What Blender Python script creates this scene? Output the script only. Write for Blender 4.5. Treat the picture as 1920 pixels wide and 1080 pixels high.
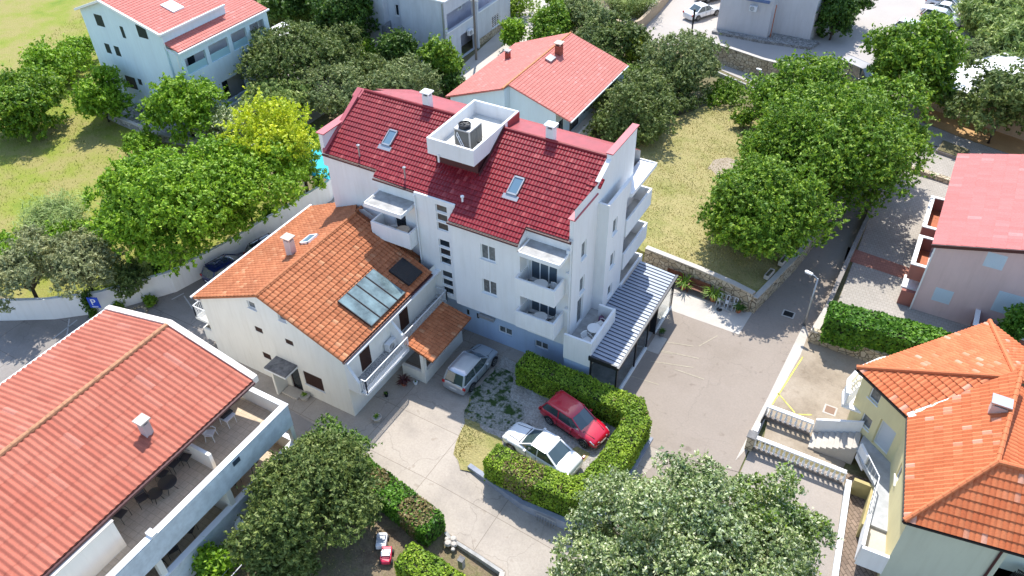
import bpy, bmesh, math, random
import numpy as np
from mathutils import Vector, Matrix
from mathutils.geometry import tessellate_polygon
R = math.radians
random.seed(7)
for o in list(bpy.data.objects): bpy.data.objects.remove(o)
scene = bpy.context.scene
# ------------------------------------------------------------ camera
FPX, TH, RO, YW, CH = 1506.3, R(40.675), R(1.217), R(30.387), 37.0
_f = np.array([-math.sin(YW)*math.cos(TH), math.cos(YW)*math.cos(TH), -math.sin(TH)])
_r = np.array([math.cos(YW), math.sin(YW), 0.0]); _d = np.cross(_f, _r)
CM = np.array([_r*math.cos(RO)+_d*math.sin(RO), -_r*math.sin(RO)+_d*math.cos(RO), _f])
cam_d = bpy.data.cameras.new('camera'); cam = bpy.data.objects.new('camera', cam_d)
scene.collection.objects.link(cam); scene.camera = cam
cam_d.sensor_width = 36; cam_d.lens = FPX/1920*36; cam_d.clip_end = 2000; cam_d.clip_start = 0.5
mw = Matrix.Identity(4)
for i in range(3):
    mw[i][0] = CM[0][i]; mw[i][1] = -CM[1][i]; mw[i][2] = -CM[2][i]
mw[2][3] = CH
cam.matrix_world = mw
# ------------------------------------------------------------ light
SUN = Vector((-0.30, 0.575, 1.0)).normalized()
w = bpy.data.worlds.new('World'); scene.world = w; w.use_nodes = True
nt = w.node_tree; bg = nt.nodes['Background']
sk = nt.nodes.new('ShaderNodeTexSky'); sk.sky_type = 'NISHITA'; sk.sun_disc = False
sk.sun_elevation = math.asin(SUN.z); sk.sun_rotation = math.atan2(SUN.x, SUN.y)
sk.air_density = 1.0; sk.dust_density = 0.6
nt.links.new(sk.outputs[0], bg.inputs[0]); bg.inputs[1].default_value = 0.15
sl = bpy.data.lights.new('sun', 'SUN'); sl.energy = 3.1; sl.angle = R(0.53); sl.color = (1, 0.965, 0.90)
so = bpy.data.objects.new('sun', sl); scene.collection.objects.link(so)
so.rotation_euler = SUN.to_track_quat('Z', 'Y').to_euler()
vs = scene.view_settings; vs.view_transform = 'Standard'; vs.look = 'None'; vs.gamma = 1; vs.exposure = 1.12
# ------------------------------------------------------------ picking helpers (world axes follow the buildings)
def G(px, py, z=0.0):
    q = CM.T @ np.array([(px-960)/FPX, (py-540)/FPX, 1.0]); t = (z-CH)/q[2]
    return (q[0]*t, q[1]*t, z)
def mpp(p):
    return (CM @ (np.array(p)-np.array([0, 0, CH])))[2]/FPX
def clamp(x, a, b): return max(a, min(b, x))
def zg(x, y): return -0.085*clamp(29-y, 0, 18)*clamp((x+17)/8, 0, 1)
# ------------------------------------------------------------ materials
MATS = {}
def mat(name, col, rough=0.8, var=0.0, scale=3.0, col2=None, bump=0.0, bscale=30, metal=0.0, coat=0.0, spec=0.5):
    if name in MATS: return MATS[name]
    m = bpy.data.materials.new(name); m.use_nodes = True; MATS[name] = m
    n = m.node_tree.nodes; l = m.node_tree.links; b = n['Principled BSDF']
    b.inputs['Base Color'].default_value = (*col, 1); b.inputs['Roughness'].default_value = rough
    b.inputs['Metallic'].default_value = metal; b.inputs['Coat Weight'].default_value = coat
    b.inputs['Specular IOR Level'].default_value = spec
    tc = n.new('ShaderNodeTexCoord')
    if var or col2:
        ns = n.new('ShaderNodeTexNoise'); ns.inputs['Scale'].default_value = scale; ns.inputs['Detail'].default_value = 8
        ns.inputs['Roughness'].default_value = 0.62
        l.new(tc.outputs['Object'], ns.inputs['Vector'])
        cr = n.new('ShaderNodeValToRGB'); l.new(ns.outputs['Fac'], cr.inputs[0])
        c2 = col2 or tuple(min(1, c*(1+var)) for c in col); c1 = col if col2 else tuple(c*(1-var) for c in col)
        cr.color_ramp.elements[0].position = 0.36; cr.color_ramp.elements[1].position = 0.64
        cr.color_ramp.elements[0].color = (*c1, 1); cr.color_ramp.elements[1].color = (*c2, 1)
        l.new(cr.outputs[0], b.inputs['Base Color'])
    if bump:
        nb = n.new('ShaderNodeTexNoise'); nb.inputs['Scale'].default_value = bscale; nb.inputs['Detail'].default_value = 5
        l.new(tc.outputs['Object'], nb.inputs['Vector'])
        bp = n.new('ShaderNodeBump'); bp.inputs['Strength'].default_value = bump; bp.inputs['Distance'].default_value = 0.05
        l.new(nb.outputs['Fac'], bp.inputs['Height']); l.new(bp.outputs[0], b.inputs['Normal'])
    return m
def tex_mat(name, build):
    if name in MATS: return MATS[name]
    m = bpy.data.materials.new(name); m.use_nodes = True; MATS[name] = m
    build(m.node_tree.nodes, m.node_tree.links, m.node_tree.nodes['Principled BSDF']); return m
def nd(n, t, **k):
    x = n.new(t)
    for a, v in k.items():
        if a in x.inputs: x.inputs[a].default_value = v
        else: setattr(x, a, v)
    return x
def ramp(n, l, src, stops):
    cr = n.new('ShaderNodeValToRGB'); l.new(src, cr.inputs[0]); e = cr.color_ramp.elements
    while len(e) < len(stops): e.new(0.5)
    for i, (p, c) in enumerate(stops): e[i].position = p; e[i].color = (*c, 1)
    return cr.outputs[0]
def mixc(n, l, fac, a, b, mode='MIX'):
    m = n.new('ShaderNodeMix'); m.data_type = 'RGBA'; m.blend_type = mode
    for i, v in ((0, fac), (6, a), (7, b)):
        if isinstance(v, (int, float)): m.inputs[i].default_value = v
        elif isinstance(v, tuple): m.inputs[i].default_value = (*v, 1)
        else: l.new(v, m.inputs[i])
    return m.outputs[2]
def tile_mat(name, c1, c2, pale, palef=0.12, rough=0.75, dirt=0.15, spec=0.3):
    def f(n, l, b):
        uv = n.new('ShaderNodeUVMap'); fl = nd(n, 'ShaderNodeVectorMath', operation='FLOOR'); l.new(uv.outputs[0], fl.inputs[0])
        wn = nd(n, 'ShaderNodeTexWhiteNoise', noise_dimensions='2D'); l.new(fl.outputs[0], wn.inputs['Vector'])
        c = ramp(n, l, wn.outputs['Value'], [(0, c1), (1-palef-.03, c2), (1, pale)])
        tc = n.new('ShaderNodeTexCoord'); ns = nd(n, 'ShaderNodeTexNoise', Scale=0.5, Detail=9.0, Roughness=0.7); l.new(tc.outputs['Object'], ns.inputs['Vector'])
        d = ramp(n, l, ns.outputs['Fac'], [(0.35, (1-dirt*2,)*3), (0.65, (1, 1, 1))])
        c = mixc(n, l, 1.0, c, d, 'MULTIPLY')
        n2 = nd(n, 'ShaderNodeTexNoise', Scale=14.0, Detail=4.0); l.new(tc.outputs['Object'], n2.inputs['Vector'])
        d2 = ramp(n, l, n2.outputs['Fac'], [(0.3, (0.86,)*3), (0.7, (1.06,)*3)])
        c = mixc(n, l, 1.0, c, d2, 'MULTIPLY')
        l.new(c, b.inputs['Base Color']); b.inputs['Roughness'].default_value = rough; b.inputs['Specular IOR Level'].default_value = spec
    return tex_mat(name, f)
def leaf_mat(name, c1, c2, c3=None):
    def f(n, l, b):
        g = n.new('ShaderNodeNewGeometry'); c3_ = c3 or c2
        c = ramp(n, l, g.outputs['Random Per Island'], [(0, c1), (0.6, c2), (1, c3_)])
        tc = n.new('ShaderNodeTexCoord'); ns = nd(n, 'ShaderNodeTexNoise', Scale=0.7, Detail=3.0); l.new(tc.outputs['Object'], ns.inputs['Vector'])
        d = ramp(n, l, ns.outputs['Fac'], [(0.32, (0.72, 0.8, 0.7)), (0.68, (1.3, 1.22, 1.0))])
        c = mixc(n, l, 1.0, c, d, 'MULTIPLY')
        l.new(c, b.inputs['Base Color']); b.inputs['Roughness'].default_value = 0.55; b.inputs['Specular IOR Level'].default_value = 0.35
        tr = n.new('ShaderNodeBsdfTranslucent'); l.new(c, tr.inputs[0]); mx = nd(n, 'ShaderNodeMixShader'); mx.inputs[0].default_value = 0.28
        out = n['Material Output']; l.new(b.outputs[0], mx.inputs[1]); l.new(tr.outputs[0], mx.inputs[2]); l.new(mx.outputs[0], out.inputs[0])
    return tex_mat(name, f)
def ground_mat(name, stops, scale, joints=None, fine=(0.85, 1.1), bump=0.2, jcol=(0.55,)*3, rot=0.0, bscale=25.0, jrand=0.06, cracks=0.0):
    def f(n, l, b):
        tc = n.new('ShaderNodeTexCoord')
        ns = nd(n, 'ShaderNodeTexNoise', Scale=scale, Detail=9.0, Roughness=0.65); l.new(tc.outputs['Object'], ns.inputs['Vector'])
        c = ramp(n, l, ns.outputs['Fac'], stops)
        n2 = nd(n, 'ShaderNodeTexNoise', Scale=9.0, Detail=6.0, Roughness=0.75); l.new(tc.outputs['Object'], n2.inputs['Vector'])
        d = ramp(n, l, n2.outputs['Fac'], [(0.3, (fine[0],)*3), (0.7, (fine[1],)*3)])
        c = mixc(n, l, 1.0, c, d, 'MULTIPLY')
        if joints:
            mp = nd(n, 'ShaderNodeMapping'); mp.inputs['Rotation'].default_value = (0, 0, rot); l.new(tc.outputs['Object'], mp.inputs[0])
            br = nd(n, 'ShaderNodeTexBrick', Scale=1.0, **{'Brick Width': joints[0], 'Row Height': joints[1], 'Mortar Size': joints[2]})
            br.offset = joints[3]; br.inputs['Color1'].default_value = (1-jrand, 1-jrand, 1-jrand, 1); br.inputs['Color2'].default_value = (1+jrand/2,)*3+(1,); br.inputs['Mortar'].default_value = (*jcol, 1)
            l.new(mp.outputs[0], br.inputs[0]); c = mixc(n, l, 1.0, c, br.outputs['Color'], 'MULTIPLY')
        if cracks:
            dn = nd(n, 'ShaderNodeTexNoise', Scale=0.8, Detail=6.0); l.new(tc.outputs['Object'], dn.inputs['Vector']); dm = mixc(n, l, 1.0, tc.outputs['Object'], mixc(n, l, 1.0, dn.outputs['Color'], (1.6, 1.6, 1.6), 'MULTIPLY'), 'ADD')
            cv = nd(n, 'ShaderNodeTexVoronoi', Scale=0.22, feature='DISTANCE_TO_EDGE'); l.new(dm, cv.inputs['Vector']); cc = ramp(n, l, cv.outputs['Distance'], [(0.0, (1-cracks*0.75,)*3), (0.0045, (1, 1, 1))]); c = mixc(n, l, 1.0, c, cc, 'MULTIPLY')
            sn = nd(n, 'ShaderNodeTexNoise', Scale=1.4, Detail=2.0); l.new(tc.outputs['Object'], sn.inputs['Vector']); sc_ = ramp(n, l, sn.outputs['Fac'], [(0.66, (1, 1, 1)), (0.74, (0.8, 0.78, 0.76))]); c = mixc(n, l, 1.0, c, sc_, 'MULTIPLY')
        l.new(c, b.inputs['Base Color']); b.inputs['Roughness'].default_value = 0.9; b.inputs['Specular IOR Level'].default_value = 0.25
        nb = nd(n, 'ShaderNodeTexNoise', Scale=bscale, Detail=5.0); l.new(tc.outputs['Object'], nb.inputs['Vector'])
        bp = n.new('ShaderNodeBump'); bp.inputs['Strength'].default_value = bump; bp.inputs['Distance'].default_value = 0.06
        l.new(nb.outputs['Fac'], bp.inputs['Height']); l.new(bp.outputs[0], b.inputs['Normal'])
    return tex_mat(name, f)
def stone_mat(name, c1, c2, mort, scale, flat=1.0):
    def f(n, l, b):
        tc = n.new('ShaderNodeTexCoord'); mp = nd(n, 'ShaderNodeMapping'); mp.inputs['Scale'].default_value = (1, 1, flat); l.new(tc.outputs['Object'], mp.inputs[0])
        v = nd(n, 'ShaderNodeTexVoronoi', Scale=scale, feature='DISTANCE_TO_EDGE'); l.new(mp.outputs[0], v.inputs['Vector'])
        v2 = nd(n, 'ShaderNodeTexVoronoi', Scale=scale); l.new(mp.outputs[0], v2.inputs['Vector'])
        sx = n.new('ShaderNodeSeparateColor'); l.new(v2.outputs['Color'], sx.inputs[0])
        c = ramp(n, l, sx.outputs[0], [(0, c1), (1, c2)])
        e = ramp(n, l, v.outputs['Distance'], [(0.02, (0, 0, 0)), (0.07, (1, 1, 1))])
        c = mixc(n, l, e, mort, c); l.new(c, b.inputs['Base Color']); b.inputs['Roughness'].default_value = 0.9
        bp = n.new('ShaderNodeBump'); bp.inputs['Strength'].default_value = 0.7; bp.inputs['Distance'].default_value = 0.05
        l.new(e, bp.inputs['Height']); l.new(bp.outputs[0], b.inputs['Normal'])
    return tex_mat(name, f)
def plaster(name, col, var=0.05):
    def f(n, l, b):
        tc = n.new('ShaderNodeTexCoord')
        ns = nd(n, 'ShaderNodeTexNoise', Scale=0.6, Detail=7.0, Roughness=0.7); mp = nd(n, 'ShaderNodeMapping'); mp.inputs['Scale'].default_value = (1, 1, 0.35)
        l.new(tc.outputs['Object'], mp.inputs[0]); l.new(mp.outputs[0], ns.inputs['Vector'])
        c = ramp(n, l, ns.outputs['Fac'], [(0.3, tuple(x*(1-var*1.6) for x in col)), (0.7, tuple(min(.86, x*(1+var)) for x in col))])
        m2 = nd(n, 'ShaderNodeMapping'); m2.inputs['Scale'].default_value = (3.0, 3.0, 0.22); l.new(tc.outputs['Object'], m2.inputs[0]); n3 = nd(n, 'ShaderNodeTexNoise', Scale=1.6, Detail=5.0); l.new(m2.outputs[0], n3.inputs['Vector'])
        st = ramp(n, l, n3.outputs['Fac'], [(0.34, (0.965, 0.96, 0.95)), (0.5, (1, 1, 1))]); c = mixc(n, l, 1.0, c, st, 'MULTIPLY')
        l.new(c, b.inputs['Base Color']); b.inputs['Roughness'].default_value = 0.85; b.inputs['Specular IOR Level'].default_value = 0.2
        nb = nd(n, 'ShaderNodeTexNoise', Scale=45.0, Detail=3.0); l.new(tc.outputs['Object'], nb.inputs['Vector'])
        bp = n.new('ShaderNodeBump'); bp.inputs['Strength'].default_value = 0.12; bp.inputs['Distance'].default_value = 0.02
        l.new(nb.outputs['Fac'], bp.inputs['Height']); l.new(bp.outputs[0], b.inputs['Normal'])
    return tex_mat(name, f)
WHITE = plaster('white_plaster', (0.78, 0.775, 0.765)); WARMW = plaster('warm_plaster', (0.82, 0.79, 0.72), 0.05)
BLUEW = plaster('pale_blue_plaster', (0.66, 0.78, 0.84)); PINKW = plaster('pink_plaster', (0.66, 0.49, 0.47)); ROSEW = plaster('rose_plaster', (0.36, 0.15, 0.12))
YELW = plaster('yellow_plaster', (0.78, 0.68, 0.38)); BASEW = plaster('base_band_plaster', (0.43, 0.54, 0.70)); OLDW = plaster('weathered_plaster', (0.60, 0.62, 0.65), 0.10); GREYG = plaster('grey_green_plaster', (0.55, 0.57, 0.46))
TRIM = mat('white_trim', (0.8, 0.8, 0.79), 0.6); GREYC = mat('grey_concrete', (0.36, 0.35, 0.33), 0.9, 0.2, 2.0, bump=0.2)
DARKC = mat('dark_concrete', (0.16, 0.155, 0.15), 0.9, 0.35, 3.0, bump=0.2); SLATEW = mat('slate_render', (0.26, 0.28, 0.33), 0.85, 0.12, 2)
GLASS = mat('window_glass', (0.02, 0.028, 0.035), 0.04, spec=0.7); CURT = mat('curtained_glass', (0.13, 0.14, 0.14), 0.1, 0.3, 5, spec=0.6)
BROWN = mat('brown_shutter', (0.055, 0.022, 0.014), 0.6, 0.15, 20); GREEN = mat('dark_green_shutter', (0.012, 0.03, 0.03), 0.6, 0.15, 20); BLUESH = mat('pale_blue_shutter', (0.55, 0.64, 0.70), 0.6)
METW = mat('white_metal', (0.72, 0.73, 0.74), 0.45); METD = mat('dark_metal', (0.035, 0.037, 0.042), 0.4, metal=0.6); METG = mat('grey_metal', (0.4, 0.41, 0.42), 0.4, metal=0.7)
REDM = mat('red_sheet', (0.30, 0.035, 0.045), 0.5, 0.12, 1.5); REDCAP = mat('red_coping', (0.44, 0.10, 0.115), 0.5, 0.08, 2); GUT = mat('dark_gutter', (0.07, 0.02, 0.022), 0.5); BLACK = mat('black_rubber', (0.015, 0.015, 0.016), 0.6)
TILE_R = tile_mat('dark_red_tiles', (0.20, 0.010, 0.018), (0.28, 0.02, 0.028), (0.38, 0.07, 0.07), 0.02, 0.4, 0.05, 0.35)
TILE_O = tile_mat('orange_tiles', (0.43, 0.145, 0.06), (0.53, 0.195, 0.085), (0.60, 0.28, 0.14), 0.05, 0.8, 0.13)
TILE_Y = tile_mat('salmon_orange_tiles', (0.55, 0.14, 0.05), (0.62, 0.19, 0.075), (0.68, 0.34, 0.23), 0.02, 0.75, 0.05)
TILE_F = tile_mat('faded_red_tiles', (0.43, 0.125, 0.08), (0.485, 0.16, 0.105), (0.51, 0.195, 0.14), 0.002, 0.8, 0.08)
TILE_M = tile_mat('light_red_tiles', (0.50, 0.155, 0.125), (0.56, 0.185, 0.15), (0.58, 0.23, 0.2), 0.03, 0.7, 0.03)
TILE_P = tile_mat('pink_red_tiles', (0.46, 0.12, 0.11), (0.52, 0.145, 0.135), (0.56, 0.2, 0.19), 0.0, 0.6, 0.05)
FLOORT = ground_mat('terrace_tiles', [(0.3, (0.52, 0.41, 0.29)), (0.7, (0.60, 0.49, 0.36))], 1.2, (0.35, 0.35, 0.012, 0), jcol=(0.72,)*3)
FLOORG = ground_mat('speckled_terrazzo', [(0.42, (0.12, 0.12, 0.12)), (0.55, (0.5, 0.49, 0.47))], 14.0)
WOOD = mat('brown_wood', (0.16, 0.055, 0.025), 0.6, 0.25, 8); TERRA = mat('terracotta', (0.42, 0.13, 0.06), 0.8, 0.1, 5)
BARK = mat('bark', (0.09, 0.065, 0.045), 0.95, 0.3, 6, bump=0.5)
# ------------------------------------------------------------ object helpers
COL = scene.collection
def thing(name, label, cat, loc=(0, 0, 0), rz=0, group=None):
    o = bpy.data.objects.new(name, None); COL.objects.link(o); o.location = loc; o.rotation_euler = (0, 0, rz); o.empty_display_size = 0.2
    o['label'] = label; o['category'] = cat
    if group: o['group'] = group
    return o
def tag(o, label=None, cat=None, group=None, kind=None):
    for k, v in (('label', label), ('category', cat), ('group', group), ('kind', kind)):
        if v: o[k] = v
    return o
def origin(parent):
    v = Vector((0, 0, 0))
    while parent is not None: v += parent.location; parent = parent.parent
    return v
class MB:
    def __init__(s): s.v = []; s.f = []
    def add(s, v, f): k = len(s.v); s.v += [tuple(p) for p in v]; s.f += [tuple(i+k for i in q) for q in f]; return s
    def box(s, x0, x1, y0, y1, z0, z1):
        return s.add([(x0, y0, z0), (x1, y0, z0), (x1, y1, z0), (x0, y1, z0), (x0, y0, z1), (x1, y0, z1), (x1, y1, z1), (x0, y1, z1)],
                     [(3, 2, 1, 0), (4, 5, 6, 7), (0, 1, 5, 4), (1, 2, 6, 5), (2, 3, 7, 6), (3, 0, 4, 7)])
    def prism(s, poly, z0, z1):      # poly: ccw xy points; z0/z1 number or list
        n = len(poly); a = z0 if isinstance(z0, (list, tuple)) else [z0]*n; b = z1 if isinstance(z1, (list, tuple)) else [z1]*n
        return s.add([(p[0], p[1], a[i]) for i, p in enumerate(poly)]+[(p[0], p[1], b[i]) for i, p in enumerate(poly)],
                     [tuple(range(n-1, -1, -1)), tuple(range(n, 2*n))]+[(i, (i+1) % n, n+(i+1) % n, n+i) for i in range(n)])
    def bar(s, p, q, wd, ht, up=(0, 0, 1)):   # rectangular bar between two points
        p = Vector(p); q = Vector(q); d = (q-p).normalized(); u = Vector(up); sd = d.cross(u)
        if sd.length < 1e-4: sd = d.cross(Vector((1, 0, 0)))
        sd.normalize(); u = sd.cross(d); a = sd*wd/2; b = u*ht/2
        return s.add([p-a-b, p+a-b, p+a+b, p-a+b, q-a-b, q+a-b, q+a+b, q-a+b], [(0, 1, 2, 3), (7, 6, 5, 4), (0, 4, 5, 1), (1, 5, 6, 2), (2, 6, 7, 3), (3, 7, 4, 0)])
    def tube(s, pts, r, n=6, r2=None):
        pts = [Vector(p) for p in pts]; k = len(s.v); m = len(pts)
        for i, p in enumerate(pts):
            d = (pts[min(i+1, m-1)]-pts[max(i-1, 0)]).normalized(); a = d.cross(Vector((0, 0, 1)))
            if a.length < 0.05: a = d.cross(Vector((1, 0, 0)))
            a.normalize(); b = d.cross(a); rr = r if r2 is None else r+(r2-r)*i/(m-1)
            for j in range(n): t = 2*math.pi*j/n; s.v.append(tuple(p+a*math.cos(t)*rr+b*math.sin(t)*rr))
        for i in range(m-1):
            for j in range(n): s.f.append((k+i*n+j, k+i*n+(j+1) % n, k+(i+1)*n+(j+1) % n, k+(i+1)*n+j))
        s.f.append(tuple(k+j for j in range(n-1, -1, -1))); s.f.append(tuple(k+(m-1)*n+j for j in range(n))); return s
    def lathe(s, prof, c=(0, 0, 0), n=16):
        k = len(s.v)
        for r, z in prof:
            for j in range(n): t = 2*math.pi*j/n; s.v.append((c[0]+r*math.cos(t), c[1]+r*math.sin(t), c[2]+z))
        for i in range(len(prof)-1):
            for j in range(n): s.f.append((k+i*n+j, k+i*n+(j+1) % n, k+(i+1)*n+(j+1) % n, k+(i+1)*n+j))
        s.f.append(tuple(k+j for j in range(n-1, -1, -1))); s.f.append(tuple(k+(len(prof)-1)*n+j for j in range(n))); return s
    def build(s, name, m, parent=None, smooth=False, bevel=0, local=False, loc=None):
        off = Vector((0, 0, 0)) if local else origin(parent)
        if loc is not None and parent is None: off = Vector(loc)
        me = bpy.data.meshes.new(name); me.from_pydata([tuple(Vector(p)-off) for p in s.v], [], s.f); me.materials.append(m); me.update()
        o = bpy.data.objects.new(name, me); COL.objects.link(o); o.parent = parent
        if loc is not None and parent is None: o.location = loc
        if smooth: me.polygons.foreach_set('use_smooth', [True]*len(me.polygons))
        if bevel:
            md = o.modifiers.new('bevel', 'BEVEL'); md.width = bevel; md.segments = 2; md.limit_method = 'ANGLE'
        return o
def clip_poly(P, hp):
    for (a, b, c) in hp:      # keep a*s+b*z+c>=0
        out = []
        for i in range(len(P)):
            p, q = P[i], P[(i+1) % len(P)]; dp = a*p[0]+b*p[1]+c; dq = a*q[0]+b*q[1]+c
            if dp >= 0: out.append(p)
            if dp*dq < 0: t = dp/(dp-dq); out.append((p[0]+(q[0]-p[0])*t, p[1]+(q[1]-p[1])*t))
        P = out
        if len(P) < 3: return []
    return P
class Wall:
    """A wall sheet from p0 to p1 (outward side on the right), with openings and their reveals."""
    def __init__(s, p0, p1):
        s.p = Vector((p0[0], p0[1], 0)); d = Vector((p1[0]-p0[0], p1[1]-p0[1], 0)); s.L = d.length; s.d = d.normalized(); s.n = Vector((s.d.y, -s.d.x, 0))
    def P(s, a, z, o=0.0): return s.p+s.d*a+s.n*o+Vector((0, 0, z))
    def box(s, mb, a0, a1, o0, o1, z0, z1):
        mb.add([s.P(a0, z0, o1), s.P(a1, z0, o1), s.P(a1, z0, o0), s.P(a0, z0, o0), s.P(a0, z1, o1), s.P(a1, z1, o1), s.P(a1, z1, o0), s.P(a0, z1, o0)],
               [(3, 2, 1, 0), (4, 5, 6, 7), (0, 1, 5, 4), (1, 2, 6, 5), (2, 3, 7, 6), (3, 0, 4, 7)])
    def sheet(s, mb, z0, z1, holes=(), hp=(), depth=0.13, a0=0, a1=None):
        a1 = s.L if a1 is None else a1
        S = sorted({a0, a1, *[x for h in holes for x in h[:2]]}); Z = sorted({z0, z1, *[x for h in holes for x in h[2:4]]})
        for i in range(len(S)-1):
            for j in range(len(Z)-1):
                c = ((S[i]+S[i+1])/2, (Z[j]+Z[j+1])/2)
                if any(h[0] < c[0] < h[1] and h[2] < c[1] < h[3] for h in holes): continue
                P = clip_poly([(S[i], Z[j]), (S[i+1], Z[j]), (S[i+1], Z[j+1]), (S[i], Z[j+1])], hp)
                if P: mb.add([s.P(a, z) for a, z in P], [tuple(range(len(P)))])
        for h in holes:
            a, b, c, d = h[:4]; q = [(a, c), (b, c), (b, d), (a, d)]
            for i in range(4):
                p, r = q[i], q[(i+1) % 4]; mb.add([s.P(*p), s.P(*r), s.P(*r, -depth), s.P(*p, -depth)], [(0, 1, 2, 3)])
def window(root, W, h, n=2, glass=None, frame=None, fw=0.06, sill=True, shutter=None, depth=0.1, label=None, name='window'):
    a, b, c, d = h; mb = MB(); f = frame or TRIM
    if shutter:
        W.box(mb, a, b, -depth-0.03, -depth+0.03, c, d); k = int((d-c)/0.09)
        for i in range(k): z = c+(i+0.5)*(d-c)/k; W.box(mb, a+0.05, b-0.05, -depth+0.032, -depth+0.05, z-0.02, z+0.02)
        o = mb.build('shutter', shutter, root)
        if label: o['label'] = label
        if sill: m = MB(); W.box(m, a-0.06, b+0.06, 0.003, 0.06, c-0.06, c-0.004); m.build('sill', TRIM, root)
        return o
    W.box(mb, a, b, -depth-0.03, -depth+0.03, c, c+fw); W.box(mb, a, b, -depth-0.03, -depth+0.03, d-fw, d)
    for i in range(n+1):
        x = a+(b-a-fw)*i/n; W.box(mb, x, x+fw, -depth-0.028, -depth+0.028, c+fw, d-fw)
    o = mb.build(name, f, root); m = MB(); W.box(m, a+0.01, b-0.01, -depth-0.02, -depth-0.005, c+0.01, d-0.01); m.build('pane', glass or GLASS, o)
    if sill: m = MB(); W.box(m, a-0.06, b+0.06, 0.003, 0.07, c-0.05, c-0.004); m.build('sill', TRIM, root)
    if label: o['label'] = label
    return o
def shade_flat_mesh(name, verts, faces, m, parent, uv=None, local=False):
    off = Vector((0, 0, 0)) if local else origin(parent)
    me = bpy.data.meshes.new(name); V = np.asarray(verts, dtype=np.float32)-np.array(off, dtype=np.float32); F = np.asarray(faces, dtype=np.int32); k = F.shape[1]
    me.vertices.add(len(V)); me.vertices.foreach_set('co', V.ravel()); me.loops.add(F.size); me.loops.foreach_set('vertex_index', F.ravel())
    me.polygons.add(len(F)); me.polygons.foreach_set('loop_start', np.arange(0, F.size, k, dtype=np.int32)); me.polygons.foreach_set('loop_total', np.full(len(F), k, dtype=np.int32))
    if uv is not None:
        ul = me.uv_layers.new(name='UVMap'); ul.data.foreach_set('uv', uv[F.ravel()].astype(np.float32).ravel())
    me.update(calc_edges=True); me.materials.append(m)
    o = bpy.data.objects.new(name, me); COL.objects.link(o); o.parent = parent; return o
def tiles(parent, poly, m, tw=0.22, rh=0.35, amp=0.03, step=0.03, name='roof', spw=4, polys=None, profile='round', thick=0.1):
    """Tiled slope. poly[0]->poly[1] is the eave; poly(s) convex and coplanar."""
    P = [Vector(p) for p in poly]; e = (P[1]-P[0]).normalized(); n = None
    for q in P[2:]:
        n = e.cross(q-P[0])
        if n.length > 0.1: break
    n.normalize()
    if n.z < 0: n = -n
    u = n.cross(e)
    if u.z < 0: u = -u
    AP = P+[Vector(q) for pl in (polys or []) for q in pl]; A = [(q-P[0]).dot(e) for q in AP]; Bv = [(q-P[0]).dot(u) for q in AP]
    a0 = math.floor(min(A)/tw)*tw; a1 = max(A)+tw; b0 = math.floor(min(Bv)/rh)*rh if min(Bv) < -0.01 else 0; b1 = max(Bv)+0.01
    al = np.arange(a0, a1, tw/spw); t = (al/tw) % 1.0
    if profile == 'round': wv = amp*np.abs(np.sin(np.pi*t))
    elif profile == 'wave': wv = amp*(0.5-0.5*np.cos(2*np.pi*t))
    else: wv = amp*np.clip(1.6*np.cos(2*np.pi*t), -1, 1)*0.5+amp*0.5
    rows = []; 
    for k in range(int(math.ceil((b1-b0)/rh))): rows += [(b0+k*rh, step, k+0.02), (b0+(k+1)*rh-0.004, 0.0, k+0.98)]
    na = len(al); V = []; UV = []; P0 = np.array(P[0]); E = np.array(e); U = np.array(u); N = np.array(n)
    for b, h, vv in rows:
        V.append(P0+al[:, None]*E+b*U+(wv+h)[:, None]*N)
        UV.append(np.stack([al/tw+0.01, np.full(na, vv)], 1))
    V = np.concatenate(V); UV = np.concatenate(UV); i = np.arange(na-1); F = []
    for r in range(len(rows)-1): F.append(np.stack([r*na+i, r*na+i+1, (r+1)*na+i+1, (r+1)*na+i], 1))
    F = np.concatenate(F); o = shade_flat_mesh(name, V, F, m, parent, UV); off = origin(parent)
    base = o.data; final = None
    for pl in (polys or [poly]):
        bm = bmesh.new(); bm.from_mesh(base); Q = [Vector(p)-off for p in pl]; c = sum(Q, Vector())/len(Q)
        for j in range(len(Q)):
            a, b = Q[j], Q[(j+1) % len(Q)]; nn = (b-a).cross(n).normalized()
            if nn.dot(c-a) > 0: nn = -nn
            bmesh.ops.bisect_plane(bm, geom=bm.verts[:]+bm.edges[:]+bm.faces[:], plane_co=a, plane_no=nn, clear_outer=True)
        # underside slab
        vs_ = [bm.verts.new(q-n*thick) for q in Q]; vt = [bm.verts.new(q) for q in Q]; bm.faces.new(vs_[::-1])
        for j in range(len(Q)): bm.faces.new((vs_[j], vs_[(j+1) % len(Q)], vt[(j+1) % len(Q)], vt[j]))
        if final is None: final = bm
        else:
            tmp = bpy.data.meshes.new('t'); bm.to_mesh(tmp); final.from_mesh(tmp); bm.free()
    final.to_mesh(base); final.free(); base.polygons.foreach_set('use_smooth', [False]*len(base.polygons)); return o
def ridge(parent, pts, m, r=0.12, name='ridge_cap', seg=0.38):
    mb = MB(); a = Vector(pts[0])
    for q in pts[1:]:
        b = Vector(q); L = (b-a).length; k = max(1, int(L/seg)); d = (b-a)/k
        for i in range(k): mb.tube([a+d*i, a+d*(i+1)], r, 8, r*0.86)
        a = b
    return mb.build(name, m, parent)
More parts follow.
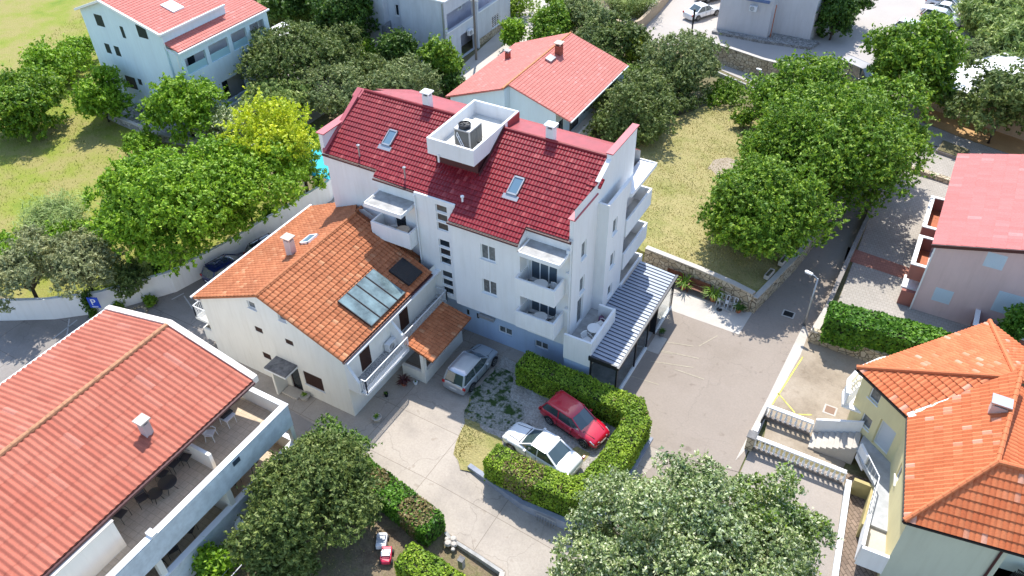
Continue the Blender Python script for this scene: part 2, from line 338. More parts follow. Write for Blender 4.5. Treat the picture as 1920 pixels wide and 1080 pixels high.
def chimney(parent, x, y, z0, z1, sx, sy, m, cap=GREYC, slots=True, name='chimney'):
    mb = MB(); mb.box(x-sx/2, x+sx/2, y-sy/2, y+sy/2, z0, z1)
    o = mb.build(name, m, parent, bevel=0.01)
    c = MB()
    for dx in (-1, 1):
        for dy in (-1, 1): c.box(x+dx*(sx/2-0.05)-0.04, x+dx*(sx/2-0.05)+0.04, y+dy*(sy/2-0.05)-0.04, y+dy*(sy/2-0.05)+0.04, z1, z1+0.18)
    c.box(x-sx/2-0.09, x+sx/2+0.09, y-sy/2-0.09, y+sy/2+0.09, z1+0.18, z1+0.26); c.build('cap', cap, o)
    if slots: k = MB(); k.box(x-sx/2+0.1, x+sx/2-0.1, y-sy/2+0.1, y+sy/2-0.1, z1+0.002, z1+0.17); k.build('flue', BLACK, o)
    f = MB(); f.box(x-sx/2-0.12, x+sx/2+0.12, y-sy/2-0.12, y+sy/2+0.12, z0, z0+0.08 if False else z0+0.05); f.build('flashing', METG, o)
    return o
def rail(parent, pts, z0, h, m=METW, gap=0.12, name='railing', r=0.012, bot=0.08):
    mb = MB()
    for a, b in zip(pts[:-1], pts[1:]):
        A = Vector((*a, 0)); B = Vector((*b, 0)); L = (B-A).length; d = (B-A)/L
        for zz, rr in ((z0+h, 0.025), (z0+bot, 0.018)): mb.bar(A+Vector((0, 0, zz)), B+Vector((0, 0, zz)), rr*2, rr*2)
        k = int(L/gap)
        for i in range(k+1):
            p = A+d*(L*i/k); mb.bar(p+Vector((0, 0, z0+bot)), p+Vector((0, 0, z0+h)), r*2, r*2)
        for p in (A, B): mb.bar(p+Vector((0, 0, z0)), p+Vector((0, 0, z0+h)), 0.05, 0.05)
    return mb.build(name, m, parent)
def balcony(parent, x0, x1, y0, y1, zf, h=1.05, t=0.13, slab=0.18, openside='y1', m=WHITE, name='balcony', floor=None, sides='xyX'):
    mb = MB(); mb.box(x0, x1, y0, y1, zf-slab, zf-0.012)
    if openside == 'y1':
        mb.box(x0, x1, y0, y0+t, zf-0.01, zf+h); mb.box(x0, x0+t, y0+t, y1, zf-0.01, zf+h-0.002); mb.box(x1-t, x1, y0+t, y1, zf-0.01, zf+h-0.002)
    elif openside == 'x0':
        mb.box(x1-t, x1, y0, y1, zf-0.01, zf+h); mb.box(x0, x1-t, y0, y0+t, zf-0.01, zf+h-0.002); mb.box(x0, x1-t, y1-t, y1, zf-0.01, zf+h-0.002)
    elif openside == 'x1':
        mb.box(x0, x0+t, y0, y1, zf-0.01, zf+h); mb.box(x0+t, x1, y0, y0+t, zf-0.01, zf+h-0.002); mb.box(x0+t, x1, y1-t, y1, zf-0.01, zf+h-0.002)
    o = mb.build(name, m, parent, bevel=0.008)
    f = MB(); f.box(x0+0.05, x1-0.05, y0+0.05, y1-0.0, zf-0.009, zf) if openside == 'y1' else f.box(x0+(0.0 if openside == 'x0' else .05), x1-(0.05 if openside == 'x0' else 0), y0+0.05, y1-0.05, zf-0.009, zf)
    f.build('floor', floor or GREYC, o); return o
def copy_tree(o, parent=None):
    c = o.copy(); COL.objects.link(c); c.parent = parent
    for ch in o.children: copy_tree(ch, c)
    return c
# ============================================================ GROUND
XS = sorted({-260, 160, *range(-17, -8)}); YS = sorted({-60, 420, *range(11, 30)})
def grid_bm(x0, x1, y0, y1, off):
    bm = bmesh.new(); X = [x0]+[x for x in XS if x0 < x < x1]+[x1]; Y = [y0]+[y for y in YS if y0 < y < y1]+[y1]
    g = [[bm.verts.new((x, y, zg(x, y)+off)) for y in Y] for x in X]
    for i in range(len(X)-1):
        for j in range(len(Y)-1):
            bm.faces.new((g[i][j], g[i+1][j], g[i+1][j+1])); bm.faces.new((g[i][j], g[i+1][j+1], g[i][j+1]))
    return bm
def sheet(name, pts, m, lvl, px=True, jag=0.0, kind='structure', z=None):
    P = [Vector(G(*p)).to_2d() if px else Vector(p) for p in pts]
    if jag:
        Q = []; rr = random.Random(len(pts)*13+int(P[0].x*10))
        for i in range(len(P)):
            a, b = P[i], P[(i+1) % len(P)]; k = max(1, int((b-a).length/0.5))
            for j in range(k): Q.append(a+(b-a)*j/k+Vector((rr.gauss(0, jag), rr.gauss(0, jag))))
        P = Q
    off = 0.006*lvl; slope = z is None and any(p.x > -17 and p.y < 29 for p in P); out = bmesh.new()
    for t in tessellate_polygon([[p.to_3d() for p in P]]):
        T = [P[i] for i in t]
        if not slope:
            zz = off if z is None else z; out.faces.new([out.verts.new((p.x, p.y, zz)) for p in T]); continue
        ar = (T[1]-T[0]).cross(T[2]-T[0])
        if abs(ar) < 1e-6: continue
        if ar < 0: T = T[::-1]
        bm = grid_bm(min(p.x for p in T)-.01, max(p.x for p in T)+.01, min(p.y for p in T)-.01, max(p.y for p in T)+.01, off)
        for j in range(3):
            a, b = T[j], T[(j+1) % 3]; e = b-a
            bmesh.ops.bisect_plane(bm, geom=bm.verts[:]+bm.edges[:]+bm.faces[:], plane_co=a.to_3d(), plane_no=Vector((e.y, -e.x, 0)), clear_outer=True)
        tmp = bpy.data.meshes.new('t'); bm.to_mesh(tmp); bm.free(); out.from_mesh(tmp)
    for f in out.faces:
        f.normal_update()
        if f.normal.z < 0: f.normal_flip()
    me = bpy.data.meshes.new(name); out.to_mesh(me); out.free(); me.materials.append(m); o = bpy.data.objects.new(name, me); COL.objects.link(o); o['kind'] = kind; return o
GR_SOIL = ground_mat('dry_soil_grass', [(0.3, (0.10, 0.10, 0.045)), (0.5, (0.2, 0.17, 0.09)), (0.7, (0.09, 0.13, 0.03))], 0.4, fine=(0.6, 1.3), bump=0.8)
GR_FIELD = ground_mat('field_grass', [(0.3, (0.12, 0.20, 0.018)), (0.42, (0.22, 0.25, 0.035)), (0.55, (0.29, 0.25, 0.085)), (0.66, (0.24, 0.25, 0.05)), (0.78, (0.12, 0.20, 0.02))], 0.16, fine=(0.68, 1.25), bump=1.0, bscale=9.0)
GR_LAWN = ground_mat('dry_lawn', [(0.3, (0.20, 0.21, 0.055)), (0.5, (0.34, 0.29, 0.125)), (0.72, (0.20, 0.21, 0.05))], 0.3, fine=(0.68, 1.25), bump=1.0, bscale=9.0)
GR_CONC = ground_mat('yard_concrete', [(0.32, (0.30, 0.262, 0.222)), (0.5, (0.39, 0.338, 0.282)), (0.7, (0.44, 0.385, 0.322))], 0.35, (4.6, 3.4, 0.018, 0.0), fine=(0.86, 1.08), cracks=0.45, jcol=(0.62, 0.6, 0.58), rot=0.02)
GR_GREY = ground_mat('lane_concrete', [(0.32, (0.235, 0.21, 0.19)), (0.68, (0.33, 0.30, 0.275))], 0.3, (5.2, 3.9, 0.02, 0.5), fine=(0.85, 1.08), jcol=(0.6, 0.58, 0.56), cracks=0.4)
GR_ASPH = ground_mat('pale_asphalt', [(0.3, (0.255, 0.212, 0.172)), (0.5, (0.30, 0.252, 0.21)), (0.7, (0.268, 0.225, 0.186))], 0.12, fine=(0.9, 1.08), bump=0.15, cracks=0.22)
GR_STREET = ground_mat('far_street', [(0.3, (0.37, 0.335, 0.305)), (0.7, (0.45, 0.41, 0.375))], 0.1, fine=(0.93, 1.05), bump=0.1)
GR_YARD = ground_mat('stained_yard', [(0.3, (0.25, 0.20, 0.145)), (0.5, (0.34, 0.28, 0.21)), (0.7, (0.40, 0.335, 0.26))], 0.5, cracks=0.3, fine=(0.85, 1.1))
GR_GRAV = ground_mat('gravel_bed', [(0.3, (0.30, 0.27, 0.23)), (0.52, (0.46, 0.43, 0.385)), (0.7, (0.34, 0.30, 0.255))], 0.7, fine=(0.45, 1.3), bump=1.0, bscale=14.0)
GR_PAVE = ground_mat('grey_pavers', [(0.3, (0.34, 0.31, 0.27)), (0.7, (0.42, 0.38, 0.335))], 0.3, (0.28, 0.28, 0.014, 0.5), jcol=(0.7,)*3)
GR_REDP = ground_mat('red_pavers', [(0.3, (0.34, 0.15, 0.11)), (0.7, (0.42, 0.2, 0.15))], 0.6, (0.28, 0.28, 0.014, 0.5), jcol=(0.7,)*3)
GR_BRICK = ground_mat('brown_block_paving', [(0.3, (0.22, 0.16, 0.12)), (0.7, (0.32, 0.24, 0.18))], 0.8, (0.42, 0.2, 0.02, 0.5), jcol=(0.45,)*3, rot=0.78, jrand=0.2)
GR_DIRT = ground_mat('orange_dirt', [(0.3, (0.42, 0.24, 0.1)), (0.7, (0.55, 0.35, 0.17))], 0.4)
GR_LIGHT = ground_mat('pale_concrete', [(0.3, (0.44, 0.40, 0.35)), (0.7, (0.54, 0.50, 0.445))], 0.5, fine=(0.92, 1.05))
GR_COBB = stone_mat('cobble_paving', (0.34, 0.31, 0.29), (0.6, 0.57, 0.54), (0.22, 0.2, 0.18), 3.2)
STONE = stone_mat('stone_masonry', (0.40, 0.32, 0.21), (0.58, 0.50, 0.37), (0.15, 0.12, 0.08), 2.6, 1.15)
def gsheet():
    bm = grid_bm(-260, 160, -60, 420, -0.02); me = bpy.data.meshes.new('ground'); bm.to_mesh(me); bm.free(); me.materials.append(GR_SOIL)
    o = bpy.data.objects.new('ground', me); COL.objects.link(o); o['kind'] = 'structure'
gsheet()
sheet('grass_field', [(-60, 20), (-45, 18.5), (-42.8, 25), (-41.5, 31), (-40.2, 40), (-56, 40.5), (-72, 41.5), (-74, 60), (-80, 120), (-240, 120), (-240, -40), (-62, -40)], GR_FIELD, 0, px=False)
sheet('lane', [(-120, 2), (-64, 9), (-51, 17.3), (-47.7, 19.3), (-45.1, 21.5), (-42.5, 25.4), (-41.5, 29.6), (-40.1, 39.6), (-41, 43.3), (-34, 44.5), (-22, 30), (-23.6, 22), (-23.8, 18.6), (-38, 16), (-60, -20)], GR_GREY, 1, px=False)
sheet('yard', [(-34, 32), (-14, 33), (-8.0, 32), (-6.9, 28.8), (-9.2, 22.2), (-16.2, 22.3), (-12, 18.5), (-14.7, 18.6), (-18, 19.3), (-21.2, 19.7), (-24.2, 20.6), (-31.8, 21.2), (-36.2, 20.5), (-36.2, 24), (-30, 24)], GR_CONC, 3, px=False)
sheet('driveway', [(-16.4, 22.3), (-9.2, 22.2), (-6.9, 28.8), (-3.0, 29.5), (-2.8, 2), (-12, 2), (-8, 8)], GR_ASPH, 2, px=False)
sheet('driveway', [(-16.4, 22.3), (-9.2, 22.4), (-6, 19), (-6, 6), (-10.6, 6), (-10.6, 17), (-11.5, 18.35), (-14.7, 18.5), (-16.4, 18.9)], GR_CONC, 4, px=False)
sheet('parking_lot', [(-14.2, 29), (-6.9, 28.8), (-3.0, 29.5), (-2.9, 34.7), (-2.2, 41.2), (-1.8, 46.7), (-1.8, 55), (-1.6, 60.4), (-0.9, 72), (-0.5, 82), (-6.5, 82), (-5.5, 70), (-3.8, 57.2), (-4.8, 49.8), (-6.4, 42.5), (-15.2, 45.6), (-15, 32)], GR_ASPH, 5, px=False)
sheet('pavement_strip', [(1225, 530), (1395, 587), (1413, 583), (1385, 628), (1228, 572)], GR_LIGHT, 6)
sheet('pavement_strip', [(1506, 610), (1516, 625), (1500, 668), (1443, 770), (1420, 820), (1378, 865), (1440, 745)], GR_LIGHT, 7)
sheet('side_yard', [(1516, 625), (1660, 680), (1640, 760), (1580, 880), (1430, 830), (1443, 768), (1500, 668)], GR_YARD, 8)
sheet('lower_road', [(-2.9, 31.6), (2.2, 32.0), (3.0, 25.4), (3.3, 15), (3, 2), (-2.9, 2)], ground_mat('tan_asphalt', [(0.3, (0.30, 0.26, 0.225)), (0.7, (0.38, 0.33, 0.285))], 0.25, fine=(0.88, 1.08)), 6, px=False)
sheet('block_paving', [(2.2, 32.3), (3.0, 25.4), (3.2, 12), (10, 12), (8, 33)], GR_BRICK, 9, px=False)
def lawn():
    P = [(-14.9, 43.9), (-10.5, 43.5), (-6.4, 42.8), (-4.95, 50.0), (-3.95, 57.2), (-5.0, 68), (-12.5, 69), (-18, 67), (-22.5, 58), (-21.8, 50), (-16, 44.5)]; m = MB(); m.prism(P, -0.2, 1.25); o = m.build('lawn', GR_LAWN); o['kind'] = 'structure'
lawn()
sheet('bare_patch', [G(*p, 1.25)[:2] for p in [(1335, 300), (1375, 297), (1392, 312), (1375, 327), (1345, 328), (1328, 315)]], GR_YARD, 0, px=False, jag=0.12, z=1.262)
sheet('paver_yard', [(-1.5, 60.2), (-1.4, 46.5), (-1.2, 44.4), (10, 43), (12, 66), (-0.9, 66)], GR_PAVE, 3, px=False)
sheet('red_paver_band', [(1590, 463), (1712, 505), (1706, 527), (1583, 487)], GR_REDP, 5)
sheet('back_lane', [(-0.8, 66.1), (12, 62.5), (14, 67), (-0.7, 71.9)], GR_PAVE, 4, px=False)
sheet('paved_court', [(-0.7, 72.0), (16, 67.2), (16, 70.6), (3, 74), (-1.2, 75.6)], GR_PAVE, 5, px=False)
sheet('dirt_patch', [(-1.2, 75.7), (3, 74.1), (18, 70), (18, 76), (3.5, 79), (0, 80.5), (-1.5, 82)], GR_DIRT, 4, px=False)
sheet('street', [(-36, 76), (-31, 79.6), (-20.5, 81.8), (-12.2, 80.6), (-7, 80), (-0.9, 88), (4, 98), (2, 140), (-60, 140), (-34, 96)], GR_STREET, 3, px=False)
sheet('street', [(-22, 76.6), (-20.2, 77.2), (-13.8, 74.6), (-10, 75.5), (-6, 75), (-6, 80.4), (-22, 80.4)], GR_STREET, 2, px=False)
sheet('side_path', [(870, 120), (940, 55), (955, 0), (1010, -20), (1060, 5), (990, 90), (900, 150), (860, 150)], GR_LIGHT, 2)
sheet('terrace_cobbles', [(-72, 41.2), (-58.5, 40.2), (-52, 42), (-54, 58), (-60, 58), (-60, 43.3), (-72, 43.3)], GR_COBB, 3, px=False)
sheet('pale_yard', [(-50, 45), (-56, 44), (-56, 56), (-50, 56)], GR_LIGHT, 5, px=False)
sheet('pale_yard', [(-41, 43), (-33, 44), (-33, 36), (-34.5, 33.5), (-39.8, 39.5)], GR_LIGHT, 4, px=False)
# gravel parking bay inside the hedge, raised above the falling driveway
PLAT = [(-18.9, 31.0), (-17, 30.6), (-8.3, 30.2), (-8.2, 22.9), (-9.2, 22.4), (-16.0, 22.4), (-16.6, 23.2), (-18.2, 24.6), (-18.8, 27)]
sheet('gravel_bay', PLAT, GR_GRAV, 0, px=False, jag=0.07, z=0.032)
GR_DGR = ground_mat('thin_green_weeds', [(0.35, (0.05, 0.10, 0.02)), (0.6, (0.16, 0.2, 0.06))], 0.9, fine=(0.6, 1.2), bump=0.8)
sheet('dry_grass_patch', [(880, 745), (870, 790), (845, 850), (868, 880), (905, 893), (912, 868), (945, 850), (938, 830), (900, 800), (905, 760)], GR_LAWN, 0, jag=0.1, z=0.04)
sheet('weed_patch', [(925, 690), (885, 740), (870, 785), (905, 795), (960, 815), (985, 780), (955, 740), (965, 700)], ground_mat('weedy_gravel', [(0.44, (0.045, 0.085, 0.02)), (0.54, (0.42, 0.40, 0.36)), (0.62, (0.05, 0.09, 0.02))], 1.3, fine=(0.5, 1.2), bump=0.9), 0, jag=0.12, z=0.046)
sheet('weed_patch', [(1065, 845), (1085, 838), (1105, 850), (1098, 868), (1075, 880)], GR_LAWN, 0, jag=0.08, z=0.04)
sheet('garden_bed', [(-24, 20.3), (-21.2, 19.7), (-18, 19.2), (-14.7, 18.5), (-11.6, 18.3), (-10.7, 17), (-10.7, 4), (-22, 4), (-24, 12)], ground_mat('garden_soil', [(0.3, (0.13, 0.085, 0.055)), (0.5, (0.25, 0.19, 0.12)), (0.7, (0.17, 0.17, 0.06))], 0.6, fine=(0.6, 1.25), bump=0.8), 6, px=False)
# faint yellow bay lines
def stripe(name, segs, m, wd=0.09, lvl=7):
    mb = MB()
    for a, b in segs:
        a = Vector(G(*a)); b = Vector(G(*b)); d = (b-a).normalized(); s = Vector((-d.y, d.x, 0))*wd/2
        q = [a-s, b-s, b+s, a+s]; mb.add([(p.x, p.y, zg(p.x, p.y)+0.006*lvl) for p in q], [(0, 1, 2, 3)])
    o = mb.build(name, m); o['kind'] = 'structure'; return o
stripe('bay_lines', [((1235, 657), (1310, 673)), ((1236, 640), (1300, 650)), ((1220, 678), (1300, 690)), ((1180, 705), (1235, 722)), ((1265, 693), (1320, 712)), ((1310, 650), (1345, 630)), ((1215, 655), (1262, 665))], mat('worn_yellow_paint', (0.37, 0.32, 0.24), 0.9, 0.15, 8), 0.07)
stripe('bay_lines', [((130, 598), (125, 635)), ((345, 555), (362, 580)), ((322, 562), (345, 550)), ((425, 505), (455, 492)), ((100, 635), (145, 600))], mat('worn_white_paint', (0.48, 0.47, 0.46), 0.9, 0.15, 8), lvl=3)
stripe('yellow_line', [((1505, 670), (1446, 762)), ((1458, 738), (1490, 775)), ((1488, 778), (1522, 779))], mat('yellow_paint', (0.60, 0.56, 0.12), 0.9, 0.35, 6), 0.08, 10)
# ------------------------------------------------------------ walls
def slab_wall(name, label, cat, pts, h, t, m, cap=None, z0=None, capm=None, px=False, group=None, base=-0.4):
    P = [Vector(G(*p)[:2]) if px else Vector(p) for p in pts]; root = thing(name, label, cat, (*P[0], 0), group=group); mb = MB(); cb = MB()
    offs = []
    for i, p in enumerate(P):
        d1 = (P[i]-P[i-1]).normalized() if i else (P[1]-P[0]).normalized(); d2 = (P[i+1]-P[i]).normalized() if i < len(P)-1 else d1
        n = Vector((-(d1+d2).y, (d1+d2).x)).normalized(); offs.append(n/max(0.5, n.dot(Vector((-d1.y, d1.x)))))
    H = h if isinstance(h, list) else [h]*len(P)
    for i in range(len(P)-1):
        a, b = P[i], P[i+1]; q = [a, b, b+offs[i+1]*t, a+offs[i]*t]; ga = zg(*a)+base; gb = zg(*b)+base
        zt = [H[i], H[i+1], H[i+1], H[i]]
        poly = [(v.x, v.y) for v in q]; mb.prism(poly, [ga, gb, gb, ga], zt)
        if cap:
            e = 0.03; q = [a-offs[i]*e, b-offs[i+1]*e, b+offs[i+1]*(t+e), a+offs[i]*(t+e)]; cb.prism([(v.x, v.y) for v in q], [z+0.002 for z in zt], [z+cap for z in zt])
    mb.build('wall_body', m, root)
    if cap: cb.build('coping', capm or TRIM, root)
    return root
slab_wall('boundary_wall', 'long curving white garden wall behind the shaded lane at left', 'wall', [(-75, 2), (-58, 12.5), (-50.9, 17.4), (-47.7, 19.3), (-45.1, 21.55), (-42.5, 25.4), (-41.5, 29.6), (-40.1, 39.6), (-41.1, 43.1)], 1.75, 0.2, WHITE, 0.05)
slab_wall('stone_wall', 'tan rubble stone wall behind the benches below the lawn', 'wall', [(-14.6, 43.8), (-10.5, 43.35), (-8, 42.95), (-6.45, 42.55)], 1.6, 0.35, STONE, 0.08, capm=GR_LIGHT)
slab_wall('stone_wall', 'narrow pale stone wall between the lawn trees and the shaded lane', 'wall', [(-6.1, 42.6), (-4.85, 48.5), (-4.2, 53), (-3.7, 58.5), (-4.8, 66)], 1.35, 0.3, STONE, 0.06, capm=GR_LIGHT)
slab_wall('stone_wall', 'low stone wall along the lane in front of the paver yard', 'wall', [(-1.5, 62.5), (-1.85, 52), (-1.95, 47.5), (-2.0, 44.3)], 0.75, 0.22, STONE, 0.05, capm=GR_GREY)
slab_wall('garden_wall', 'pale capped wall end beside the lamp post and clipped hedge', 'wall', [(-2.0, 44.2), (-2.25, 41.6)], 1.0, 0.4, STONE, 0.08, capm=GR_LIGHT)
slab_wall('stone_wall', 'brown stone retaining wall under the long clipped hedge', 'wall', [(-2.2, 41.6), (1.0, 41.6), (4.5, 41.2), (7, 41.0)], 1.1, 0.3, STONE)
slab_wall('stone_wall', 'long rubble stone wall along the upper street', 'wall', [(-24, 79.2), (-20, 78.3), (-16, 77.2), (-12, 76.8), (-8, 77.6)], 1.9, 0.35, STONE, 0.08, capm=GR_LIGHT)
slab_wall('kerb_wall', 'low dark edge wall along the small upper path', 'wall', [(-21, 76.2), (-14.4, 73.6)], 0.35, 0.2, GREYC)
slab_wall('retaining_wall', 'curving tan retaining wall along the upper street beside reeds', 'wall', [(-38, 88), (-35, 82), (-31.5, 79.9), (-30.9, 82.5), (-31, 88), (-31.6, 96), (-32, 104)], 1.3, 0.35, plaster('tan_plaster', (0.42, 0.33, 0.23), .1))
slab_wall('slate_wall', 'slate grey retaining wall beneath the boxy hedge and driveway', 'wall', [(-16.3, 22.45), (-12.5, 21.75), (-9.5, 21.9), (-8.2, 23.2), (-8.05, 27), (-8.0, 29.4)], [0.2, 0.2, 0.2, 0.2, 0.16, 0.1], 0.28, SLATEW, base=-0.5)
slab_wall('stone_wall', 'stone faced terrace wall in front of the far left blue house', 'wall', [(-72.5, 41.0), (-66, 40.0), (-60, 39.6), (-55, 40.6), (-50, 42.6)], 0.7, 0.3, stone_mat('grey_masonry', (0.25, 0.24, 0.23), (0.42, 0.4, 0.37), (0.12, 0.11, 0.1), 3), 0.08, capm=GR_LIGHT)
slab_wall('low_wall', 'low stone kerb wall below the paved back lane', 'wall', [(-1.2, 66.2), (5, 65.2), (12, 64.6)], 0.4, 0.5, STONE)
slab_wall('garden_wall', 'low garden edge wall along the sloping driveway', 'wall', [(-11.5, 18.15), (-12.9, 18.25), (-14.7, 18.35), (-15.1, 18.5)], [-0.25, -0.12, 0.02, 0.1], 0.18, GREYC)
slab_wall('garden_wall', 'white edged wall at the bottom of the sloping driveway', 'wall', [(-10.7, 12), (-10.75, 16), (-11.4, 18.1)], [-0.3, -0.3, -0.25], 0.2, GREYC, 0.05, capm=GR_LIGHT)
def gravebed():
    r = thing('planting_bed', 'raised oblong soil bed in the shaded paved court', 'planting bed', G(1785, 292, 0)); mb = MB()
    P = [G(1765, 268)[:2], G(1753, 287)[:2], G(1807, 305)[:2], G(1818, 288)[:2]]; P = P[::-1] if (Vector(P[1])-Vector(P[0])).cross(Vector(P[2])-Vector(P[1])) < 0 else P
    mb.prism(P, 0, 0.3); mb.build('bed_edge', GR_GREY, r); m2 = MB(); c = sum((Vector(p) for p in P), Vector((0, 0)))/4
    m2.prism([tuple(c+(Vector(p)-c)*0.93) for p in P], 0.301, 0.36); m2.build('soil', GR_SOIL, r)
gravebed()
# ============================================================ VEGETATION
def rnd_unit(rg, n):
    v = rg.normal(size=(n, 3)); return v/np.linalg.norm(v, axis=1)[:, None]
def leaves_mesh(name, C, N, size, m, parent, rg, aspect=1.8, spread=0.9):
    n = len(C); d = N+rg.normal(size=(n, 3))*spread; d /= np.linalg.norm(d, axis=1)[:, None]
    t = np.cross(d, rnd_unit(rg, n)); t /= np.maximum(1e-6, np.linalg.norm(t, axis=1))[:, None]; b = np.cross(d, t)
    s = size*rg.uniform(0.55, 1.25, n)[:, None]; L = t*s*aspect/2; Wd = b*s/2
    V = np.stack([C-L, C+Wd-L*0.1, C+L, C-Wd-L*0.1], 1).reshape(-1, 3); F = np.arange(4*n).reshape(n, 4)
    return shade_flat_mesh(name, V, F, m, parent)
def crown_pts(rg, c, rx, ry, rz, n, lobes, lr=(0.28, 0.5), low=-0.55):
    u = rnd_unit(rg, lobes*3); u = u[u[:, 2] > low][:lobes]; k = len(u); rad = rg.uniform(*lr, k)*rg.choice([0.75, 1.0, 1.2], k); q = u*(1.02-rad[:, None]*0.8)*rg.uniform(0.6, 1.22, (k, 1))
    q = np.concatenate([q, rnd_unit(rg, 6)*0.35]); rad = np.concatenate([rad, np.full(6, 0.42)]); u = np.concatenate([u, rnd_unit(rg, 6)+np.array([0, 0, .6])]); k += 6
    A = (rad**2); A = A/A.sum(); pick = rg.choice(k, n, p=A); S_ = 9; sub = rnd_unit(rg, k*S_).reshape(k, S_, 3); sub[..., 2] = np.abs(sub[..., 2])*0.8+sub[..., 2]*0.2
    sp = rg.integers(0, S_, n); sd = sub[pick, sp]; v = rnd_unit(rg, n); flip = (v*(sd+u[pick])).sum(1) < -0.3; v[flip] *= -1
    r2 = rad[pick][:, None]; P = q[pick]+sd*r2*0.62+v*r2*rg.uniform(0.3, 0.62, (n, 1)); nn = sd*0.6+v; nn /= np.linalg.norm(nn, axis=1)[:, None]
    return P*np.array([rx, ry, rz])+np.array(c), nn
def twigs(rg, P, N, per, ln):
    m = len(P); D = N*0.8+rg.normal(size=(m, 3))*0.45+np.array([0, 0, 0.12]); D /= np.linalg.norm(D, axis=1)[:, None]; t = rg.random((m, per)); L = ln*rg.uniform(0.5, 1.5, (m, 1))*np.where(rg.random((m, 1)) < 0.1, 2.0, 1.0)
    C = P[:, None]+D[:, None]*(t*L)[..., None]+rg.normal(size=(m, per, 3))*ln*0.16; NN = np.array([0, 0, 0.6])+N[:, None]*0.7+rg.normal(size=(m, per, 3))*0.45
    NN /= np.linalg.norm(NN, axis=2)[..., None]; return C.reshape(-1, 3), NN.reshape(-1, 3)
LB = leaf_mat('bright_leaf', (0.110, 0.230, 0.010), (0.230, 0.400, 0.020), (0.380, 0.530, 0.050))
LG = leaf_mat('deep_leaf', (0.070, 0.155, 0.010), (0.160, 0.290, 0.020), (0.320, 0.440, 0.045))
LD = leaf_mat('dark_leaf', (0.030, 0.080, 0.010), (0.075, 0.150, 0.020), (0.140, 0.240, 0.035))
LO = leaf_mat('olive_leaf', (0.120, 0.160, 0.050), (0.220, 0.280, 0.110), (0.380, 0.420, 0.210))
LOD = leaf_mat('dull_olive_leaf', (0.070, 0.110, 0.022), (0.150, 0.205, 0.055), (0.270, 0.320, 0.110))
LY = leaf_mat('yellow_leaf', (0.360, 0.460, 0.020), (0.550, 0.620, 0.030), (0.660, 0.680, 0.070))
LP = leaf_mat('pale_leaf', (0.11, 0.17, 0.045), (0.27, 0.35, 0.14), (0.76, 0.78, 0.60))
LT = leaf_mat('tamarisk_leaf', (0.180, 0.200, 0.090), (0.300, 0.330, 0.170), (0.420, 0.430, 0.260))
LR = leaf_mat('reed_leaf', (0.160, 0.240, 0.060), (0.270, 0.360, 0.100), (0.420, 0.480, 0.200))
LH_ = leaf_mat('hedge_leaf', (0.120, 0.210, 0.015), (0.250, 0.380, 0.030), (0.380, 0.500, 0.060))
LHD = leaf_mat('laurel_leaf', (0.050, 0.140, 0.012), (0.110, 0.250, 0.025), (0.190, 0.370, 0.040))
LBR = leaf_mat('browned_leaf', (0.16, 0.12, 0.045), (0.28, 0.22, 0.10), (0.38, 0.30, 0.17))
SEED = [100]
def tree(label, px, py, zc, rpx, m, rz=None, ry=None, n=9000, size=0.16, lobes=26, name='tree', cat='tree', group=None, trunk=0.16, zbase=None, sec=None, lr=(0.26, 0.46), low=-0.85, aspect=2.1, world=None, rm=None):
    SEED[0] += 1; rg = np.random.default_rng(SEED[0]); c = np.array(world if world else G(px, py, zc)); r = rm or rpx*mpp(c)*1.07; ryy = (ry or 1.0)*r; rzz = rz or r*0.8
    z0 = zg(c[0], c[1]) if zbase is None else zbase
    root = thing(name, label, cat, (c[0], c[1], z0), group=group)
    size *= 0.82; n = int(n*1.35)
    P, N = crown_pts(rg, c, r, ryy, rzz, int(n*1.35/9), lobes, lr, low); P, N = twigs(rg, P, N, 9, size*2.6); k = P[:, 2] > z0+0.12; P, N = P[k], N[k]
    if sec:
        frac, m2, fn = sec; h = rg.random(len(P)) < frac
        if fn: h = h & fn(P, c)
        leaves_mesh('crown', P[~h], N[~h], size, m, root, rg, aspect); leaves_mesh('crown', P[h], N[h], size, m2, root, rg, aspect)
    else: leaves_mesh('crown', P, N, size, m, root, rg, aspect, 0.6)
    mb = MB(); top = Vector((c[0], c[1], c[2])); bs = Vector((c[0]+rg.uniform(-.2, .2), c[1]+rg.uniform(-.2, .2), z0-0.1)); fork = bs+(top-bs)*0.5
    if trunk:
        mb.tube([bs, bs+(fork-bs)*0.5+Vector((rg.uniform(-.08, .08), rg.uniform(-.08, .08), 0)), fork], trunk, 8, trunk*0.75)
        for i in range(7):
            a = i*2*math.pi/7+rg.uniform(-.3, .3); e = top+Vector((math.cos(a)*r*0.6, math.sin(a)*ryy*0.6, rg.uniform(-0.1, 0.45)*rzz)); md = fork.lerp(e, 0.5)+Vector((0, 0, 0.1*rzz))
            mb.tube([fork, md, e], trunk*0.55, 6, trunk*0.12)
        mb.build('trunk', BARK, root, smooth=True)
    return root
def bush(label, px, py, rpx, m, h=None, **k):
    zc = (h or 1.6)*0.45+k.pop('zup', 0); k.setdefault('n', 3500); k.setdefault('lobes', 16); k.setdefault('size', 0.14); k.setdefault('trunk', 0.05); k.setdefault('cat', 'bush'); k.setdefault('name', 'bush')
    return tree(label, px, py, zc, rpx, m, rz=(h or 1.6)*0.6, low=-0.2, **k)
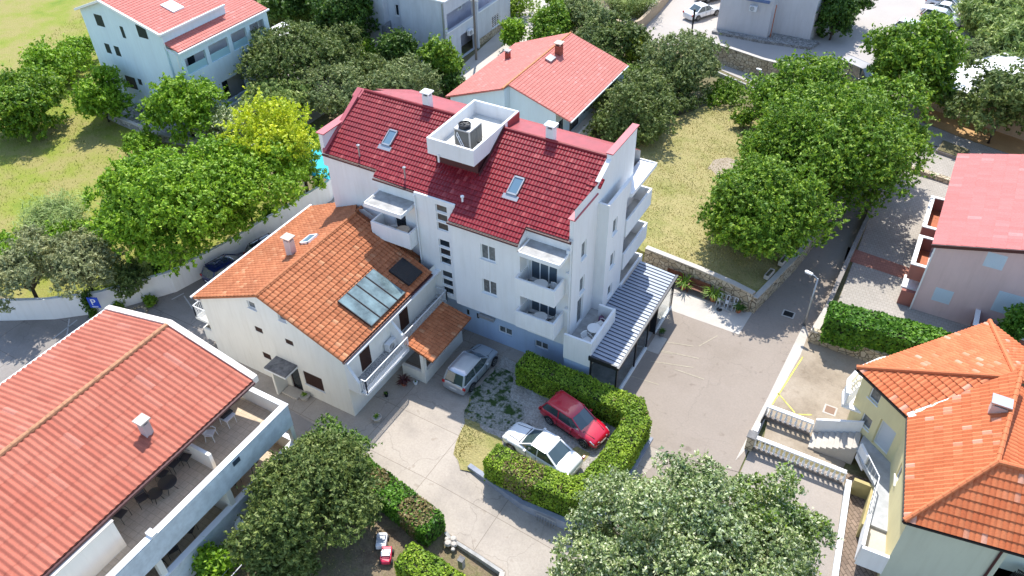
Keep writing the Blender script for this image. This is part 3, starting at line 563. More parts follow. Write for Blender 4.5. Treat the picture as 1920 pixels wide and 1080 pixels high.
def hedge(label, P, wd, h, m, dens=260, size=0.1, z0=0, sec=None, round_=0.25, name='hedge', closed=False, group=None):
    SEED[0] += 1; rg = np.random.default_rng(SEED[0]); root = thing(name, label, 'hedge', (P[0][0], P[0][1], z0), group=group); Cs = []; Ns = []; core = MB()
    V = [Vector(p) for p in P]; offs = []
    for i, p in enumerate(V):
        d1 = (V[i]-V[i-1]).normalized() if i else (V[1]-V[0]).normalized(); d2 = (V[i+1]-V[i]).normalized() if i < len(V)-1 else d1
        n = Vector((-(d1+d2).y, (d1+d2).x)).normalized(); offs.append(n/max(0.5, n.dot(Vector((-d1.y, d1.x)))))
    for i in range(len(V)-1):
        a, b = V[i], V[i+1]; L = (b-a).length; oa, ob = offs[i]*wd/2, offs[i+1]*wd/2; k = 0.9
        core.prism([tuple(a-oa*k), tuple(b-ob*k), tuple(b+ob*k), tuple(a+oa*k)], z0, z0+h-0.1)
        per = 2*h+wd; n = int(L*per*dens); t = rg.random(n); s = rg.random(n)*per
        side = np.where(s < h, -1, np.where(s > h+wd, 1, 0)); w_ = np.where(side == 0, (s-h)/wd*2-1, side); z = np.where(side == -1, s, np.where(side == 1, per-s, h))
        # rounded shoulders
        edge = (np.abs(w_) > 0.86) & (z > h-round_*0.5); z = np.where(edge, z-rg.random(n)*round_*0.5, z)
        z = z+0.03*np.sin(t*L*2.1+i)+0.02*np.sin(t*L*5.3)
        ax = np.array(a)+t[:, None]*np.array(b-a); of = np.array(oa)+t[:, None]*np.array(ob-oa)
        jit = 1+0.035*np.sin(t*L*3.3+2)+rg.normal(size=n)*0.025
        xy = ax+of*(w_*jit)[:, None]; nn = np.stack([of[:, 0]*side, of[:, 1]*side, (side == 0)*0.7], 1)
        C = np.column_stack([xy, np.maximum(0.03, z+rg.normal(size=n)*0.035)+z0]); Cs.append(C); Ns.append(nn/np.maximum(.1, np.linalg.norm(nn, axis=1))[:, None])
    for e, q, dr in ((0, V[0], V[0]-V[1]), (-1, V[-1], V[-1]-V[-2])):
        n = int(wd*h*dens); w_ = rg.random(n)*2-1; z = rg.random(n)*h; o = np.array(offs[e]*wd/2); dr = np.array(dr.normalized())
        C = np.column_stack([np.array(q)+w_[:, None]*o+dr*rg.normal(size=(n, 1))*0.04, z+z0]); Cs.append(C); Ns.append(np.tile([dr[0], dr[1], 0], (n, 1)))
    C = np.concatenate(Cs); N = np.concatenate(Ns)
    if sec:
        frac, m2, fn = sec; hh = (rg.random(len(C)) < frac) & fn(C)
        leaves_mesh('foliage', C[~hh], N[~hh], size, m, root, rg, 1.5, 0.7); leaves_mesh('foliage', C[hh], N[hh], size, m2, root, rg, 1.5, 0.7)
    else: leaves_mesh('foliage', C, N, size, m, root, rg, 1.5, 0.7)
    core.build('stems', mat('hedge_light_block', (0.03, 0.035, 0.012), 1.0), root); return root  # solid dark core added inside the leaves to block light, not separate stems
def reeds(label, px, py, rpx, h, m, n=2500, zc=0, group=None, name='reed_clump', lean=0.35, rb=None):
    SEED[0] += 1; rg = np.random.default_rng(SEED[0]); c = np.array(G(px, py, zc)); r = rpx*mpp(c); root = thing(name, label, 'reeds', (c[0], c[1], 0), group=group)
    a = rg.random(n)*2*np.pi; q = np.sqrt(rg.random(n))*r; B = np.column_stack([c[0]+np.cos(a)*q, c[1]+np.sin(a)*q, np.zeros(n)])
    hh = h*rg.uniform(0.5, 1.1, n); dirs = np.column_stack([np.cos(a)*q/r*lean+rg.normal(size=n)*0.2, np.sin(a)*q/r*lean+rg.normal(size=n)*0.2, np.ones(n)]); T = B+dirs*hh[:, None]
    # drooping blades along the stems
    k = 5; f = rg.uniform(0.3, 1.0, (n, k)); C = (B[:, None]+(T-B)[:, None]*f[..., None]).reshape(-1, 3); aa = rg.random(n*k)*2*np.pi; ln = rg.uniform(0.35, 0.7, n*k)
    D = np.column_stack([np.cos(aa)*ln, np.sin(aa)*ln, rg.uniform(-0.2, 0.35, n*k)]); S = np.column_stack([-np.sin(aa), np.cos(aa), np.zeros(n*k)])*0.028
    M1 = C+D*0.5+np.array([0, 0, 0.1]); V = np.stack([C-S, C+S, M1+S, M1-S, M1-S, M1+S, C+D+S*0.2, C+D-S*0.2], 1).reshape(-1, 3)
    leaves = shade_flat_mesh('leaves', V, np.arange(len(V)).reshape(-1, 4), m, root)
    S2 = np.column_stack([-np.sin(a), np.cos(a), np.zeros(n)])*0.012; V = np.stack([B-S2, B+S2, T+S2*0.5, T-S2*0.5], 1).reshape(-1, 3)
    shade_flat_mesh('stems', V, np.arange(len(V)).reshape(-1, 4), m, root); return root
# --- left side
tree('large bright green ash tree left of the orange tiled house', 335, 392, 5.0, 128, LB, rz=3.2, ry=0.9, n=32000, size=0.165, lobes=44)
tree('bright green tree overhanging the white wall left of the parked blue car', 455, 350, 5.0, 97, LB, rz=3.0, n=18000, size=0.165, lobes=32)
tree('green tree at the left end of the ash row above the parking sign', 255, 388, 4.6, 76, LB, rz=2.8, n=9000, size=0.19, lobes=26)
tree('yellow leaved tree beside the turquoise shade sail', 508, 268, 6.0, 84, LY, rz=2.6, n=9000, size=0.17, lobes=26, sec=(0.6, LB, lambda P, c: P[:, 2] < c[2]+0.2))
tree('green tree right of the yellow leaved tree by the white hotel wall', 565, 300, 4.0, 48, LB, rz=2.0, n=6000, size=0.16, lobes=20)
tree('round bright green tree beside the bicycle terrace', 347, 205, 2.9, 64, LB, rz=2.6, n=9000, size=0.2, lobes=24)
tree('mid green tree at the left corner of the bicycle terrace', 190, 180, 2.6, 45, LB, rz=2.4, n=6000, size=0.2, lobes=20)
tree('dense dark green tree at the left edge beyond the field', 42, 200, 2.4, 76, LG, rz=2.6, n=13000, size=0.2, lobes=30)
tree('leafy green bush behind the dark tree at left edge', 95, 135, 1.2, 64, LB, rz=2.2, n=7000, size=0.2, lobes=22, name='bush', cat='bush')
tree('feathery green bush below the blue house corner', 150, 100, 1.0, 40, LB, rz=1.4, n=4500, size=0.18, lobes=18, name='bush', cat='bush')
bush('small sunlit green bush in the field below the bicycle terrace', 262, 272, 32, LB, h=1.8)
bush('low green weeds at the lower left corner of the field', 15, 468, 45, LB, h=1.4)
tree('pale flowering shrub between the round green tree and yellow tree', 425, 240, 1.8, 42, LP, rz=1.7, n=5000, size=0.15, lobes=18, name='shrub', cat='shrub')
tree('grey green tamarisk hanging over the left end of the white wall', 40, 505, 3.6, 85, LT, rz=1.6, n=12000, size=0.11, lobes=26, aspect=3, lr=(0.2, 0.38), cat='shrub', name='shrub')
tree('grey green tamarisk above the blue parking sign', 150, 495, 3.6, 72, LT, rz=1.6, n=10000, size=0.11, lobes=22, aspect=3, lr=(0.2, 0.38), cat='shrub', name='shrub')
tree('small twisted olive tree in a ring of stones by the lane', 240, 523, 2.0, 38, LOD, rz=1.0, n=3000, size=0.12, lobes=14, trunk=0.1)
bush('green bush between the tamarisks and the reeds', 95, 462, 50, LB, h=2.0, n=4500)
bush('green bush behind the tamarisk near the ash trees', 165, 455, 40, LG, h=2.2)
reeds('silvery reed clump standing in the dry field', 112, 430, 42, 2.2, LR, n=700)
bush('tiny green tuft at the foot of the white wall', 282, 567, 9, LG, h=0.5, n=500, lobes=8)
bush('small green tuft beside the olive at the wall foot', 222, 578, 9, LG, h=0.5, n=500, lobes=8)
# --- top middle
tree('large dark olive tree right of the blue balcony house', 540, 120, 3.6, 92, LOD, rz=2.8, n=15000, size=0.16, lobes=40, aspect=2.6)
tree('dull green olive tree behind the big olive by the stone gatepost', 615, 95, 3.0, 72, LOD, rz=2.4, n=9000, size=0.17, lobes=26, aspect=2.6)
tree('reedy green tree left of the pale olives', 525, 195, 2.2, 62, LR, rz=1.8, n=7000, size=0.15, lobes=22, aspect=3.2)
tree('silvery olive tree above the red roof edge', 640, 170, 2.8, 72, LO, rz=2.2, n=9000, size=0.14, lobes=24, aspect=2.6)
tree('silvery olive tree in front of the weathered blue house', 755, 158, 3.0, 64, LO, rz=2.2, n=9000, size=0.14, lobes=24, aspect=2.6)
tree('dull green olive between the two silvery olives', 695, 135, 2.6, 58, LOD, rz=1.9, n=5500, size=0.15, lobes=18, aspect=2.4)
tree('dark round tree against the weathered house wall', 742, 98, 3.0, 34, LD, rz=1.9, n=4500, size=0.2, lobes=16)
tree('dark green orange tree beside the weathered house corner', 825, 125, 2.6, 34, LG, rz=2.2, n=5500, size=0.2, lobes=16)
tree('bright green shrub behind the silvery olives', 680, 98, 1.9, 32, LB, rz=1.4, n=3000, size=0.17, lobes=14, name='shrub', cat='shrub')
tree('dark shrub at the foot of the weathered house', 845, 165, 1.2, 26, LD, rz=1.3, n=2500, size=0.17, lobes=12, name='shrub', cat='shrub')
reeds('tall bright reed thicket behind the blue balcony house', 600, 40, 62, 3.6, LR, n=1900)
reeds('tall reeds near the top edge left of the weathered house', 530, 30, 50, 3.2, LR, n=1300)
tree('dark evergreen tree left of the weathered house', 640, 40, 4.0, 55, LD, rz=3.5, n=9000, size=0.24, lobes=24)
tree('dark evergreen mass behind the blue house at the top edge', 545, 0, 3.6, 60, LD, rz=3.0, n=7000, size=0.26, lobes=24)
tree('dark evergreen at the top edge beside the weathered house', 615, -10, 4, 45, LD, rz=3, n=5000, size=0.26, lobes=20)
bush('yellow green hedge bush at the top edge by the path', 975, 15, 45, LH_, h=2.2, n=4500)
bush('yellow green bush at the top edge next to the olives', 1050, 5, 30, LB, h=2.4)
tree('small leafy palm like tree beside the sunny path', 963, 62, 1.9, 22, LB, rz=1.4, n=2500, size=0.2, lobes=12)
tree('dark citrus tree above the peak of the light red roof', 1030, 55, 2.6, 38, LG, rz=2.2, n=6000, size=0.2, lobes=18)
tree('silvery olive tree near the top right of the light red roof', 1090, 35, 2.8, 52, LO, rz=2.2, n=6000, size=0.18, lobes=18, aspect=2.4)
tree('dull olive tree beside the street corner', 1150, 80, 3.0, 60, LOD, rz=2.4, n=9000, size=0.18, lobes=24, aspect=2.4)
tree('green olive tree behind the right end of the light red roof', 1120, 60, 3.6, 32, LO, rz=2.0, n=4500, size=0.18, lobes=16, aspect=2.4)
reeds('tall yellow green reeds on the street retaining wall', 1180, 22, 38, 3.2, LR, n=900)
tree('small yellowish tree between the light red roof and street', 1200, 105, 2.2, 27, leaf_mat('yellowish_leaf', (0.14, 0.20, 0.02), (0.25, 0.30, 0.03), (0.36, 0.36, 0.05)), rz=1.7, n=2600, size=0.16, lobes=12)
tree('big silvery olive tree below the street lamp mast', 1285, 125, 3.2, 72, LO, rz=2.7, n=12000, size=0.16, lobes=30, aspect=2.4)
tree('green olive tree above the lawn corner', 1235, 165, 2.8, 62, LOD, rz=2.2, n=8000, size=0.16, lobes=22, aspect=2.4)
tree('big dull olive tree at the left edge of the lawn', 1190, 212, 3.0, 76, LOD, rz=2.6, n=12000, size=0.15, lobes=30, aspect=2.4)
tree('lighter green olive behind the hotel roof corner', 1150, 185, 2.4, 40, LO, rz=1.8, n=5500, size=0.15, lobes=18, aspect=2.4)
tree('bright green climbing shrub beside the light red roofed house', 1180, 150, 1.6, 28, LB, rz=1.4, n=2500, size=0.16, lobes=12, name='shrub', cat='shrub')
# --- right
bush('clipped round palm bush at the top of the lawn', 1393, 223, 19, LG, h=1.5, zup=1.25, n=2000, size=0.12)
bush('dark leafy shrub row at the back edge of the lawn', 1355, 185, 40, LG, h=2.6, n=4000)
bush('green shrub beside the lawn under the big crowns', 1425, 205, 34, LG, h=2.4, n=3000)
tree('largest of the broad green crowns beside the lane', 1570, 275, 5.2, 130, LG, rz=3.6, n=38000, size=0.165, lobes=52)
tree('broad green crown left of the largest one over the lawn', 1480, 280, 4.6, 84, LG, rz=3.0, n=17000, size=0.16, lobes=30)
tree('broad green crown above the largest one near the upper street', 1505, 180, 4.2, 82, LG, rz=3.0, n=13000, size=0.2, lobes=30)
tree('broad green crown at the right of the group near the paved court', 1655, 225, 4.6, 76, LG, rz=3.0, n=12000, size=0.2, lobes=28)
tree('dome of green foliage at the lower end of the lane trees', 1434, 400, 4.2, 113, LG, rz=3.2, ry=0.95, n=32000, size=0.155, lobes=46)
tree('green tree beside the parked white cars and street', 1722, 118, 4.6, 76, LG, rz=3.6, n=15000, size=0.24, lobes=36)
tree('green tree standing on the orange dirt at the right edge', 1890, 190, 4.0, 84, LOD, rz=3.4, n=12000, size=0.22, lobes=30)
tree('small pale olive beside the white shed roof', 1815, 105, 2.4, 34, LO, rz=1.3, n=2600, size=0.18, lobes=12)
reeds('big reed thicket in the top right corner', 1885, 60, 80, 3.4, LR, n=2600, lean=0.2)
tree('pale green giant reed mass in the top right corner', 1885, 40, 2.2, 74, LR, rz=2.2, n=12000, size=0.24, lobes=40, aspect=3.6, cat='reeds', name='reed_clump', trunk=0)
tree('yellowish giant reed mass at the right edge above the shed', 1900, 90, 2.0, 62, LR, rz=2.0, n=8000, size=0.24, lobes=26, aspect=3.6, cat='reeds', name='reed_clump', trunk=0)
reeds('green reeds right of the parked cars at the top edge', 1870, 0, 50, 3.2, LR, n=1300, lean=0.2)
tree('dark climbing shrub covering the corner of the grey street building', 1565, 38, 2.2, 30, LD, rz=2.6, n=5000, size=0.22, lobes=18, name='shrub', cat='shrub')
tree('dark tree at the top edge beside the grey street building', 1605, 0, 3, 28, LD, rz=2, n=2500, size=0.25, lobes=12)
hedge('long clipped laurel hedge beside the pink house yard', [(-1.6, 42.3), (1.2, 42.6), (4.2, 42.8), (6.9, 42.9)], 1.9, 2.0, LHD, dens=150, size=0.17, z0=0.6)
bush('green laurel bush at the right edge below the pink house', 1905, 625, 30, LHD, h=3.4, n=3000)
hedge('trimmed box hedge looping round the gravel parking bay', [(-17.0, 30.0), (-13.2, 29.9), (-9.6, 29.8), (-8.95, 29.0), (-9.0, 26.0), (-9.3, 23.7), (-10.2, 22.95), (-12.5, 22.8), (-15.0, 22.95)], 1.45, 1.72, LH_, dens=320, size=0.1, z0=0.03,
      sec=(0.5, LBR, lambda C: ((C[:, 0]+12.9)**2+(C[:, 1]-22.8)**2 < 1.3) | (np.sin(C[:, 0]*3.1)*np.sin(C[:, 1]*2.7) > 0.93)))
hedge('hedge with a browned patch between the garden and the driveway', [(-21.0, 18.9), (-18.0, 18.4), (-15.4, 17.9)], 1.45, 1.4, LHD, dens=240, size=0.12, z0=0.0, sec=(0.75, LBR, lambda C: ((C[:, 0]+16.6)**2+(C[:, 1]-18.1)**2 < 0.9) | ((C[:, 0]+19.6)**2+(C[:, 1]-18.7)**2 < 0.5)))
hedge('clipped hedge segment at the bottom edge near the toy cars', [(-15.9, 15.9), (-14.1, 15.8), (-12.0, 15.6)], 1.4, 1.3, LH_, dens=240, size=0.11, z0=-0.1)
tree('large dull olive tree in the garden below the terraced house', 590, 935, 3.2, 105, LOD, rz=2.6, n=28000, size=0.11, lobes=44, aspect=2.4)
tree('green bushy tree at the garden corner by the lane', 620, 862, 2.2, 58, leaf_mat('mid_green_leaf', (0.060, 0.130, 0.020), (0.130, 0.230, 0.040), (0.220, 0.340, 0.080)), rz=1.9, n=9000, size=0.12, lobes=24, aspect=2.4)
tree('small silvery olive at the bottom edge under the large olive', 660, 955, 1.8, 42, LOD, rz=1.4, n=5000, size=0.12, lobes=16, aspect=2.6)
tree('dull olive tree at the bottom edge beside the terrace columns', 520, 1030, 2.4, 62, LOD, rz=2.0, n=8000, size=0.13, lobes=24, aspect=2.4)
bush('bright green vine bush at the bottom below the terraces', 405, 1075, 35, LB, h=2.4, n=2600)
tree('big pale leaved poplar with whitish foliage at the bottom', 1288, 1052, 5.2, 180, LP, rz=3.6, ry=0.85, n=78000, size=0.105, lobes=64, lr=(0.2, 0.36))
tree('pale leaved poplar right of the larger one at the bottom edge', 1432, 1012, 4.4, 92, LP, rz=3.2, n=28000, size=0.11, lobes=34, lr=(0.2, 0.38), sec=(0.25, LG, None))
tree('lower pale poplar crown at the left foot of the big poplar', 1122, 1098, 3.6, 85, LP, rz=2.4, n=20000, size=0.105, lobes=30)
bush('green poplar sprout between the poplars and the driveway', 1122, 1040, 34, LP, h=4, n=2000)
for i, (px, py, lb) in enumerate([(178, 590, 'dark ivy column on the white wall below the parking sign'), (302, 520, 'ivy column on the white wall under the ash trees'), (510, 425, 'narrow ivy column on the white wall near the blue car'), (598, 348, 'ivy column on the white wall beside the hotel')]):
    c = G(px, py, 0.0); SEED[0] += 1; rg = np.random.default_rng(SEED[0]); r = thing('climbing_ivy', lb, 'ivy', (c[0], c[1], 0), group='ivy on the white boundary wall'); n = 900
    C = np.column_stack([c[0]+rg.normal(size=n)*0.13, c[1]+rg.normal(size=n)*0.2, rg.random(n)*2.1]); leaves_mesh('leaves', C, np.tile([0.8, -0.6, 0.2], (n, 1)), 0.12, LD, r, rg)
    m = MB(); m.tube([(c[0], c[1], 0), (c[0]+.04, c[1], 1), (c[0], c[1]+.05, 2)], 0.03); m.build('stem', BARK, r)
def grass(name, pts, n, m, h, px=False, seed=5, zo=0.0):
    rg = np.random.default_rng(seed); P = np.array([G(*p)[:2] if px else p for p in pts]); lo, hi = P.min(0), P.max(0); Q = lo+rg.random((n*2, 2))*(hi-lo); ins = np.zeros(len(Q), bool); j = len(P)-1
    for i in range(len(P)):
        a, b = P[i], P[j]; c = ((a[1] > Q[:, 1]) != (b[1] > Q[:, 1])) & (Q[:, 0] < (b[0]-a[0])*(Q[:, 1]-a[1])/(b[1]-a[1]+1e-9)+a[0]); ins ^= c; j = i
    Q = Q[ins][:n]; k = 0.5+0.5*np.sin(Q[:, 0]*0.9+1.3*np.sin(Q[:, 1]*0.7))*np.sin(Q[:, 1]*1.1+Q[:, 0]*0.3); Q = Q[rg.random(len(Q)) < 0.25+0.75*k]; n = len(Q)
    a = rg.random(n)*6.283; hh = h*rg.uniform(0.4, 1.2, n)[:, None]; s = np.column_stack([np.cos(a), np.sin(a), np.zeros(n)])*0.03
    B = np.column_stack([Q, np.array([zg(*q)+zo for q in Q])]); T = B+np.column_stack([rg.normal(size=(n, 2))*0.4, np.ones(n)])*hh
    V = np.stack([B-s, B+s, T+s*0.2, T-s*0.2], 1).reshape(-1, 3); o = shade_flat_mesh(name, V, np.arange(4*n).reshape(n, 4), m, None); o['kind'] = 'stuff'; o['label'] = 'thin dry grass blades'; return o
LGF = leaf_mat('field_blade', (0.20, 0.26, 0.03), (0.28, 0.30, 0.06), (0.36, 0.32, 0.1)); LGL = leaf_mat('lawn_blade', (0.32, 0.31, 0.10), (0.42, 0.36, 0.16), (0.46, 0.40, 0.2))
grass('grass', [(-60, 21), (-45.5, 20.5), (-43, 26), (-41.8, 31), (-40.6, 40), (-56, 39.5), (-72, 40.5), (-76, 60), (-82, 100), (-110, 100), (-90, 50), (-62, 10)], 60000, LGF, 0.14)
grass('grass', [(-14.9, 44.2), (-7, 43.3), (-5.2, 50.0), (-4.3, 57.2), (-5.5, 67), (-12.5, 68.5), (-18, 66), (-21, 58), (-20.5, 50)], 32000, LGL, 0.08, seed=6, zo=1.25)
grass('grass', [(880, 750), (870, 790), (850, 850), (870, 875), (903, 885), (912, 868), (940, 848), (900, 800)], 2500, LGL, 0.06, px=True, seed=8, zo=0.04)
grass('weeds', [(-23, 12), (-19.5, 17.5), (-13.5, 9), (-14, 4), (-22, 4)], 5000, LGL, 0.12, seed=9)
# ============================================================ HOTEL
def bx(parent, name, m, *a, bevel=0, **k):
    mb = MB()
    for q in (a if isinstance(a[0], (tuple, list)) else [a]): mb.box(*q)
    return mb.build(name, m, parent, bevel=bevel, **k)
def hotel():
    r = thing('white_hotel', 'large white hotel with glossy dark red tiled roof and stacked balconies', 'hotel', (-23.5, 36, 0))
    RZ = lambda y: 10.4+0.553*(y-31.8)
    up = MB(); W = {}
    def wl(k, p0, p1, z0, z1, holes=(), hp=(), depth=0.13): W[k] = Wall(p0, p1); W[k].sheet(up, z0, z1, holes, hp, depth)
    wl('A', (-32.5, 32.4), (-28.2, 32.4), 0, 10.62)
    doorL = (1.0, 1.9, 6.75, 8.75)
    wl('B', (-28.2, 31.95), (-25.15, 31.95), 0, 10.36, [doorL])
    st = [(1.48, 2.28, z, z+0.56) for z in (3.05, 3.72, 4.39, 5.50, 6.17, 6.84, 8.1, 8.77, 9.44)]
    wl('C', (-25.15, 31.6), (-22.2, 31.6), 2.75, 10.3, st)
    wb = [(1.98, 2.98, 7.62, 8.72), (1.98, 2.98, 5.0, 6.1)]
    wl('D', (-22.2, 30.95), (-17.6, 30.95), 3.25, 9.75, wb)
    lo = [(0.15, 1.95, 6.5, 8.65), (0.15, 1.95, 3.95, 6.1)]
    wl('F', (-17.6, 31.8), (-14.7, 31.8), 2.2, 10.33, lo, depth=0.25)
    sw = [(1.15, 1.8, 8.1, 9.3), (1.15, 1.8, 5.5, 6.7), (0.95, 1.75, 3.1, 5.15)]
    wl('E1', (-14.7, 31.8), (-14.7, 34.95), 2.2, 12.35, sw, [(0.0, -1, 11.62)] if False else [(0.553, -1, 10.6)] if False else [])
    wl('E2', (-14.7, 34.95), (-14.0, 34.95), 0, 10.9)
    sw2 = [(0.75, 1.4, 8.3, 9.4), (0.75, 1.4, 5.75, 6.85), (0.75, 1.4, 3.4, 4.3)]
    wl('E3', (-14.0, 34.95), (-14.0, 37.65), 0, 10.9, sw2)
    rec = [(0.4, 2.6, 7.1, 9.2), (0.4, 2.6, 4.5, 6.6)]
    wl('E4', (-15.0, 37.65), (-15.0, 41.9), 0, 9.75, rec)
    up.add([(-14.0, 37.65, 0), (-15.0, 37.65, 0), (-15.0, 37.65, 9.8), (-14.0, 37.65, 9.8)], [(0, 1, 2, 3)])
    # returns between the front planes, back and left
    for (xa, ya, yb, za, zb) in ((-28.2, 31.95, 32.4, 0, 10.45), (-25.15, 31.6, 31.95, 2.75, 10.3), (-22.2, 30.95, 31.6, 3.25, 10.1)): up.add([(xa, yb, za), (xa, ya, za), (xa, ya, zb), (xa, yb, zb)], [(0, 1, 2, 3)])
    up.add([(-17.6, 30.95, 3.25), (-17.6, 31.8, 3.25), (-17.6, 31.8, 10.3), (-17.6, 30.95, 9.8)], [(0, 1, 2, 3)])
    up.add([(-32.5, 41.9, 0), (-32.5, 32.4, 0), (-32.5, 32.4, 10.6), (-32.5, 36.5, 12.8), (-32.5, 38, 12.3), (-32.5, 41.9, 10.5)], [(0, 1, 2, 3, 4, 5)])
    up.add([(-15, 41.9, 0), (-32.5, 41.9, 0), (-32.5, 41.9, 10.55), (-15, 41.9, 10.55)], [(0, 1, 2, 3)])
    for zz, x0, x1, ya, yb in ((2.75, -25.15, -22.2, 31.6, 32.1), (3.25, -22.2, -17.6, 30.95, 32.1)): up.add([(x0, ya, zz), (x1, ya, zz), (x1, yb, zz), (x0, yb, zz)], [(3, 2, 1, 0)])
    up.add([(-14.7, 31.8, 2.2), (-14.7, 31.95, 2.2), (-17.6, 31.95, 2.2), (-17.6, 31.8, 2.2)], [(0, 1, 2, 3)])
    # upper gable wall over the side terrace, with its flat top
    up.prism([(-14.98, 34.95), (-14.701, 34.95), (-14.701, 40.1), (-14.98, 40.1)], 9.6, [12.3, 12.3, 13.3, 13.3]) if False else None
    up.prism([(-14.98, 36.4), (-14.7, 36.4), (-14.7, 40.1), (-14.98, 40.1)], 9.6, 13.25)
    up.prism([(-14.98, 34.95), (-14.7, 34.95), (-14.7, 36.398), (-14.98, 36.398)], 9.6, [12.3, 12.3, 12.98, 12.98])
    up.prism([(-14.98, 31.86), (-14.702, 31.86), (-14.702, 34.7), (-14.98, 34.7)], 10.0, 11.66)
    up.prism([(-32.8, 32.4), (-32.5, 32.4), (-32.5, 35.9), (-32.8, 35.9)], 9.5, 11.8)
    up.build('wall', WHITE, r)
    base = MB(); wB = Wall((-25.15, 31.95), (-14.72, 31.95)); low = [(5.35, 6.35, 1.0, 1.6), (8.0, 8.95, 0.95, 1.55)]; wB.sheet(base, 0, 3.3, low); wE = Wall((-14.72, 31.83), (-14.72, 34.95)); wE.sheet(base, 0, 2.2)
    base.build('base_wall', BASEW, r)
    for h in low: window(r, wB, h, 2, CURT, sill=False)
    for x in (3.0, 3.75): m = MB(); wB.box(m, x, x+0.16, 0.004, 0.03, 1.55, 1.95); m.build('vent_slot', BLACK, r)
    m = MB(); wB.box(m, 4.6, 5.7, 0.9, 1.15, 2.9, 3.1); m.build('lamp_box', METG, r)
    for h in st: window(r, W['C'], h, 1, GLASS if h[2] < 8 else mat('tinted_glass', (0.10, 0.085, 0.07), 0.08, 0.3, 4), fw=0.045, sill=False)
    for h in wb: window(r, W['D'], h, 2, CURT)
    for h in lo: window(r, W['F'], h, 3, mat('sliding_glass', (0.10, 0.13, 0.16), 0.06), fw=0.07, sill=False, depth=0.2, name='balcony_door')
    window(r, W['B'], doorL, 1, GLASS, sill=False, name='balcony_door')
    for h in sw[:2]: window(r, W['E1'], h, 1, CURT)
    window(r, W['E1'], sw[2], 1, CURT, sill=False, name='terrace_door')
    for h in sw2: window(r, W['E3'], h, 1, CURT)
    for h in rec: window(r, W['E4'], h, 3, mat('sliding_glass', (0.10, 0.13, 0.16), 0.06), fw=0.07, sill=False, name='balcony_door')
    # balconies and canopies
    balcony(r, -17.66, -15.1, 30.45, 31.79, 6.45, 1.06, m=WHITE, floor=DARKC); balcony(r, -17.66, -15.1, 30.45, 31.79, 3.9, 1.06, m=WHITE, floor=DARKC)
    balcony(r, -28.15, -25.2, 30.75, 31.94, 6.7, 1.0, m=WHITE, floor=GREYC)
    for (x0, x1, y0, y1, z) in ((-17.45, -14.85, 30.4, 31.8, 9.25), (-28.15, -25.35, 30.35, 31.95, 9.05)):
        o = bx(r, 'canopy', WHITE, (x0, x1, y0, y1, z, z+0.24), (x0, x0+0.09, y0, y1, z+0.241, z+0.29), (x0, x1, y0, y0+0.09, z+0.242, z+0.29), bevel=0.01)
        bx(o, 'canopy_top', GREYC, x0+0.1, x1-0.06, y0+0.1, y1, z+0.242, z+0.252)
    for zf, y0, y1 in ((7.1, 37.7, 41.75), (4.5, 37.7, 41.6), (2.05, 37.6, 41.3)): balcony(r, -15.0, -13.9, y0, y1, zf, 1.08, openside='x0', m=WHITE, floor=mat('balcony_floor', (0.5, 0.49, 0.47), 0.8, 0.1, 3))
    o = bx(r, 'roof_slab', WHITE, (-15.0, -13.85, 38.0, 42.0, 9.72, 9.9), (-13.95, -13.85, 38.0, 42.0, 9.901, 9.98), (-15.0, -13.96, 41.9, 42.0, 9.902, 9.98), bevel=0.01)
    bx(r, 'roof_terrace', GREYC, -14.69, -14.15, 35.0, 37.9, 9.6, 9.66)
    bx(r, 'terrace_parapet', WHITE, (-14.2, -14.001, 34.951, 38.1, 9.75, 10.92), (-14.68, -14.2, 34.951, 35.1, 9.75, 10.92), bevel=0.01)
    # side terrace by the veranda
    o = bx(r, 'terrace', WHITE, (-14.69, -13.05, 31.05, 34.94, 2.75, 2.95), (-14.7, -12.9, 31.0, 31.15, 2.0, 3.95), (-13.05, -12.9, 31.151, 34.5, 2.0, 3.95), (-13.99, -13.05, 34.35, 34.5, 2.951, 3.94), bevel=0.01)
    bx(o, 'floor', GREYC, -14.69, -13.06, 31.16, 34.9, 2.951, 2.962)
    bx(r, 'base_wall', BASEW, (-14.7, -13.0, 31.12, 31.3, 0, 2.7))
    # roof
    P = lambda x, y: (x, y, RZ(y))
    tiles(r, [P(-32.35, 32.15), P(-14.98, 32.15), P(-14.98, 36.5), P(-32.35, 36.5)], TILE_R, 0.2, 0.335, 0.035, 0.05, polys=[
        [P(-32.35, 32.2), P(-28.25, 32.2), P(-28.25, 36.5), P(-32.1, 36.5)], [P(-28.25, 31.75), P(-25.1, 31.7), P(-25.1, 36.5), P(-28.25, 36.5)],
        [P(-25.1, 31.7), P(-24.9, 31.7), P(-24.9, 36.5), P(-25.1, 36.5)], [P(-24.9, 31.7), P(-22.2, 31.7), P(-22.2, 34.6), P(-24.9, 34.6)], [P(-22.2, 30.72), P(-21.7, 30.72), P(-21.7, 34.6), P(-22.2, 34.6)], [P(-21.7, 30.72), P(-17.58, 30.72), P(-17.58, 36.5), P(-21.7, 36.5)], [P(-17.58, 31.7), P(-14.99, 31.7), P(-14.99, 36.5), P(-17.58, 36.5)]])
    bx(r, 'eave_fascia', WHITE, (-25.15, -22.25, 31.55, 31.68, 10.0, 10.36), bevel=0.01)
    for x0, x1, y in ((-32.5, -28.25, 32.15), (-28.25, -25.2, 31.7), (-22.25, -17.55, 30.68), (-17.55, -14.75, 31.66)): g = MB(); g.box(x0, x1, y-0.09, y, RZ(y)-0.14, RZ(y)-0.02); g.build('gutter', GUT, r)
    ridge(r, [(-32.1, 36.52, 13.06), (-24.95, 36.52, 13.06)], TILE_R, 0.11); ridge(r, [(-21.75, 36.52, 13.06), (-14.98, 36.52, 13.06)], TILE_R, 0.11)
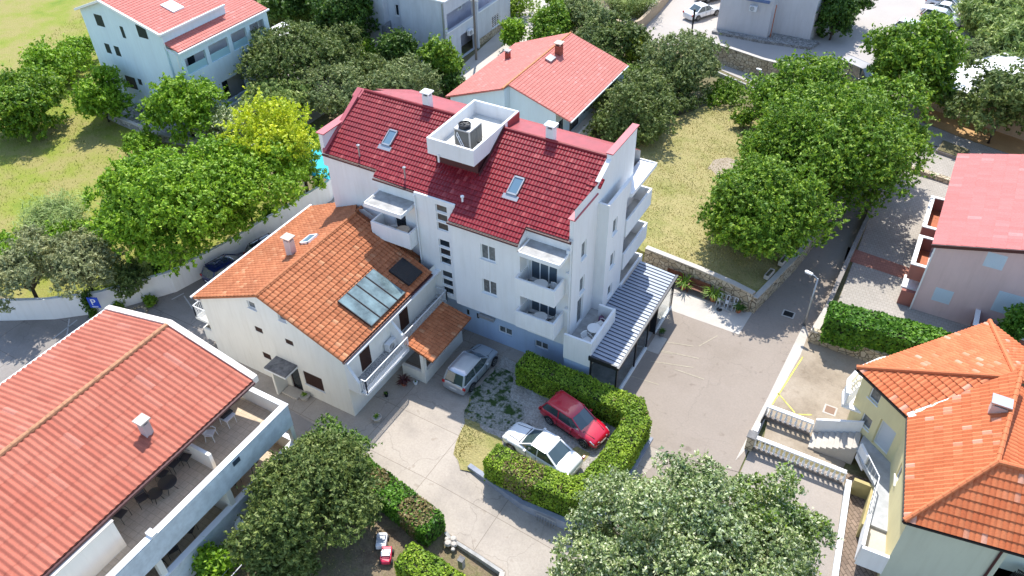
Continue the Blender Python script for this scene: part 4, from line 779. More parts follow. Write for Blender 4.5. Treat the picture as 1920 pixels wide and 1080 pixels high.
    for q in ([(-32.1, 36.55, 12.98), (-24.91, 36.55, 12.98), (-24.91, 38.3, 12.72), (-28.7, 38.3, 12.72), (-31.2, 37.4, 12.85)], [(-21.66, 36.55, 12.98), (-14.99, 36.55, 12.98), (-14.99, 38.3, 12.72), (-21.66, 38.3, 12.72)]):
        k = len(q); mb = MB(); mb.add(q+[(x, y, z-0.1) for x, y, z in q], [tuple(range(k)), tuple(range(2*k-1, k-1, -1))]+[(i, k+i, k+(i+1) % k, (i+1) % k) for i in range(k)]); mb.build('back_roof_sheet', REDM, r)
    mb = MB(); mb.add([(-14.99, 38.32, 12.7), (-28.7, 38.32, 12.7), (-31.2, 37.42, 12.83), (-32.5, 38, 12.4), (-32.5, 41.9, 10.6), (-14.99, 41.9, 10.6)], [(0, 1, 2, 3, 4, 5)]); mb.build('back_slope', REDM, r)
    # red copings
    for q in ((-15.06, -14.62, 31.74, 34.72, 11.665, 11.73), (-15.06, -14.62, 36.4, 40.2, 13.255, 13.32), (-32.95, -32.35, 32.35, 35.95, 11.805, 11.87)): bx(r, 'coping', REDCAP, *q)
    cp = MB()
    cp.prism([(-32.75, 35.96), (-32.15, 35.96), (-32.15, 36.6), (-32.75, 36.6)], [12.4, 12.4, 12.9, 12.9], [12.8, 12.8, 13.1, 13.1])
    cp.prism([(-32.6, 32.3), (-32.3, 32.3), (-32.3, 36.5), (-32.6, 36.5)], [10.5, 10.5, 12.85, 12.85], [10.78, 10.78, 13.12, 13.12]); cp.build('coping', REDCAP, r)
    tiles(r, [(-15.4, 34.72, RZ(34.72)+0.06), (-14.55, 34.72, RZ(34.72)+0.06), (-14.55, 35.25, RZ(35.25)+0.06), (-15.4, 35.25, RZ(35.25)+0.06)], TILE_R, 0.2, 0.26, 0.035, 0.035, name='verge_tiles')
    # skylights
    for (x0, x1, ya, yb) in ((-28.85, -28.2, 33.65, 34.65), (-19.62, -18.92, 33.05, 34.1)):
        n = Vector((0, -0.484, 0.875)); mb = MB(); pm = MB()
        def Q(x, y, h): p = Vector((x, y, RZ(y)))+n*h; return p
        for (a, b, c, d) in ((x0, x1, ya, ya+0.09), (x0, x1, yb-0.09, yb), (x0, x0+0.07, ya, yb), (x1-0.07, x1, ya, yb)):
            mb.add([Q(a, c, 0.0), Q(b, c, 0.0), Q(b, d, 0.0), Q(a, d, 0.0), Q(a, c, 0.16), Q(b, c, 0.16), Q(b, d, 0.16), Q(a, d, 0.16)], [(3, 2, 1, 0), (4, 5, 6, 7), (0, 1, 5, 4), (1, 2, 6, 5), (2, 3, 7, 6), (3, 0, 4, 7)])
        pm.add([Q(x0+.05, ya+.05, 0.12), Q(x1-.05, ya+.05, 0.12), Q(x1-.05, yb-.05, 0.12), Q(x0+.05, yb-.05, 0.12)], [(0, 1, 2, 3)])
        o = mb.build('skylight', METG, r); pm.build('pane', mat('skylight_glass', (0.12, 0.2, 0.27), 0.05), o)
        fm = MB(); fm.add([Q(x0-.15, ya-.28, 0.075), Q(x1+.15, ya-.28, 0.075), Q(x1+.15, ya, 0.085), Q(x0-.15, ya, 0.085)], [(0, 1, 2, 3)]); fm.build('flashing', METG, o)
    for x, y, h in ((-29.85, 32.6, 0.75), (-26.15, 32.2, 0.7), (-21.9, 31.9, 0.35)):
        m = MB(); m.lathe([(0.06, 0), (0.06, h), (0.11, h+0.01), (0.11, h+0.1), (0.02, h+0.15)], (x, y, RZ(y))); m.build('vent_pipe', METG if h > .5 else TRIM, r)
    for x in (-27.35, -18.7): chimney(r, x, 36.75, 12.7, 13.75, 0.5, 0.42, WHITE, TRIM)
    # plant deck sunk in the roof
    mb = MB(); x0, x1, y0, y1, zt, t = -24.9, -21.7, 33.0, 38.3, 13.35, 0.14; zf = 12.45
    mb.box(x0, x1, y0, y0+t, zf-0.15, zt); mb.box(x0, x0+t, y0+t, y1, zf-0.15, zt-0.001); mb.box(x1-t, x1, y0+t, y1, zf-0.15, zt-0.001); mb.box(x0+t, x1-t, y1-t, y1, zf-0.15, zt); mb.box(x0+t, x1-t, y0+t, y1-t, zf-0.15, zf)
    o = mb.build('roof_deck', WHITE, r, bevel=0.012); bx(o, 'deck_floor', mat('deck_screed', (0.62, 0.60, 0.55), 0.9, 0.12, 2), x0+t, x1-t, y0+t, y1-t, zf+0.001, zf+0.02)
    k = MB(); k.prism([(x1-0.005, y0+0.5), (x1+0.05, y0+0.5), (x1+0.05, 36.5), (x1-0.005, 36.5)], [11.2, 11.2, 13.0, 13.0], [11.62, 11.62, 13.3, 13.3]); k.build('flashing', GUT, o)
    bx(o, 'red_cladding', REDM, x1+0.001, x1+0.03, 36.9, y1+0.01, 12.4, 13.3)
    bx(o, 'deck_base', GUT, x0+0.12, x1-0.12, 33.6, 36.4, 10.9, 12.28)
    bx(o, 'spout', TRIM, x0+0.75, x0+0.85, y0-0.1, y0-0.02, 11.95, 12.45)
    for x0_, xb in ((-25.13, 31.56),): 
        m = MB(); m.tube([(x0_+.05, 31.5, 10.2), (x0_+.05, 31.5, 2.8)], 0.05); m.build('downpipe', METW, r)
    m = MB(); m.tube([(-14.78, 31.68, 10.2), (-14.78, 31.68, 2.7), (-14.83, 31.68, 2.4), (-14.83, 31.68, 0)], 0.055); m.build('downpipe', METW, r)
    for z in (5.2, 7.9, 9.5): m = MB(); m.box(-14.98, -14.8, 31.55, 31.72, z, z+0.22); m.build('pipe_box', METW, r)
hotel()
def ac_rooftop():
    r = thing('cooling_unit', 'grey rooftop cooling unit with round black fan on top', 'cooling unit', (-23.1, 34.5, 12.47)); b = bx(r, 'casing', METG, -23.6, -22.5, 33.95, 35.3, 12.6, 13.85, bevel=0.02)
    for x0, x1, y0, y1 in ((-23.52, -22.6, 33.93, 33.948), (-22.498, -22.48, 34.03, 34.62), (-22.498, -22.48, 34.68, 35.25)): bx(b, 'coil_panel', mat('coil', (0.10, 0.10, 0.095), 0.6, 0.2, 30), x0, x1, y0, y1, 12.68, 13.75)
    m = MB(); m.lathe([(0.36, 13.851), (0.38, 14.05), (0.33, 14.08), (0.33, 14.0), (0.05, 13.99)], (-23.08, 34.35, 0), 24); f = m.build('fan_housing', METD, r)
    m = MB()
    for i in range(6):
        a = i*math.pi/3; m.add([(-23.08, 34.35, 14.03), (-23.08+0.3*math.cos(a), 34.35+0.3*math.sin(a), 14.02), (-23.08+0.3*math.cos(a+.5), 34.35+0.3*math.sin(a+.5), 14.05)], [(0, 1, 2)])
    m.lathe([(0.07, 14.03), (0.05, 14.09)], (-23.08, 34.35, 0), 10); m.build('fan_blades', BLACK, f)
    m = MB()
    for x in (-23.55, -22.55):
        for y in (34.0, 35.25): m.box(x-.04, x+.04, y-.04, y+.04, 12.47, 12.6)
    m.build('feet', METD, r)
    m = MB(); m.tube([(-22.4, 34.6, 12.9), (-22.2, 34.6, 12.9), (-22.2, 34.9, 12.6), (-22.0, 34.9, 12.5)], 0.03); m.build('pipe', BLACK, r)
    r = thing('metal_ladder', 'white metal bracket leaning on the rooftop cooling unit', 'bracket', (-22.6, 33.7, 12.47)); m = MB(); m.tube([(-23.3, 33.85, 13.7), (-22.5, 33.6, 12.6)], 0.02); m.tube([(-23.3, 33.75, 13.6), (-22.5, 33.5, 12.5)], 0.02)
    for i in range(7): t = i/6; m.tube([(-23.3+.8*t, 33.85-.25*t, 13.7-1.1*t), (-23.3+.8*t, 33.75-.25*t, 13.6-1.1*t)], 0.012, 4)
    m.build('rails', METW, r)
    r = thing('plywood_board', 'flat pale plywood board lying on the roof deck', 'board', (-22.9, 36.4, 12.48)); mb = MB(); mb.prism([(-23.3, 35.8), (-22.5, 35.9), (-22.4, 37.1), (-23.2, 37.0)], 12.475, 12.5); mb.build('sheet', mat('plywood', (0.55, 0.47, 0.40), 0.8, 0.1, 4), r)
    r = thing('crate', 'small white box standing in the corner of the roof deck', 'box', (-22.0, 35.9, 12.47)); bx(r, 'body', TRIM, -22.15, -21.9, 35.6, 35.9, 12.475, 12.75, bevel=.01); bx(r, 'lid', METG, -22.17, -21.88, 35.58, 35.92, 12.752, 12.78)
ac_rooftop()
def veranda():
    r = thing('glass_veranda', 'glazed restaurant veranda with ribbed dark blue metal roof beside the hotel', 'veranda', (-12.3, 35.5, 0))
    A, B, C, D = (-14.0, 31.02), (-11.2, 31.0), (-11.25, 40.6), (-13.6, 40.7); RB = mat('navy_roof_metal', (0.27, 0.31, 0.38), 0.4, 0.06, 1, metal=0.1)
    z = lambda x: 3.02-0.07*(x+14.0); mb = MB(); ch = [A, B, C, D]
    poly = [(-12.89, 31.02), (-11.2, 31.0), (-11.25, 40.6), (-13.8, 40.7), (-13.8, 38.0), (-13.98, 37.5), (-13.98, 34.98), (-12.89, 34.5)]
    mb.prism(poly, [z(p[0])-0.12 for p in poly], [z(p[0]) for p in poly]); 
    o = mb.build('roof', RB, r); m = MB(); yy = 31.1
    while yy < 40.6:
        xw = -12.88 if yy < 34.5 else (-13.97 if yy < 37.5 else -13.78); m.bar((xw, yy, z(xw)+0.02), (-11.22, yy, z(-11.22)+0.02), 0.04, 0.05); yy += 0.31
    m.build('rib', mat('dark_rib', (0.04, 0.05, 0.07), 0.4), o)
    bx(r, 'gutter', METD, (-11.2, -11.06, 30.95, 40.65, 2.68, 2.86), (-13.0, -11.2, 30.9, 30.99, 2.68, 3.0))
    for x, y in ((-11.2, 31.05), (-11.2, 34.0), (-11.2, 36.0), (-11.25, 37.6), (-11.25, 40.3), (-11.25, 40.55), (-12.85, 31.0)): bx(r, 'post', METD, x-0.05, x+0.05, y-0.05, y+0.05, 0, 2.75)
    gl = bpy.data.materials.new('clear_glass'); gl.use_nodes = True; b = gl.node_tree.nodes['Principled BSDF']; b.inputs['Base Color'].default_value = (0.75, 0.8, 0.82, 1); b.inputs['Roughness'].default_value = 0.02; b.inputs['Transmission Weight'].default_value = 1.0; b.inputs['IOR'].default_value = 1.15; MATS['clear_glass'] = gl
    for y0, y1 in ((31.1, 33.95), (34.05, 35.95), (37.65, 40.25)): g = bx(r, 'glass_panel', gl, -11.21, -11.19, y0, y1, 0.25, 2.65)
    bx(r, 'glass_panel', gl, -12.8, -11.26, 31.0, 31.02, 0.25, 2.65)
    bx(r, 'sill_rail', TRIM, (-11.3, -11.1, 31.1, 36.0, 0.03, 0.22), (-11.35, -11.15, 37.6, 40.5, 0.03, 0.22))
    bx(r, 'floor', GREYC, (-14.0, -11.35, 31.1, 40.5, 0.02, 0.06)); bx(r, 'door_step', GR_LIGHT, -11.1, -10.3, 35.9, 37.5, 0.0, 0.06)
    bx(r, 'folding_panel', METD, (-11.3, -11.26, 34.1, 34.16, 0.2, 2.6), (-11.9, -11.3, 36.0, 36.05, 0.1, 2.6), (-11.9, -11.3, 37.55, 37.6, 0.1, 2.6))
veranda()
# ============================================================ FURNITURE BUILDERS
WPL = mat('white_plastic', (0.74, 0.73, 0.70), 0.45); MESHD = mat('dark_mesh_fabric', (0.07, 0.062, 0.058), 0.8); MESHB = mat('brown_mesh', (0.10, 0.07, 0.055), 0.7)
def chair_white(label, loc, rz, group=None, m=None, first=[None]):
    m = m or WPL
    r = thing('garden_chair', label, 'chair', loc, rz, group)
    s = MB(); s.prism([(-0.23, -0.22), (0.23, -0.22), (0.25, 0.22), (-0.25, 0.22)], 0.41, 0.45); s.build('seat', m, r, local=True, bevel=0.015)
    b = MB()
    for i in range(7): x = -0.2+i*0.4/6; b.bar((x*0.9, -0.22, 0.45), (x, -0.34, 0.84-abs(x)*0.25), 0.04, 0.02)
    b.bar((-0.24, -0.34, 0.8), (0, -0.36, 0.87), 0.04, 0.06); b.bar((0, -0.36, 0.87), (0.24, -0.34, 0.8), 0.04, 0.06); b.build('backrest', m, r, local=True)
    for x in (-0.26, 0.26): a = MB(); a.tube([(x, -0.28, 0.68), (x, 0.1, 0.66), (x, 0.24, 0.55), (x*0.95, 0.22, 0.44)], 0.022, 6); a.build('armrest', m, r, local=True)
    for x, y in ((-0.2, -0.2), (0.2, -0.2), (-0.22, 0.2), (0.22, 0.2)): l = MB(); l.tube([(x, y, 0.42), (x*1.2, y*1.2, 0.0)], 0.022, 6); l.build('leg', m, r, local=True)
    return r
def chair_dark(label, loc, rz, group=None):
    r = thing('terrace_chair', label, 'chair', loc, rz, group)
    s = MB(); s.box(-0.24, 0.24, -0.23, 0.23, 0.41, 0.43); s.build('seat', MESHD, r, local=True)
    b = MB(); b.add([(-0.24, -0.23, 0.45), (0.24, -0.23, 0.45), (0.24, -0.36, 0.92), (-0.24, -0.36, 0.92), (-0.24, -0.25, 0.45), (0.24, -0.25, 0.45), (0.24, -0.38, 0.92), (-0.24, -0.38, 0.92)], [(0, 1, 2, 3), (7, 6, 5, 4), (0, 4, 5, 1), (3, 2, 6, 7), (0, 3, 7, 4), (1, 5, 6, 2)]); b.build('backrest', MESHD, r, local=True)
    for x in (-0.27, 0.27):
        f = MB(); f.tube([(x, -0.36, 0.94), (x, -0.22, 0.43), (x, -0.3, 0.0)], 0.014, 6); f.tube([(x, -0.3, 0.68), (x, 0.14, 0.66), (x, 0.26, 0.5), (x, 0.28, 0.0)], 0.014, 6); f.build('side_frame', METD, r, local=True)
    return r
def table_round(label, loc, rad=0.42, h=0.73, m=None, lm=None, group=None, cat='table', name='round_table'):
    r = thing(name, label, cat, loc, 0, group); t = MB(); t.lathe([(rad-0.02, h-0.03), (rad, h-0.02), (rad, h-0.005), (rad-0.01, h)], n=28); t.build('tabletop', m or WPL, r, local=True)
    for i in range(4): a = i*math.pi/2+0.6; l = MB(); l.tube([(0.12*math.cos(a), 0.12*math.sin(a), h-0.03), (0.16*math.cos(a), 0.16*math.sin(a), 0.35), (rad*0.8*math.cos(a), rad*0.8*math.sin(a), 0)], 0.018, 6); l.build('leg', lm or WPL, r, local=True)
    return r
g = 'balcony furniture on the hotel'
HCH = [(-16.95, 31.1, 6.45, 1.9, 'white armchair at the left of the table on the upper right hotel balcony'), (-15.6, 31.0, 6.45, -1.7, 'white armchair right of the table on the upper right hotel balcony'),
      (-16.95, 31.1, 3.9, 1.9, 'white armchair at the left of the table on the lower right hotel balcony'), (-15.55, 31.15, 3.9, -2.2, 'white armchair right of the table on the lower right hotel balcony'),
      (-27.0, 31.45, 6.7, 2.4, 'white armchair beside the table on the left hotel balcony'), (-13.4, 33.4, 2.965, 2.8, 'white armchair beyond the round table on the side terrace'), (-13.5, 31.75, 2.965, -0.4, 'white armchair at the near end of the side terrace')]
for x, y, z, a, lb in HCH: chair_white(lb, (x, y, z), a-math.pi/2, g)
for x, y, z, lb, c in ((-16.3, 31.05, 6.45, 'round white table on the upper right hotel balcony', None), (-16.3, 31.05, 3.9, 'round white table on the lower right hotel balcony', None), (-26.1, 31.3, 6.7, 'round tan topped table on the left hotel balcony', mat('tan_top', (0.6, 0.5, 0.38), .6)), (-13.45, 32.6, 2.965, 'round white table on the side terrace by the veranda', None)):
    table_round(lb, (x, y, z), 0.43, m=c, group=g)
r = thing('suitcase', 'purple patterned bag standing on the side terrace corner', 'bag', (-13.6, 34.0, 2.965)); m = MB(); m.lathe([(0.14, 0), (0.2, 0.1), (0.16, 0.4), (0.05, 0.5)], n=10); m.build('body', mat('purple_cloth', (0.16, 0.07, 0.13), .8, .5, 14), r, local=True, smooth=True); m = MB(); m.tube([(-.1, 0, .42), (0, 0, .62), (.1, 0, .42)], .015); m.build('handle', BLACK, r, local=True)
# ============================================================ ORANGE TILED HOUSE
def orange_house():
    r = thing('orange_roofed_house', 'white house with bright orange tiled gable roof and glass solar panels', 'house', (-29.5, 26, 0)); up = MB()
    xr, xl, xm, zr, ze, zl = -24.2, -35.3, -29.7, 7.35, 5.0, 4.85
    g = Wall((xl, 22.4), (xr, 22.4)); q = lambda x0, x1, z0, z1: (x0-xl, x1-xl, z0, z1)
    hs = [q(-30.95, -30.35, 5.9, 6.45), q(-28.6, -28.05, 5.95, 6.4), q(-30.95, -30.35, 4.0, 4.42), q(-28.55, -27.95, 4.1, 4.5), q(-30.95, -30.3, 1.75, 2.25), q(-27.75, -26.3, 1.05, 2.2), q(-29.0, -28.15, 0.05, 2.1)]
    g.sheet(up, 0, zr+.1, hs, [((zr-zl)/(xm-xl), -1, zl), (-(zr-ze)/(xr-xm), -1, zr+(zr-ze)/(xr-xm)*(xm-xl))])
    for i, h in enumerate(hs[:6]):
        if i < 2: window(r, g, h, 1, CURT, fw=0.05)
        else: window(r, g, h, shutter=BROWN, sill=i == 5, depth=0.06)
    window(r, g, hs[6], 1, GLASS, frame=BROWN, sill=False, name='front_door')
    e = Wall((xr, 22.4), (xr, 32.0)); he = [(1.3, 2.25, 2.62, 4.6), (5.2, 6.1, 2.62, 4.55), (2.55, 3.7, 1.0, 1.75)]; e.sheet(up, 0, ze+.1, he)
    for h in he: window(r, e, h, shutter=BROWN, sill=False, depth=0.05)
    up.add([(xl, 33.4, 0), (xl, 22.4, 0), (xl, 22.4, zl), (xl, 33.4, zl)], [(0, 1, 2, 3)]); up.add([(xr, 32, 0), (xl, 32, 0), (xl, 32, zl), (xm, 32, zr), (xr, 32, ze)], [(0, 1, 2, 3, 4)])
    up.build('wall', WARMW, r)
    sr = (zr-ze)/(xr-xm); slp = (zr-zl)/(xm-xl); R_ = lambda x, y: (x, y, zr+0.14-sr*(x-xm)); L_ = lambda x, y: (x, y, zr+0.14-slp*(xm-x))
    tiles(r, [R_(-23.95, 22.15), R_(-23.95, 30.95), R_(xm, 31.2), R_(xm, 22.15)], TILE_O, 0.27, 0.36, 0.06, 0.05, spw=5)
    tiles(r, [L_(-35.6, 33.2), L_(-35.6, 22.15), L_(xm, 22.15), L_(xm, 31.2), L_(-31.2, 33.2)], TILE_O, 0.27, 0.36, 0.06, 0.05, spw=5)
    d = 0.35; R2 = lambda x, y: (x, y, zr-d-sr*(x+30.2)); tiles(r, [R2(-25.4, 31.25), R2(-25.4, 31.9), R2(-30.2, 32.5), R2(-30.2, 31.25)], TILE_O, 0.27, 0.36, 0.06, 0.03)
    ridge(r, [(xm, 22.1, zr+0.17), (xm, 31.2, zr+0.17)], TILE_O, 0.12); ridge(r, [(-30.2, 31.3, zr-0.25), (-30.2, 32.5, zr-0.25)], TILE_O, 0.12)
    bx(r, 'gutter', GUT, (-23.96, -23.84, 22.1, 30.9, 4.9, 5.0)); bx(r, 'soffit', WHITE, -24.2, -23.75, 22.25, 31.6, 4.72, 4.84); bx(r, 'soffit', WHITE, -35.75, -35.3, 22.3, 33.3, 4.52, 4.64); bx(r, 'gutter', METW, (-35.8, -35.66, 22.1, 33.3, 4.82, 4.93))
    chimney(r, -31.05, 26.55, 6.4, 8.0, 0.5, 0.42, plaster('pinkish_plaster', (0.62, 0.52, 0.48)), mat('pale_cap', (0.6, 0.45, 0.36), .8))
    # roof window on the left slope
    m = MB(); pm = MB(); a = L_(-31.2, 27.6); n = Vector((-slp, 0, 1)).normalized()
    def Q(x, y, h): return Vector(L_(x, y))+n*h
    for (x0, x1, y0, y1) in ((-31.3, -30.55, 27.6, 27.68), (-31.3, -30.55, 28.5, 28.58), (-31.3, -31.22, 27.6, 28.58), (-30.63, -30.55, 27.6, 28.58)): m.add([Q(x0, y0, .05), Q(x1, y0, .05), Q(x1, y1, .05), Q(x0, y1, .05), Q(x0, y0, .2), Q(x1, y0, .2), Q(x1, y1, .2), Q(x0, y1, .2)], [(3, 2, 1, 0), (4, 5, 6, 7), (0, 1, 5, 4), (1, 2, 6, 5), (2, 3, 7, 6), (3, 0, 4, 7)])
    o = m.build('skylight', TRIM, r); pm.add([Q(-31.25, 27.62, .15), Q(-30.58, 27.62, .15), Q(-30.58, 28.56, .15), Q(-31.25, 28.56, .15)], [(0, 1, 2, 3)]); pm.build('pane', MATS['skylight_glass'], o)
    # solar panels
    n = Vector((sr, 0, 1)).normalized(); SG = mat('solar_reflection_paint', (0.14, 0.20, 0.21), 0.05, 0.45, 0.9, coat=0.4)  # noise paints cloud reflections into the panel colour
    def S(x, y, h): return Vector(R_(x, y))+n*h
    for y0, y1, x0, x1, k in [(24.98+i*0.86, 24.98+(i+1)*0.86-0.05, -26.45, -24.15, 0) for i in range(4)]+[(28.95, 30.4, -25.75, -24.3, 1)]:
        m = MB(); m.add([S(x0, y0, .12), S(x1, y0, .12), S(x1, y1, .12), S(x0, y1, .12), S(x0, y0, .24), S(x1, y0, .24), S(x1, y1, .24), S(x0, y1, .24)], [(0, 1, 2, 3), (7, 6, 5, 4), (0, 4, 5, 1), (1, 5, 6, 2), (2, 6, 7, 3), (3, 7, 4, 0)])
        o = m.build('solar_panel', METD, r); m = MB(); e_ = 0.04; m.add([S(x0+e_, y0+e_, .245), S(x1-e_, y0+e_, .245), S(x1-e_, y1-e_, .245), S(x0+e_, y1-e_, .245)], [(0, 1, 2, 3)]); m.build('glass', mat('dark_panel', (0.012, 0.013, 0.018), 0.25) if k else SG, o)
        if k: o['label'] = 'matt black solar panel'
    # long balcony on the right side
    bx(r, 'balcony', WHITE, (-24.19, -23.28, 22.42, 31.4, 2.38, 2.55)); bx(r, 'balcony_floor', FLOORG, -24.19, -23.3, 22.44, 31.38, 2.551, 2.562)
    w2 = MB(); w2.prism([(-24.2, 26.6), (-23.3, 26.6), (-23.3, 26.78), (-24.2, 26.78)], 2.56, [4.5, 3.55, 3.55, 4.5]); w2.build('side_screen', WHITE, r); w2 = MB(); w2.prism([(-24.2, 22.4), (-23.35, 22.4), (-23.35, 22.58), (-24.2, 22.58)], 2.56, [4.7, 3.3, 3.3, 4.7]); w2.build('side_screen', WHITE, r)
    rail(r, [(-23.3, 22.6), (-23.0, 22.6), (-23.0, 26.7)], 2.5, 1.0); rail(r, [(-23.3, 26.85), (-23.3, 31.4), (-24.1, 31.4)], 2.56, 0.95)
    bx(r, 'balcony', WHITE, (-23.28, -22.95, 22.5, 26.7, 2.38, 2.5))
    # entrance porch with slab canopy
    bx(r, 'entrance_canopy', DARKC, (-29.75, -28.1, 21.3, 22.39, 2.38, 2.47)); bx(r, 'entrance_canopy', TRIM, (-29.77, -28.08, 21.28, 22.39, 2.26, 2.375)); bx(r, 'porch_wall', WARMW, (-29.55, -29.4, 21.5, 22.39, 0, 2.26)); bx(r, 'doorstep', GR_LIGHT, (-29.3, -28.1, 21.7, 22.39, 0, 0.14))
    # left side balconies
    balcony(r, -36.4, -35.31, 22.6, 24.6, 0.9, 0.75, t=0.12, openside='x1', m=WARMW); rail(r, [(-35.4, 22.5), (-36.5, 22.5), (-36.5, 25.0)], 2.6, 0.95); bx(r, 'balcony', WARMW, -36.55, -35.31, 22.45, 25.6, 2.45, 2.6)
    # tiled porch roof over the terrace
    z = lambda x: 2.95-0.2*(x+23.6); P = lambda x, y: (x, y, z(x)); tiles(r, [P(-21.15, 26.5), P(-21.15, 30.9), P(-23.3, 30.9), P(-23.3, 26.7)], TILE_O, 0.25, 0.34, 0.05, 0.03, name='porch_roof')
    bx(r, 'porch_parapet', WARMW, (-22.15, -21.95, 26.65, 30.9, 0, 0.95), (-23.7, -22.15, 26.65, 26.85, 0, 0.9)); bx(r, 'porch_post', WARMW, (-22.2, -21.95, 26.64, 26.9, 0.951, 2.42)); bx(r, 'porch_post', WARMW, (-22.2, -21.95, 30.6, 30.85, 0.951, 2.42))
    bx(r, 'porch_beam', WHITE, (-22.1, -21.97, 26.9, 30.6, 2.25, 2.42))
orange_house()
def wall_ac(label, x, y, z, face='y', w=0.8):
    r = thing('air_conditioner', label, 'air conditioner', (x, y, z)); m = MB(); m.box(-0.17, 0.17, -w/2, w/2, 0.0, 0.6) if face == 'x' else m.box(-w/2, w/2, -0.17, 0.17, 0, 0.6); m.build('casing', METW, r, local=True, bevel=0.02)
    m = MB(); k = 20
    for i in range(k):
        a = 2*math.pi*i/k; b = 2*math.pi*(i+1)/k
        for rr in (0.22, 0.15, 0.08):
            if face == 'x': m.tube([(0.18, -0.1+rr*math.cos(a), 0.3+rr*math.sin(a)), (0.18, -0.1+rr*math.cos(b), 0.3+rr*math.sin(b))], 0.012, 4)
            else: m.tube([(-0.1+rr*math.cos(a), -0.18, 0.3+rr*math.sin(a)), (-0.1+rr*math.cos(b), -0.18, 0.3+rr*math.sin(b))], 0.012, 4)
    m.build('fan_grille', METD, r, local=True); return r
wall_ac('white air conditioner on the terrazzo balcony of the orange roofed house', -23.95, 26.2, 2.58, 'x')
